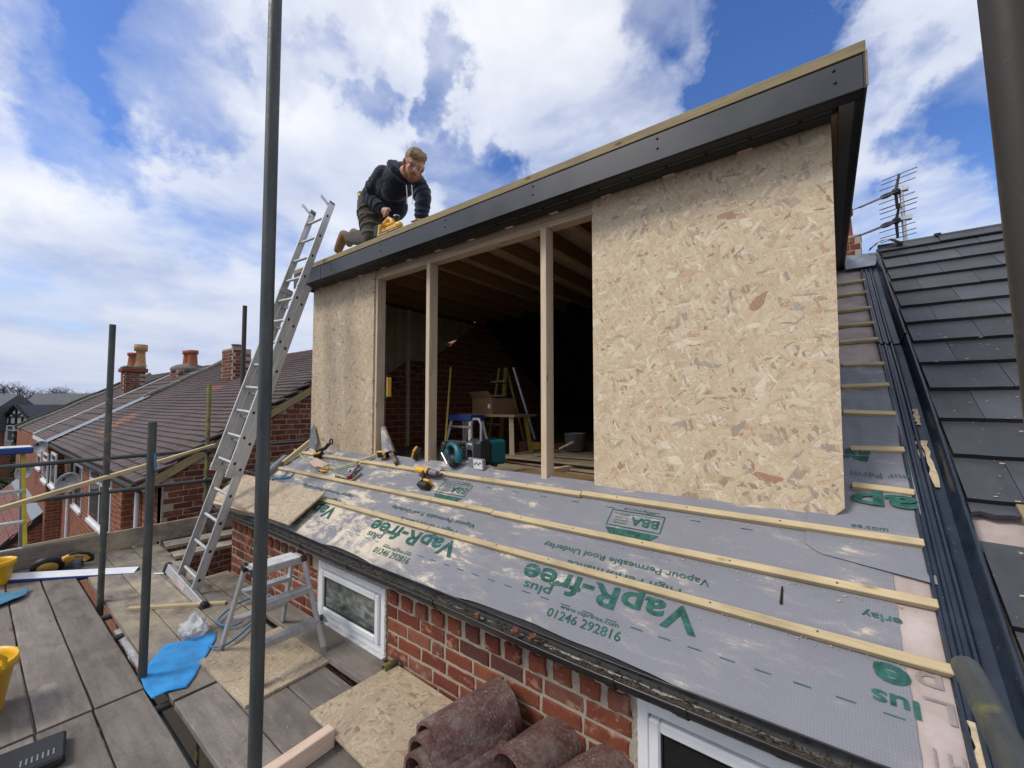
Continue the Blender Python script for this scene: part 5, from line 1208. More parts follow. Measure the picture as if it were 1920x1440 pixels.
# ================================================================== extension ladder
def solve(fn, lo, hi, target):
    for _ in range(50):
        m = (lo+hi)/2
        if (fn(m) > target): lo = m        # image y falls as we climb
        else: hi = m
    return (lo+hi)/2
def extension_ladder():
    A = onz(336, 1088, ZP+.02); Cc = ony(557, 508, YF-.065)
    u = (Cc-A).normalized(); r = (Vector((1, 0, 0))-u*u.x).normalized(); n = r.cross(u); n = n if n.y < 0 else -n     # n points away from the roof
    w = (onz(371, 1112, ZP+.02)-A).dot(r)*.93
    t = thing('extension_ladder', 'silver aluminium extension ladder leaning on the dormer fascia', 'ladder', A+r*w/2)
    sb = solve(lambda s: proj(A+r*w+u*s)[1], 1, 8, 538); st_ = solve(lambda s: proj(A+u*s+n*.07)[1], 1, 9, 398); s0 = solve(lambda s: proj(A+u*s+n*.07)[1], .3, 5, 882)
    def section(a, b, off, wd, nm):
        for k, side in enumerate((0, 1)):
            c0 = A+r*(w/2+(side-.5)*wd)+n*off
            M = frame(c0+u*(a+b)/2, u, None, r); L = b-a; q = B()
            q.box(L, .066, .006, T(0, 0, (.011 if side else -.011)), .001); q.box(L, .006, .026, T(0, .0345, 0), .001); q.box(L, .006, .026, T(0, -.0345, 0), .001)
            o = q.obj('stile', MAT['alu'], t, M)
            B().box(.035, .070, .030, None, .006).obj('end_cap', MAT['treated' if b > 5 else 'grey_plastic'], o, M @ T(L/2, 0, 0))
            s = a+.14
            while s < b-.05:
                B().lathe([(.001, 0), (.017, 0), (.015, .0025), (.001, .003)], 10, None, True, sy=.8).obj('rung_end', MAT['black'], o, frame(c0+u*s, u, None, r if side else -r) @ T(0, 0, .0135))
                s += .262
        s = a+.14
        while s < b-.05:
            p = A+r*(w/2)+n*off+u*s; q = B().tube(p-r*(wd/2-.008), p+r*(wd/2-.008), .0155, seg=10); q.wobj('rung', MAT['alu'], t, frame(p, r)); s += .262
    section(.0, sb, 0, w, 'base'); section(s0, st_, .068, w-.004, 'fly')
    # stabiliser bar
    M = frame(A+r*w/2+n*.02, r, None, u); bar = B().box(1.14, .042, .085, T(0, 0, .02), .003).obj('stabiliser_bar', MAT['alu'], t, M)
    for s in (-1, 1): B().box(.07, .062, .105, T(s*.585, 0, .015), .012).obj('rubber_foot', MAT['rubber'], bar, M)
    B().box(.17, .002, .05, T(0, -.0225 if M.to_3x3() @ Vector((0, 1, 0)) @ n < 0 else .0225, .02)).obj('label', MAT['pink_sticker'], bar, M)
    # top hooks
    for k, side in enumerate((0, 1)):
        p = A+r*(w/2+(side-.5)*(w-.004))+n*.068+u*(st_-.05); q = B(); d = (n*.92+u*.38).normalized(); e = p+d*.15
        m = frame(p+d*.075, d, None, r); q.box(.16, .034, .004, m, .001); m2 = frame(e-u*.0, u, None, r); q.box(.045, .004, .034, T(e-u*.02) @ m2.to_3x3().to_4x4(), .001); q.wobj('hook', MAT['alu'], t, m)
    # guide brackets and sticker
    for s, off in ((sb-.02, .034), (s0+.05, .034)):
        for side in (0, 1): B().box(.05, .15, .04, None, .004).obj('guide_bracket', MAT['alu_dirty'], t, frame(A+r*(w/2+(side-.5)*w)+n*off+u*s, u, None, r))
    s = solve(lambda s: proj(A+r*w+u*s)[1], 1, 6, 762); B().box(.20, .058, .002, T(0, 0, .0155), 0).obj('label', MAT['orange_sticker'], t, frame(A+r*w+u*s, u, None, r))
    s = solve(lambda s: proj(A+r*w+u*s)[1], 1, 6, 742); B().box(.05, .05, .002, T(0, 0, .0155), 0).obj('label', MAT['red_plastic'], t, frame(A+r*w+u*s, u, None, r))
extension_ladder()

# ================================================================== stepladder platform on the strand board
def hop_up():
    z = ZP+.019; rf, rb, lb = onz(600, 1232, z), onz(538, 1170, z), onz(415, 1218, z)
    xb = (rb.x+lb.x)/2; xf = rf.x; y1 = (rf.y+rb.y)/2; y0 = lb.y; t = thing('step_platform', 'dirty aluminium folding step platform standing on a strand board sheet', 'step ladder', ((xb+xf)/2, (y0+y1)/2, z))
    xm = (xb+xf)/2; hd = .085; zt_ = onx(571, 1043, xm+hd).z; ya, yb = y0+.045, y1-.045
    top = B().bx(xm-hd, xm+hd, ya-.01, yb+.01, zt_-.004, zt_, .001).bx(xm-hd, xm-hd+.003, ya, yb, zt_-.045, zt_-.004).bx(xm+hd-.003, xm+hd, ya, yb, zt_-.045, zt_-.004).obj('top_step', MAT['alu_dirty'], t)
    B().bx(xm-hd+.012, xm+hd-.012, ya+.02, yb-.02, zt_+.0005, zt_+.003).obj('tread_mat', MAT['pvc_dirty'], top)
    for sx, x in ((-1, xb), (1, xf)):
        for y, yt in ((y0, ya), (y1, yb)):
            p0 = Vector((x, y, z+.03)); p1 = Vector((xm+sx*(hd-.012), yt, zt_-.006)); d = p1-p0
            leg = beam('leg', p0, p1, .022, .042, MAT['alu_dirty'], t, (1, 0, 0)); f = B().box(.06, .028, .048, None, .006); f.obj('foot', MAT['grey_plastic'], leg, frame(p0, d, None, (1, 0, 0)))
            B().box(.05, .034, .054, None, .006).obj('corner_cap', MAT['black'], leg, frame(p1-d.normalized()*.01, d, None, (1, 0, 0)))
        for k, f in enumerate((.36, .69)):
            zz = z+(zt_-z)*f; x_ = x+(xm+sx*(hd-.012)-x)*f; a = y0+(ya-y0)*f; c = y1+(yb-y1)*f
            B().bx(x_-.038, x_+.038, a+.005, c-.005, zz-.003, zz, .001).bx(x_+sx*.035, x_+sx*.038, a+.005, c-.005, zz-.038, zz-.003).bx(x_-sx*.030, x_-sx*.027, a+.005, c-.005, zz-.03, zz-.003).obj('tread', MAT['alu_dirty'], t)
    for y in (ya-.01, yb+.01): B().tube((xm-hd-.05, y, z+(zt_-z)*.72), (xm+hd+.05, y, z+(zt_-z)*.72), .004, seg=6).obj('stay', MAT['steel'], t)
hop_up()

def ground_sheet(name, label, x0, x1, y0, y1, z, th, mat, rot=0.0):
    o = B().box(x1-x0, y1-y0, th, None, .001).obj(name, MAT[mat], None, T((x0+x1)/2, (y0+y1)/2, z+th/2) @ RZm(rot)); return tag(o, label, 'board')
c = [onz(*p, ZP+.018) for p in ((385, 1235), (440, 1325), (645, 1232), (540, 1152))]
ground_sheet('strand_board', 'strand board sheet under the step platform on the scaffold', c[0].x-.02, (c[1].x+c[2].x)/2, (c[0].y+c[1].y)/2, (c[2].y+c[3].y)/2-.03, ZP+.001, .018, 'osb_floor', .03)
ground_sheet('strand_board', 'strand board sheet under the old clay ridge tiles', -2.36, -1.10, 1.215, 1.775, ZP+.047, .018, 'osb_floor', -.03)
a0 = onz(556, 1424, ZP+.05); a1 = onz(622, 1378, ZP+.05); dd = (a1-a0).normalized(); o = beam('timber_block', a1-dd*.95, a1, .062, .095, MAT['pink_timber'], None, (0, 0, 1), .004); tag(o, 'planed pale timber length lying against the strand board sheet', 'timber')
def ridge_tile(label, M, L=.44, r=.118, th=.017, group=None):
    b = B(); n = 18; rr = random.Random(int(M.translation.x*1000)); V = []; k = 14
    for i in range(k+1):
        x = -L/2+L*i/k; fl = 1+(.05 if i >= k-1 else 0)
        for j in range(n+1):
            a = math.pi*(.5-.56+1.12*j/n); q = r*fl+.0018*fnoise(x*9, a*3, L*50); e = 0
            if i in (0, k): e = .006*fnoise(a*4, x*3, M.translation.y)
            V.append((x+e, q*math.cos(a), q*math.sin(a)*1.0))
    Fc = [(i*(n+1)+j, (i+1)*(n+1)+j, (i+1)*(n+1)+j+1, i*(n+1)+j+1) for i in range(k) for j in range(n)]
    o = b.add(V, Fc, True).obj('ridge_tile', MAT['clay_ridge'], None, M); mod(o, 'SOLIDIFY', thickness=th, offset=-1); mod(o, 'EDGE_SPLIT', split_angle=R(40)); return tag(o, label, 'roof tile', group)
zq = ZP+.066
ax = Vector((.10, 1, .0)).normalized()
def rt(label, px, py, z, roll=0.0, yaw=0.0, pitch=0.0, L=.44):
    p = onz(px, py, z); return ridge_tile(label, frame(p, Matrix.Rotation(yaw, 3, 'Z') @ ax) @ RYm(pitch) @ RXm(roll), L)
rt('red-brown half-round ridge tile topmost on the nested stack', 880, 1368, zq+.135, .1, -.12, -.03)
rt('half-round ridge tile second in the nested stack', 868, 1396, zq+.100, .12, -.10, -.02)
rt('half-round ridge tile third in the nested stack', 862, 1428, zq+.060, .12, -.10, .0)
rt('half-round ridge tile lowest of the nested stack', 858, 1465, zq+.02, .1, -.08, .0)
rt('greyish half-round ridge tile lying beside the nested stack', 1020, 1425, ZP+.12, -.06, -.10, .04)
rt('lichen-grey ridge tile lying nearest the second window', 1140, 1470, ZP+.11, -.5, -.22, .02)
# ================================================================== odds and ends on the platform
def cloth(name, label, cat, pts, z, mat, amp=.008, lift=None):
    """sheet through photo outline pts, laid at height z"""
    P3 = [onz(px, py, z) for px, py in pts]; cx = sum(p.x for p in P3)/len(P3); cy = sum(p.y for p in P3)/len(P3); n = 10; V = []; m = len(P3); per = []
    for i in range(m):
        a, b_ = P3[i], P3[(i+1) % m]
        for k in range(6): per.append(a.lerp(b_, k/6))
    N_ = len(per)
    for k in range(n+1):
        f = k/n
        for p in per:
            x, y = cx+(p.x-cx)*f, cy+(p.y-cy)*f; h = amp*(.4+fnoise(x*5, y*5, 2))+.004*fnoise(x*17, y*17)
            if lift: h += lift(x, y)
            V.append((x, y, z+max(.001, h)))
    Fc = []
    for k in range(n):
        for i in range(N_): j = (i+1) % N_; Fc.append((k*N_+i, (k+1)*N_+i, (k+1)*N_+j, k*N_+j))
    o = B().add(V, Fc, True).obj(name, MAT[mat]); mod(o, 'SOLIDIFY', thickness=.0012, offset=1); return tag(o, label, cat)
cloth('membrane_offcut', 'bright blue membrane offcut spread on the boards at the tube foot', 'sheet', [(264, 1275), (283, 1240), (309, 1210), (345, 1200), (405, 1184), (404, 1200), (390, 1225), (378, 1245), (365, 1270), (350, 1290), (316, 1298), (284, 1313), (272, 1295)], ZP+.004, 'sheet_blue', .010)
cloth('plastic_sheet', 'crumpled teal plastic sheet beside the white trim strip', 'sheet', [(-60, 1130), (-10, 1115), (30, 1113), (46, 1107), (55, 1104), (50, 1117), (30, 1127), (0, 1138), (-50, 1160)], ZP+.012, 'teal_sheet', .035)
def bag():
    c = onz(362, 1182, ZP+.03); r = random.Random(2)
    def fn(u, v):
        a = 2*math.pi*u; el = math.pi*(v-.5); d = Vector((math.cos(a)*math.cos(el)*.115, math.sin(a)*math.cos(el)*.085, (math.sin(el)+.8)*.052)); k = 1+.35*fnoise(d.x*26, d.y*26, d.z*26)+.18*fnoise(d.x*60, d.y*60, d.z*60)
        p = c+Vector((d.x*k, d.y*k, d.z*k-.03)); 
        if v > .75: p += Vector((.0, .02, .06*(v-.75)*4*(.5+.5*math.sin(a*2))))
        return p
    o = B().grid(fn, 44, 26).obj('plastic_bag', MAT['clear_plastic']); tag(o, 'crumpled clear plastic bag beside the ladder foot', 'plastic bag')
bag()
def curvy(name, label, cat, pts, r, mat, seg=8):
    P3 = [Vector(p) for p in pts]; out = []; n = len(P3)
    for i in range(n-1):
        p0, p1, p2, p3 = P3[max(0, i-1)], P3[i], P3[i+1], P3[min(n-1, i+2)]
        for k in range(7):
            s = k/7; out.append(.5*((2*p1)+(p2-p0)*s+(2*p0-5*p1+4*p2-p3)*s*s+(3*p1-p0-3*p2+p3)*s**3))
    out.append(P3[-1]); o = B().path(out, r, seg).obj(name, MAT[mat]); return tag(o, label, cat)
curvy('air_hose', 'blue air hose looping round the step platform legs', 'hose', [onz(*p, ZP+.028) for p in ((392, 1212), (404, 1213), (425, 1208), (450, 1190), (470, 1172), (500, 1150))]+[onz(*p, ZP+.03) for p in ((500, 1116), (470, 1122), (440, 1135), (418, 1152), (408, 1163), (412, 1170), (430, 1174), (455, 1165), (478, 1140), (496, 1118), (502, 1108))], .0075, 'blue_rope')
o = beam('batten_offcut', onz(240, 1141, ZP+.013), onz(424, 1130, ZP+.013), .042, .024, MAT['batten']); tag(o, 'pale batten offcut lying under the ladder stabiliser bar', 'timber')
def bucket(label, c, r0, r1, h, handle=True):
    t = thing('bucket', label, 'bucket', c); M = T(c); b = B().lathe([(.001, 0), (r0, 0), (r0*1.02, .02), (r1*.97, h-.05), (r1*1.06, h-.045), (r1*1.07, h), (r1, h+.004), (r1*.97, h-.03), (r0*.96, .02), (.001, .015)], 36); b.obj('body', MAT['bucket_yellow'], t, M)
    if handle:
        for a in (.35, .35+math.pi):
            q = [(0, -.07, 0), (0, -.075, .05), (0, -.05, .085), (0, 0, .10), (0, .05, .085), (0, .075, .05), (0, .07, 0)]; B().path(q, .012, 8).obj('handle', MAT['bucket_yellow'], t, M @ RZm(a) @ T(r1*1.02, 0, h-.02))
    return t
cb = onz(-28, 1352, ZP); bucket('large yellow flexible tub with loop handles at the platform edge', (cb.x-.08, cb.y-.08, ZP), .145, .19, .31); cb = onz(-12, 1098, ZP); bucket('small yellow bucket beside the yellow steps', (cb.x, cb.y, ZP), .10, .135, .235, False)
def white_trim():
    a, b_ = onz(-20, 1083, ZP+.06), onz(256, 1068, ZP+.015); L = (b_-a).length; t = thing('trim_strip', 'long white plastic trim angle lying across the outer boards', 'trim', (a+b_)/2); M = frame((a+b_)/2, b_-a)
    B().box(L, .10, .004, RXm(.35), .001).obj('face', MAT['pvc'], t, M); B().box(L, .004, .045, T(0, .05, .0) @ RXm(.2), .001).obj('return_edge', MAT['black'], t, M); B().box(L, .012, .02, T(0, -.050, -.025), .002).obj('front_edge', MAT['blue_plastic'], t, M)
white_trim()
def yellow_steps():
    f = onz(48, 1064, ZP); x = f.x; t = thing('yellow_steps', 'yellow fibreglass steps with blue top cap at the end of the platform', 'step ladder', (x, f.y-.25, ZP)); zt_ = onx(35, 853, x+.12).z; y1 = f.y; y0 = y1-.52
    for sx, xx in ((1, x), (-1, x-.75)):
        for y, yt in ((y1, y1-.05), (y0, y0+.05)):
            beam('stile', (xx, y, ZP+.0), (x-.36+sx*.06 if sx < 0 else x-.24, yt, zt_), .065, .03, MAT['ladder_yellow' if sx > 0 else 'alu_dirty'], t, (0, 1, 0))
    for k, f_ in enumerate((.17, .40, .67, )):
        zz = ZP+(zt_-ZP)*f_; xx = x+(-.24)*f_; B().bx(xx-.05, xx+.05, y0+.02, y1-.02, zz-.03, zz, .002).obj('tread', MAT['alu_dirty'], t)
    tc = B().bx(x-.44, x-.10, y0-.02, y1+.02, zt_-.01, zt_+.06, .012).obj('top_cap', MAT['blue_plastic'], t); B().bx(x-.43, x-.11, y0-.01, y1+.01, zt_+.0605, zt_+.064).obj('top_mat', MAT['pvc_dirty'], tc)
yellow_steps()
def text_on(parent, s, M, width, mat, bold=.0):
    V, Fc = text_mesh(s, bold); xs = [v.x for v in V]; k = width/(max(xs)-min(xs)); cx = (max(xs)+min(xs))/2; B().add([((v.x-cx)*k, (v.y-.35)*k, 0) for v in V], Fc).obj('lettering', MAT[mat], parent, M)
def circular_saw():
    c = onz(112, 1066, ZP+.02); t = thing('circular_saw', 'yellow and black cordless circular saw resting by the toe board', 'power saw', (c.x, c.y, ZP)); ax_ = (onz(158, 1060)-onz(70, 1078)).normalized(); M = frame((c.x, c.y, ZP+.02), ax_) @ RXm(.55)
    B().box(.36, .17, .006, T(0, 0, 0), .002).obj('base_plate', MAT['dark_steel'], t, M)
    b = B(); 
    b.lathe([(.02, -.028), (.115, -.028), (.125, -.02), (.125, .02), (.115, .028), (.02, .028)], 26, T(-.09, 0, .065) @ RXm(math.pi/2)); g = b.obj('blade_guard', MAT['black'], t, M); B().lathe([(.001, .03), (.07, .03), (.085, .024)], 22, T(-.09, -.002, .065) @ RXm(math.pi/2)).obj('guard_face', MAT['tool_yellow'], g, M); text_on(g, 'DeWALT', M @ T(-.09, -.034, .105) @ RXm(math.pi/2), .11, 'white_paper', .02)
    B().path([(.0, 0, .10), (.05, 0, .155), (.12, 0, .165), (.18, 0, .14), (.21, 0, .09), (.18, 0, .06)], [.026, .022, .02, .022, .026, .026], 10).obj('handle', MAT['tool_yellow'], t, M); B().path([(.06, 0, .175), (.14, 0, .178), (.21, 0, .14), (.235, 0, .09)], [.012, .016, .018, .015], 8).obj('grip', MAT['black'], t, M); B().tube((0, .03, .07), (.10, .06, .07), .045, .04, seg=14).obj('motor', MAT['tool_yellow'], t, M); B().box(.10, .075, .06, T(.21, .02, .055), .01).obj('battery', MAT['black'], t, M)
circular_saw()
def black_case():
    c = onz(28, 1438, ZP+.02); t = thing('tool_case', 'black plastic tool lid lying on the boards by the tub', 'case', (c.x, c.y, ZP)); M = frame((c.x, c.y, ZP+.025), onz(75, 1410)-onz(0, 1440)); B().box(.34, .24, .045, None, .01).obj('lid', MAT['black'], t, M)
    for i in range(7): B().box(.006, .05, .004, T(.02+.018*i, -.05, .0235)).obj('rib', MAT['grey_plastic'], t, M)
black_case()
p = onz(300, 1075, ZP+.01); o = B().box(.12, .03, .004, None, .001).tube((.05, 0, 0), (.05, 0, .035), .004, seg=6).obj('trim_clip', MAT['pvc'], None, T(p) @ RZm(.6)); tag(o, 'small white plastic clip on the boards beside the scaffold tube', 'clip')
# ================================================================== things lying on the underlay
def rp(px, py, h): return onroof(px, py, h)
def saw_bench():
    cs = [rp(412, 925, .09), rp(480, 942, .09), rp(545, 963, .09), rp(612, 938, .09), rp(486, 905, .09)]
    a, b_, c = rp(400, 920, .1), rp(541, 964, .1), rp(613, 943, .1); ex = (b_-a); ey = (c-b_); n = ex.cross(ey).normalized(); n = n if n.z > 0 else -n
    M = frame(a+ex*.5+ey*.5, ex, None, n); o = B().box(ex.length, ey.length, .018, None, .001).obj('strand_board', MAT['osb_floor'], None, M); tag(o, 'small strand board panel laid over timber on the lower roof edge', 'board')
    p0, p1 = rp(405, 945, .045), rp(541, 980, .045); q = beam('timber_bearer', p0, p1, .047, .085, MAT['stud'], None, RN); tag(q, 'timber bearer under the small strand board panel on the roof', 'timber')
saw_bench()
def roll():
    a, b_ = rp(492, 897, .05), rp(537, 858, .05); d = (b_-a).normalized(); t = thing('pipe_offcut', 'dark grey split plastic pipe lying over the battens beside the ladder', 'pipe', a); B().tube(a-d*.12, b_, .046, seg=20, hollow=.9).wobj('pipe', MAT['grey_plastic'], t, frame(a, d)); B().tube(a-d*.1+RX*.05-RN*.03, b_+d*.12+RX*.05-RN*.03, .004, seg=6).wobj('edge_strip', MAT['pvc'], t)
    o = beam('batten_offcut', rp(532, 868, .055), rp(585, 825, .08), .045, .05, MAT['batten'], None, RN); tag(o, 'square batten offcut poking out of the split grey pipe', 'timber')
roll()
o = B().prism([(-.18, -.03), (.05, -.06), (.10, -.035), (.20, -.03), (.21, .04), (-.15, .055)], -.02, .025).obj('timber_offcut', MAT['pink_timber'], None, frame(rp(597, 871, .032), RX, None, RN) @ RZm(-.12)); tag(o, 'pinkish shaped timber offcut lying between the upper battens', 'timber')
def snips():
    c = rp(603, 881, .03); t = thing('snips', 'yellow handled tin snips lying on the batten', 'tool', c); M = frame(c, RX, None, RN) @ RZm(.15)
    for s in (-1, 1): B().path([(-.02, s*.004, 0), (.02, s*.018, 0), (.06, s*.022, 0), (.10, s*.016, 0)], [.006, .011, .012, .009], 8).obj('handle', MAT['yellow'], t, M)
    B().box(.07, .02, .008, T(-.05, 0, 0), .003).obj('blade', MAT['steel'], t, M)
snips()
curvy('air_hose', 'yellow-green air hose trailing over the battens to the battery tools', 'hose', [rp(*p, .045) for p in ((552, 842), (560, 848), (568, 858), (575, 862))]+[rp(*p, .045) for p in ((615, 876), (635, 876), (655, 871), (675, 863), (690, 858), (712, 850))], .006, 'green_cord')
for k, (x, y, x2, y2, lab) in enumerate(((679, 862, 697, 856, 'pale yellow hose coupling on the air hose'), (630, 890, 646, 895, 'pale yellow hose coupling lying loose on the batten'))):
    a, b_ = rp(x, y, .05), rp(x2, y2, .05); o = B().tube(a, b_, .012, seg=12).tube(b_, b_+(b_-a)*.25, .008, seg=10).wobj('hose_coupling', MAT['batten'], None, frame(a, b_-a)); tag(o, lab, 'coupling')
def utility():
    a, b_ = rp(656, 893, .04), rp(671, 873, .06); t = thing('sealant_gun', 'grey and red sealant applicator lying on the middle batten', 'tool', a); B().tube(a, b_, .018, seg=12).wobj('barrel', MAT['grey_plastic'], t); B().tube(a-(b_-a)*.12, a+(b_-a)*.1, .02, seg=12).tube(b_-(b_-a)*.1, b_+(b_-a)*.05, .02, seg=12).wobj('grip', MAT['red_plastic'], t); B().tube(b_, b_+(b_-a)*.45, .005, .003, seg=8).wobj('nozzle', MAT['white_paper'], t)
    o = beam('timber_wedge', rp(658, 902, .03), rp(678, 887, .03), .02, .02, MAT['treated'], None, RN); tag(o, 'small brown timber wedge beside the sealant applicator', 'timber')
utility()
curvy('cord_loop', 'pale blue cord looped on the sawdust at the left roof edge', 'cord', [rp(*p, .02) for p in ((488, 916), (495, 905), (510, 898), (528, 896), (545, 893), (551, 886), (546, 881), (538, 886), (531, 893), (520, 897), (540, 896), (550, 890))], .0055, 'blue_rope')
curvy('cord_loop', 'tangled blue cord hanging over the gutter end behind the ladder', 'cord', [rp(*p, .03) for p in ((405, 938), (418, 930), (432, 927), (447, 930), (440, 937), (425, 935), (412, 942), (430, 945), (450, 935))], .006, 'blue_rope')

def tool_battery(label, px, py, h, rotv, name='tool_battery'):
    c = rp(px, py, h); t = thing(name, label, 'battery', c); M = frame(c, RX, None, RN) @ rotv; B().box(.115, .08, .045, T(0, 0, -.01), .008).obj('pack', MAT['black'], t, M); B().box(.112, .076, .022, T(0, 0, .022), .006).obj('shoe', MAT['tool_yellow'], t, M); B().box(.08, .05, .012, T(0, 0, .037), .003).obj('rails', MAT['black'], t, M)
tool_battery('yellow and black battery pack leaning by the second post', 781, 850, .10, RZm(.3) @ RYm(-.9)); tool_battery('yellow battery pack at the foot of the corner post', 718, 851, .08, RZm(.1) @ RXm(1.2))
o = B().prism([(-.16, -.018), (.17, -.03), (.17, .0), (-.12, .03)], -.02, .02).obj('slate_wedge', MAT['clay_ridge'], None, frame(rp(737, 856, .07), RX, None, RN) @ RZm(-.45)); tag(o, 'dark red-brown tile sliver leaning by the yellow battery', 'tile')
def impact_driver():
    H0, H1, Bt = rp(783, 880, .075), rp(826, 889, .075), rp(796, 909, .045); d = (H1-H0).normalized(); n = RN; hd = (Bt-(H0.lerp(H1, .32))); t = thing('impact_driver', 'yellow and black cordless impact driver lying on the underlay between battens', 'power tool', Bt-RN*.04)
    B().tube(H0, H0.lerp(H1, .62), .030, seg=18).ball(H0, .030).wobj('motor_housing', MAT['tool_yellow'], t, frame(H0, d)); B().tube(H0.lerp(H1, .58), H0.lerp(H1, .86), .031, .022, seg=18).wobj('gear_case', MAT['grey_plastic'], t, frame(H0, d)); B().tube(H0.lerp(H1, .86), H1+d*.02, .012, .011, seg=12).tube(H1+d*.02, H1+d*.07, .004, seg=8).wobj('chuck', MAT['dark_steel'], t, frame(H0, d)); B().tube(H0.lerp(H1, .5)+RN*.001, H0.lerp(H1, .6), .0315, seg=18).wobj('collar', MAT['black'], t)
    g0 = H0.lerp(H1, .30); g1 = Bt+RN*.02-hd*.12; B().path([g0, g0.lerp(g1, .35)-d*.008, g0.lerp(g1, .7)-d*.008, g1], [.027, .021, .020, .024], 12).wobj('handle', MAT['black'], t, frame(g0, g1-g0)); B().path([g0+RN*.012, g0.lerp(g1, .25)+RN*.014], [.026, .02], 10).wobj('handle_shell', MAT['tool_yellow'], t)
    M = frame(Bt, d, None, hd); B().box(.12, .08, .05, T(0.005, 0, .012), .010).obj('battery', MAT['black'], t, M); B().box(.115, .078, .022, T(.005, 0, -.030), .007).obj('battery_shoe', MAT['tool_yellow'], t, M)
impact_driver()
def multi_tool():
    b0, tp = rp(598, 853, .05), rp(621, 828, .17); d = (tp-b0).normalized(); t = thing('multi_tool', 'black and yellow cordless tool with ring end propped against the left panel', 'power tool', b0-RN*.04)
    M = frame(b0, RX, None, RN) @ RZm(.3); B().box(.10, .075, .06, None, .009).obj('battery', MAT['black'], t, M); B().box(.098, .072, .02, T(.01, 0, .04), .006).obj('battery_shoe', MAT['tool_yellow'], t, M); B().path([b0+RN*.05, b0.lerp(tp, .5), b0.lerp(tp, .8)], [.026, .020, .022], 12).wobj('body', MAT['black'], t, frame(b0, d)); q = frame(tp, RX, None, Vector((.3, -1, .1))); B().path([(.03*math.cos(a*.6), .03*math.sin(a*.6), 0) for a in range(11)], .009, 8, True).obj('ring', MAT['black'], t, q)
multi_tool()
# grey lead flap and membrane at the left corner, curled membrane by the corner post
c0 = ony(592, 818, YD-.03); o = B().prism([(-.10, -.10), (-.02, -.16), (.06, -.07), (-.06, .14), (-.10, .10)], 0, .006).obj('lead_flap', MAT['lead'], None, frame(c0, (1, 0, 0), None, (0, -1, .15)) @ RYm(.15)); tag(o, 'grey pointed lead flap at the lower corner of the left panel', 'flashing')
def cone():
    a = Vector((LX+.06, YD+.10, zb+.30)); b_ = Vector((LX+.32, YD-.01, zb+.03)); t = B().tube(a, b_, .03, .075, seg=18, caps=False).wobj('membrane_roll', MAT['underlay'], None, frame(a, b_-a)); tag(t, 'grey rolled membrane offcut leaning inside the corner post', 'roll')
cone()
o = B().grid(lambda u, v: (P2-.04+.36*u, YD-.06-.05*v+.01*math.sin(u*6), zroof(YD-.06-.05*v)+.03+.02*math.sin(v*3)+.012*fnoise(u*6, v*3)), 20, 6).obj('membrane_flap', MAT['membrane']); mod(o, 'SOLIDIFY', thickness=.003); tag(o, 'brown rag of membrane at the foot of the second post', 'membrane')
def level():
    c = ony(724, 726, YD-.0); t = thing('torpedo_level', 'black and yellow torpedo level hung on the corner post', 'spirit level', c); M = T(c.x+.005, YD+.02, c.z); B().box(.022, .05, .24, None, .006).obj('body', MAT['black'], t, M); B().box(.014, .052, .20, T(.016, 0, 0), .004).obj('edge', MAT['tool_yellow'], t, M)
level()
# ------------------------------------------------------------------ saw, radio and boxes in the opening
yb_ = YD+.02
def jigsaw():
    S = 1.0; c = ony(846, 850, YD-.02); t = thing('cordless_saw', 'teal and black cordless saw on the sill beside the radio', 'power saw', (c.x, c.y, zb)); M = T(c.x, YD+.0, zb+.10) @ RZm(-.25)
    B().path([(-.10, 0, .05), (-.06, 0, .095), (.0, 0, .10), (.07, 0, .075), (.11, 0, .02), (.09, 0, -.04)], [.022, .020, .020, .028, .038, .042], 12).obj('body', MAT['teal'], t, M); B().path([(-.10, 0, .05), (-.085, 0, -.01), (-.03, 0, -.055), (.05, 0, -.06)], [.026, .028, .034, .04], 12).obj('lower_body', MAT['teal'], t, M); B().box(.07, .07, .13, T(-.135, 0, .045) @ RYm(.35), .01).obj('battery', MAT['black'], t, M)
    B().lathe([(.001, .012), (.03, .012), (.055, 0), (.06, -.03)], 20, T(.05, -.045, -.04) @ RXm(math.pi/2)).obj('motor_cap', MAT['black'], t, M); B().box(.14, .06, .012, T(-.02, -.05, -.02) @ RYm(.7), .004).obj('shoe', MAT['steel'], t, M)
jigsaw()
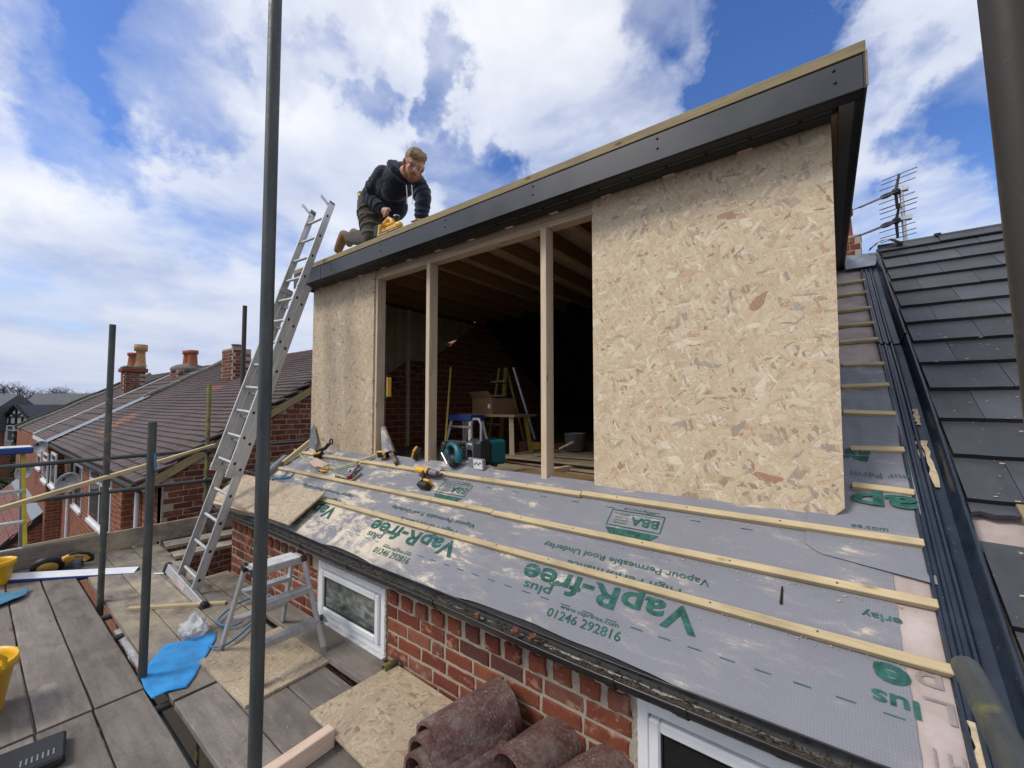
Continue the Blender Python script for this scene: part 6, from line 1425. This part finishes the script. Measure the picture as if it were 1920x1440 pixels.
def radio():
    c = ony(893, 850, YD+.12); t = thing('site_radio', 'grey and black site radio with tubular roll handle in the opening', 'radio', (c.x, c.y, zb)); M = T(c.x, YD+.16, zb+.13) @ RZm(-.35)
    B().box(.22, .16, .23, None, .035).obj('body', MAT['black'], t, M); B().box(.13, .012, .20, T(-.01, -.082, .0), .02).obj('front_bezel', MAT['steel'], t, M); B().box(.095, .006, .085, T(-.01, -.092, -.02), .004).obj('screen', MAT['dark_glass'], t, M); B().path([(-.09, -.03, .10), (-.09, -.03, .25), (-.05, -.03, .29), (.05, -.03, .29), (.09, -.03, .25), (.09, -.03, .10)], .012, 10).obj('handle', MAT['grey_plastic'], t, M); text_on(t, 'makita', M @ T(-.01, -.0895, .075) @ RXm(math.pi/2), .08, 'white_paper', .02)
    c2 = ony(912, 850, YD+.18); o = thing('tool_box', 'teal plastic tool box behind the site radio', 'tool box', (c2.x, YD+.3, zb)); M = T(c2.x, YD+.30, zb+.12) @ RZm(-.35); B().box(.08, .20, .22, None, .02).obj('body', MAT['teal'], o, M); B().box(.08, .03, .03, T(.07, -.05, -.10), .005).obj('latch', MAT['black'], o, M)
    c3 = ony(892, 872, YD-.02); o = thing('saw_manual', 'small clear box with a white printed card on the sill', 'box', (c3.x, YD, zb)); M = T(c3.x, YD-.005, zb+.055) @ RZm(-.12) @ RXm(.12); B().box(.20, .03, .09, None, .006).obj('box', MAT['grey_plastic'], o, M); B().box(.11, .002, .08, T(.03, -.017, 0)).obj('card', MAT['white_paper'], o, M)
    for i in range(4): B().box(.02, .001, .012, T(-.005+.022*i, -.0185, .012*(i % 2))).obj('print', MAT['black'], o, M)
    g = thing('tool_tray', 'long black tool tray lying behind the cordless saw', 'tray', (c.x-.25, YD+.2, zb)); M = T(c.x-.22, YD+.34, zb+.16) @ RZm(.1); B().tube((-.22, 0, 0), (.22, 0, .02), .02, seg=12).obj('tube', MAT['black'], g, M); B().box(.42, .12, .10, T(0, .05, -.09), .01).obj('tray', MAT['black'], g, M)
radio()
# ------------------------------------------------------------------ inside the loft
ZF = 1.20
def loft():
    # stool with blue top
    c = ony(875, 800, 3.6); t = thing('work_stool', 'aluminium stool with blue top inside the loft behind the radio', 'stool', (c.x, 3.6, ZF)); zt_ = ony(875, 783, 3.6).z; B().box(.36, .26, .07, T(c.x, 3.6, zt_), .01).obj('top', MAT['blue_plastic'], t)
    for sx in (-1, 1):
        for sy in (-1, 1): beam('leg', (c.x+sx*.22, 3.6+sy*.2, ZF), (c.x+sx*.15, 3.6+sy*.1, zt_-.03), .03, .03, MAT['alu_dirty'], t)
    for k in (.45, .8): B().box(.36, .05, .02, T(c.x, 3.48, ZF+(zt_-ZF)*k)).obj('tread', MAT['alu_dirty'], t)
    # yellow step ladder
    c = ony(955, 760, 4.6); t = thing('loft_steps', 'tall yellow step ladder standing in the dark loft', 'step ladder', (c.x, 4.6, ZF)); zt_ = ony(940, 690, 4.6).z
    for sx in (-1, 1):
        beam('stile', (c.x-.2+sx*.12, 4.5, ZF), (c.x+sx*.06-.12, 4.6, zt_), .06, .03, MAT['shaded_yellow'], t); beam('stile', (c.x+.30+sx*.10, 4.75, ZF), (c.x+sx*.06-.02, 4.65, zt_), .05, .03, MAT['shaded_yellow' if sx < 0 else 'alu_dirty'], t)
    for k in range(5): B().box(.26, .08, .02, T(c.x-.2+.02*k, 4.52, ZF+(zt_-ZF)*(.15+.17*k))).obj('tread', MAT['alu_dirty'], t)
    # box on a bench
    c = ony(925, 757, 4.0); t = thing('trestle_bench', 'timber trestle bench inside the loft carrying a cardboard box', 'bench', (c.x, 4.0, ZF)); zt_ = ony(925, 778, 4.0).z; B().box(.9, .45, .03, T(c.x+.05, 4.0, zt_), .003).obj('top', MAT['ply'], t)
    for sx in (-1, 1):
        for sy in (-1, 1): beam('leg', (c.x+.05+sx*.4, 4.0+sy*.2, ZF), (c.x+.05+sx*.34, 4.0+sy*.14, zt_-.01), .05, .05, MAT['shaded_yellow' if sy > 0 else 'stud'], t)
    t = thing('cardboard_box', 'open brown cardboard box with white label on the loft bench', 'box', (c.x, 4.0, zt_)); M = T(c.x, 4.0, zt_+.11) @ RZm(-.3); B().box(.46, .34, .19, None, .002).obj('body', MAT['cardboard'], t, M); B().box(.05, .002, .05, T(.17, -.172, .0)).obj('label', MAT['white_paper'], t, M); B().box(.46, .002, .12, T(0, -.19, .13) @ RXm(.6)).obj('flap', MAT['cardboard'], t, M)
    # stacked sheets
    for k, (dx, dy, s) in enumerate(((0, 0, 1.0), (.10, .06, .96), (.02, -.05, .9), (.2, .1, .7))):
        c = ony(1060, 846, 4.0); o = B().box(1.5*s, .95*s, .016, None, .001).obj('plywood_sheet', MAT['ply'], None, T(c.x+dx, 4.1+dy, ZF+.02+.026*k) @ RZm(.06*k-.1)); tag(o, ('bottom plywood sheet of the pile on the loft floor', 'second plywood sheet of the pile on the loft floor', 'third plywood sheet of the pile on the loft floor', 'top plywood sheet of the pile on the loft floor')[k], 'board')
    c = ony(1078, 822, 4.3); o = thing('bucket', 'dull grey bucket standing on the plywood pile in the loft', 'bucket', (c.x, 4.3, ZF+.12)); B().lathe([(.001, 0), (.10, 0), (.125, .2), (.13, .2), (.115, .19), (.095, .01), (.001, .01)], 20).obj('body', MAT['grey_plastic'], o, T(c.x, 4.3, ZF+.12))
    c = ony(1052, 832, 4.1); o = thing('trowel', 'trowel with pale wooden handle resting on the plywood pile', 'trowel', (c.x, 4.1, ZF+.13)); B().tube((c.x-.02, 4.1, ZF+.15), (c.x+.16, 4.1, ZF+.24), .014, seg=10).obj('handle', MAT['batten'], o); B().box(.16, .08, .004, T(c.x-.1, 4.1, ZF+.13) @ RYm(-.1)).obj('blade', MAT['steel'], o)
    for k, (px, py, m, lab) in enumerate(((1008, 815, 'tool_yellow', 'small yellow carton on the loft floor'), (1000, 828, 'blue_plastic', 'small blue packet on the loft floor'), (985, 822, 'terracotta', 'loose red brick pile on the loft floor'), (1090, 800, 'cardboard', 'small brown carton at the back of the loft'), (1045, 815, 'brick', 'broken brick stack beside the grey bucket'))):
        c = ony(px, py, 4.6); o = B().box(.16, .14, .16 if k != 1 else .2, None, .004).obj('carton' if k != 2 else 'brick_pile', MAT[m], None, T(c.x, 4.6, ZF+.08) @ RZm(.3*k)); tag(o, lab, 'box')
    o = beam('broom_handle', (ony(822, 720, 3.3).x, 3.5, 2.3), (ony(845, 820, 3.3).x, 3.2, ZF), .022, .022, MAT['shaded_yellow']); tag(o, 'yellow broom handle leaning on the loft side wall', 'broom')
    o = B().box(1.1, .5, .05, None, .002).obj('insulation_board', MAT['cardboard'], None, T(-1.75, 2.98, ZF+.03)); tag(o, 'brown board between floor joists behind the right-hand post', 'board')
    for x in (-2.25, -1.7): 
        o = beam('floor_joist', (x, YD+.14, ZF+.02), (x+.25, 3.9, ZF+.02), .05, .06, MAT['stud']); tag(o, 'pale floor joist beside the right-hand post' if x > -2 else 'pale floor joist under the edge of the loose floor', 'timber')
loft()

# ================================================================== the carpenter
def carpenter():
    hip = ony(700, 388, 2.60); t = thing('person', 'man in navy hoodie kneeling on the dormer roof using a planer', 'person', (hip.x, hip.y, ZT))
    J = {k: ony(x, y, Y) for k, (x, y, Y) in dict(pelvis=(699, 386, 2.62), waist=(714, 366, 2.58), chest=(737, 347, 2.53), neck=(754, 326, 2.47), rsh=(719, 329, 2.42), rel=(691, 367, 2.43), rwr=(716, 393, 2.44), lsh=(781, 343, 2.56), lel=(794, 371, 2.54), lwr=(789, 413, 2.53), rhip=(692, 390, 2.56), lhip=(712, 386, 2.70), rkn=(697, 446, 2.51), rank=(657, 447, 2.56), lkn=(730, 436, 2.74), lank=(672, 443, 2.74), head=(776, 309, 2.40)).items()}
    S = 1.1
    def limb(b, pts, rad, seg=14):
        for i in range(len(pts)-1):
            p, q = J[pts[i]] if isinstance(pts[i], str) else pts[i], J[pts[i+1]] if isinstance(pts[i+1], str) else pts[i+1]
            b.tube(p, q, rad[i]*S, rad[i+1]*S, seg); b.ball(p, rad[i]*S, seg, 9)
            if i == len(pts)-2: b.ball(q, rad[i+1]*S, seg, 9)
    def soft(o, vox, it=6, fac=.5):
        m = mod(o, 'REMESH'); m.mode = 'VOXEL'; m.voxel_size = vox; m.use_smooth_shade = True; mod(o, 'SMOOTH', factor=fac, iterations=it)
    # --- head frame
    hc = J['head']; c = (CAM-hc).normalized(); iu = UP.copy(); ir = RT.copy(); up = (iu*.80+ir*.26+c*.42).normalized(); fw = (c*.86-iu*.40+ir*.12); fw = (fw-up*fw.dot(up)).normalized(); rt_ = fw.cross(up)   # rt_: viewer-left to right sense
    MH = Matrix((rt_, fw, up)).transposed().to_4x4(); MH.translation = hc; h = 1.12
    def H(x, y, z): return MH @ Vector((x*h, y*h, z*h))
    R3 = MH.to_3x3().to_4x4()
    b = B(); b.ball(H(0, -.012, .03), (.078*h, .098*h, .088*h), 20, 12, R3); b.ball(H(0, .022, -.035), (.062*h, .070*h, .082*h), 18, 10, R3); b.ball(H(0, .048, -.088), (.034*h, .034*h, .030*h), 14, 8, R3); b.ball(H(0, .088, -.022), (.014*h, .024*h, .022*h), 12, 8, R3); b.tube(H(0, .078, .01), H(0, .098, -.03), .010*h, .014*h, 10); b.ball(H(0, .070, .022), (.058*h, .020*h, .014*h), 14, 8, R3); b.ball(H(0, .074, -.062), (.026*h, .018*h, .016*h), 12, 8, R3)
    for s in (-1, 1): b.ball(H(s*.036, .062, -.018), (.022*h, .018*h, .018*h), 12, 8, R3); b.ball(H(s*.080, -.012, -.005), (.012*h, .020*h, .032*h), 12, 8, R3 @ RZm(-s*.4))
    b.tube(H(0, -.02, -.05), J['neck'], .056*S, .062*S, 14); b.ball(J['neck'], .062*S)
    # rest of the body under the clothes, arms down to the hands
    limb(b, ['neck', 'chest', 'waist', 'pelvis'], [.07, .11, .10, .11]); limb(b, ['neck', 'rsh', 'rel', 'rwr'], [.06, .05, .04, .028]); limb(b, ['neck', 'lsh', 'lel', 'lwr'], [.06, .05, .04, .028]); limb(b, ['pelvis', 'rhip', 'rkn', 'rank'], [.09, .075, .055, .04]); limb(b, ['pelvis', 'lhip', 'lkn', 'lank'], [.09, .075, .055, .04])
    # right hand closing on the planer handle; fingers in front (towards the viewer), thumb on top
    w = J['rwr']; hdl = ony(733, 402, 2.46); d = (hdl-w).normalized(); k = d.cross(Vector((0, -1, 0))).normalized(); k = k if k.z > 0 else -k; tow = Vector((0, -1, 0))
    palm = w+d*.055; b.ball(palm, (.050, .030, .042), 12, 8, frame((0, 0, 0), d).to_3x3().to_4x4())
    for i in range(4):
        r0 = palm+d*(.030-.002*i)+k*(.024-.017*i)+tow*.012; L = (.046, .050, .047, .038)[i]
        p1 = r0+d*L*.55+tow*.018-k*.004; p2 = p1-k*L*.45+tow*.004; p3 = p2-k*L*.30-tow*.012-d*.008; limb(b, [r0, p1, p2, p3], [.0100, .0092, .0086, .0078], 8)
    limb(b, [palm+k*.028, palm+k*.040+d*.030, palm+k*.030+d*.062], [.0115, .0105, .0092], 8)
    # left hand flat on the roof behind the kerb
    w2 = J['lwr']; 
    for i in range(4): r0 = w2+Vector((-.03+.02*i, -.005, -.015)); limb(b, [r0, r0+Vector((.002*i, -.05, -.012)), r0+Vector((.004*i, -.085, -.022))], [.011, .010, .008], 8)
    limb(b, [w2+Vector((.03, 0, -.01)), w2+Vector((.06, -.03, -.02))], [.012, .010], 8); b.ball(w2+Vector((0, -.01, -.012)), (.045, .045, .02))
    body = b.wobj('body', MAT['skin'], t, T(hc)); soft(body, .0065, 4)
    # --- hoodie
    b = B(); limb(b, ['neck', 'chest', 'waist', 'pelvis'], [.100, .165, .155, .150], 18); b.ball(J['chest'].lerp(J['lsh'], .45), (.13, .12, .13)); b.ball(J['chest'].lerp(J['rsh'], .5), (.13, .12, .12)); b.ball(J['chest']+Vector((.05, -.03, -.06)), (.15, .13, .14)); b.ball(J['waist']+Vector((.08, 0, -.10)), (.14, .13, .14)); b.ball(J['waist']+Vector((.20, .03, -.17)), (.15, .13, .15))
    limb(b, ['chest', 'rsh', 'rel', J['rel'].lerp(J['rwr'], .86)], [.12, .088, .070, .048], 16); limb(b, ['chest', 'lsh', 'lel', J['lel'].lerp(J['lwr'], .88)], [.12, .082, .070, .052], 16)
    limb(b, [J['rel'].lerp(J['rwr'], .84), J['rel'].lerp(J['rwr'], .95)], [.040, .040]); 
    # sleeve folds
    rr = random.Random(4)
    for a, q in (('rel', 'rwr'), ('rsh', 'rel'), ('lsh', 'lel'), ('lel', 'lwr')):
        for k_ in range(4):
            f = .18+.2*k_; p = J[a].lerp(J[q], f); ax_ = (J[q]-J[a]).normalized(); rad = (.066-.014*f)*S if a[1:] == 'el' else .078*S; m = frame(p, ax_) @ RYm(rr.uniform(-.4, .4)) @ RZm(rr.uniform(-.4, .4)); b.path([m @ Vector((0, rad*math.cos(x*.524), rad*math.sin(x*.524))) for x in range(12)], .013, 6, True)
    # hood bunched round the neck
    nk = J['neck']; fwd = (c*.5+ir*.35+iu*-.3).normalized(); side = fwd.cross(iu).normalized()
    ring = []
    for i in range(16):
        a = 2*math.pi*i/16; ring.append(nk+side*(.105*S*math.cos(a))+(fwd*.085*S-iu*.045)*math.sin(a)+iu*(.010+.028*math.cos(a-.6))+fwd*.01)
    b.path(ring, [.036*S*(1+.18*math.sin(3*i)) for i in range(16)], 10, True); b.ball(nk-fwd*.07+iu*.015-ir*.03, (.075, .07, .07))
    ho = b.wobj('hoodie', MAT['hoodie'], t, T(J['chest'])); soft(ho, .008, 5, .5)
    cd = B()
    for x0 in (762, 772): 
        p0, p1 = ony(x0, 347, 2.375), ony(x0+1.5, 381, 2.372); cd.path([p0, p0.lerp(p1, .5)+Vector((.004, 0, 0)), p1], .0038, 6); cd.ball(p1, (.005, .005, .009), 8, 6)
    cd.wobj('draw_cord', MAT['lace'], ho, T(J['chest']))
    # --- trousers, belt pouch, boots
    b = B(); limb(b, ['pelvis', 'rhip', 'rkn', 'rank'], [.135, .115, .085, .062], 16); limb(b, ['pelvis', 'lhip', 'lkn', 'lank'], [.135, .115, .085, .062], 16); b.ball(J['pelvis'], (.15, .15, .13)); b.box(.02, .10, .17, frame(J['rhip'].lerp(J['rkn'], .55)+Vector((-.03, -.085, 0)), (0, -1, 0), None, (J['rhip']-J['rkn'])), .01)
    for k_ in range(5): p = J['rhip'].lerp(J['rkn'], .2+.18*k_); m = frame(p, J['rkn']-J['rhip']) @ RYm(.3*math.sin(k_*2)); rad = (.118-.006*k_)*S; b.path([m @ Vector((0, rad*math.cos(x*.524), rad*math.sin(x*.524))) for x in range(12)], .011, 6, True)
    tr = b.wobj('trousers', MAT['trousers'], t, T(J['pelvis'])); soft(tr, .009, 5)
    p = ony(678, 368, 2.56); po = B().box(.06, .08, .10, None, .015).obj('tape_measure', MAT['treated'], t, frame(p, (1, 0, .2))); B().lathe([(.001, .004), (.022, .004), (.026, 0)], 14).obj('tape_face', MAT['tool_yellow'], po, frame(p, (1, 0, .2)) @ T(.005, -.041, -.01) @ RXm(math.pi/2))
    for k_, (a, toe, Y, nm) in enumerate((('rank', (634, 468), 2.52, 0), ('lank', (655, 456), 2.74, 1))):
        an = J[a]; heel = ony(*((645, 441) if k_ == 0 else (664, 437)), Y); tp = ony(*toe, Y); tp.z = max(tp.z, ZT-.02+.04); b = B(); limb(b, [an, heel, heel.lerp(tp, .5), tp], [.055, .050, .048, .042], 14)
        bo = b.wobj('boot', MAT['boot'], t, T(an)); soft(bo, .008, 4); so_ = B().path([heel+Vector((-.045, 0, .01)), heel.lerp(tp, .5)+Vector((-.05, 0, 0)), tp+Vector((-.045, 0, -.01))], [.026, .03, .026], 10).wobj('sole', MAT['boot'], bo)
    # --- hair, beard, eyes, mouth
    b = B(); b.ball(H(0, -.022, .046), (.084*h, .100*h, .084*h), 20, 12, R3); b.ball(H(.01, .050, .078), (.062*h, .046*h, .034*h), 14, 9, R3); b.ball(H(0, -.075, -.01), (.062*h, .036*h, .06*h), 14, 9, R3)
    rr = random.Random(6)
    for _ in range(46): a = rr.uniform(-1.0, 1.0); b.path([H(.055*a, .02, .115), H(.066*a, .066, .096), H(.072*a+.006, .088+rr.uniform(-.006, .006), .062+rr.uniform(-.014, .012))], [.010, .009, .003], 5)
    ha = b.wobj('hair', MAT['hair'], t, T(hc)); soft(ha, .005, 2)
    b = B(); b.ball(H(0, .056, -.098), (.038*h, .034*h, .032*h), 14, 9, R3)
    for s in (-1, 1): b.path([H(s*.070, .004, -.03), H(s*.066, .020, -.062), H(s*.048, .048, -.088), H(s*.018, .066, -.098)], [.010, .017, .020, .018], 8)
    b.path([H(-.034, .072, -.062), H(-.018, .090, -.050), H(.018, .090, -.050), H(.034, .072, -.062)], [.006, .008, .008, .006], 7); be = b.wobj('beard', MAT['beard'], t, T(hc)); soft(be, .005, 3)
    for s in (-1, 1):
        B().ball(H(s*.031, .0795, -.004), (.013*h, .005*h, .0030*h), 10, 7, R3).wobj('eye', MAT['eye_dark'], t); B().path([H(s*.014, .090, .016), H(s*.032, .088, .020), H(s*.050, .076, .014)], [.003, .0036, .002], 6).wobj('eyebrow', MAT['hair'], t)
    B().ball(H(0, .089, -.063), (.020*h, .005*h, .006*h), 10, 7, R3).wobj('mouth', MAT['lip'], t)
    # --- planer
    pc = ony(735, 428, YF+.05); px = Vector((1, 0, 0)); tp = thing('electric_planer', 'yellow cordless planer held on the timber roof edge by the kneeling man', 'power tool', (pc.x, YF+.03, ZT)); M = T(pc.x, YF+.035, ZT+.004)
    B().box(.17, .085, .012, T(-.085, 0, .006), .002).obj('sole_plate', MAT['steel'], tp, M); B().box(.13, .085, .012, T(.085, 0, .009), .002).obj('front_plate', MAT['steel'], tp, M)
    b = B(); b.box(.30, .080, .055, T(-.005, 0, .042), .014); b.box(.16, .075, .05, T(.0, 0, .085), .018); b.ball((.12, 0, .05), (.055, .038, .04), 14, 9); b.tube((-.06, -.02, .075), (-.06, -.062, .095), .026, .024, 16); b.path([(-.10, 0, .08), (-.085, 0, .14), (-.03, 0, .165), (.02, 0, .13), (.03, 0, .095)], [.022, .020, .018, .022, .026], 10); b.obj('housing', MAT['tool_yellow'], tp, M)
    B().path([(-.088, 0, .150), (-.03, 0, .178), (.025, 0, .140)], [.012, .014, .012], 8).obj('grip', MAT['black'], tp, M); B().lathe([(.001, .03), (.024, .028), (.030, .015), (.026, .0), (.012, -.03), (.012, -.05)], 16, T(.09, 0, .135)).obj('front_knob', MAT['black'], tp, M); B().lathe([(.0305, .012), (.0305, .020)], 16, T(.09, 0, .135)).obj('knob_band', MAT['white_paper'], tp, M); B().tube((-.06, -.060, .094), (-.06, -.0635, .0955), .017, seg=14).obj('chip_outlet', MAT['dark_gap'], tp, M); B().box(.055, .085, .12, T(-.185, 0, .065) @ RYm(.12), .008).obj('battery', MAT['black'], tp, M); B().box(.012, .07, .10, T(-.218, 0, .065) @ RYm(.12), .004).obj('battery_face', MAT['battery_blue'], tp, M); B().box(.03, .075, .11, T(-.150, 0, .065) @ RYm(.12), .006).obj('battery_shoe', MAT['tool_yellow'], tp, M)
    for i in range(3): B().box(.05, .002, .005, T(-.105, -.0405, .035+.012*i)).obj('vent_slot', MAT['black'], tp, M)
    return t
carpenter()
# ================================================================== loose sawdust and chips
def chips():
    r = random.Random(77); b = B()
    def chip(p, s, n): b.add([(-s, -s*.3, 0), (s, -s*.25, 0), (s*.8, s*.3, .001), (-s*.9, s*.25, .001)], [(0, 1, 2, 3)], False, frame(p, Vector((r.uniform(-1, 1), r.uniform(-1, 1), 0)), None, n) @ RXm(r.uniform(-.3, .3)))
    for _ in range(1500):
        x = r.triangular(-5.0, .15, -3.3); y = r.uniform(1.80, 2.56); chip(roofp(x, y, .0095), r.uniform(.0015, .005), RN)
    for _ in range(700):
        yy = r.choice((2.062, 2.262, 2.512)); chip(roofp(r.uniform(-4.8, .25), yy-abs(r.gauss(0, .018)), .012), r.uniform(.002, .006), RN)
    for _ in range(900): chip(Vector((r.uniform(-6.6, -.6), r.uniform(.85, 1.72), ZP+.022 if 0 else ZP+.003)), r.uniform(.002, .006), Vector((0, 0, 1)))
    for _ in range(160): chip(roofp(r.uniform(.52, 1.4), r.uniform(1.9, 4.2), .075), r.uniform(.004, .012), RN)
    o = b.obj('wood_chips', MAT['adhesive']); tag(o, 'pale sawdust and wood chips scattered over roof and boards', 'sawdust', kind='stuff')
chips()
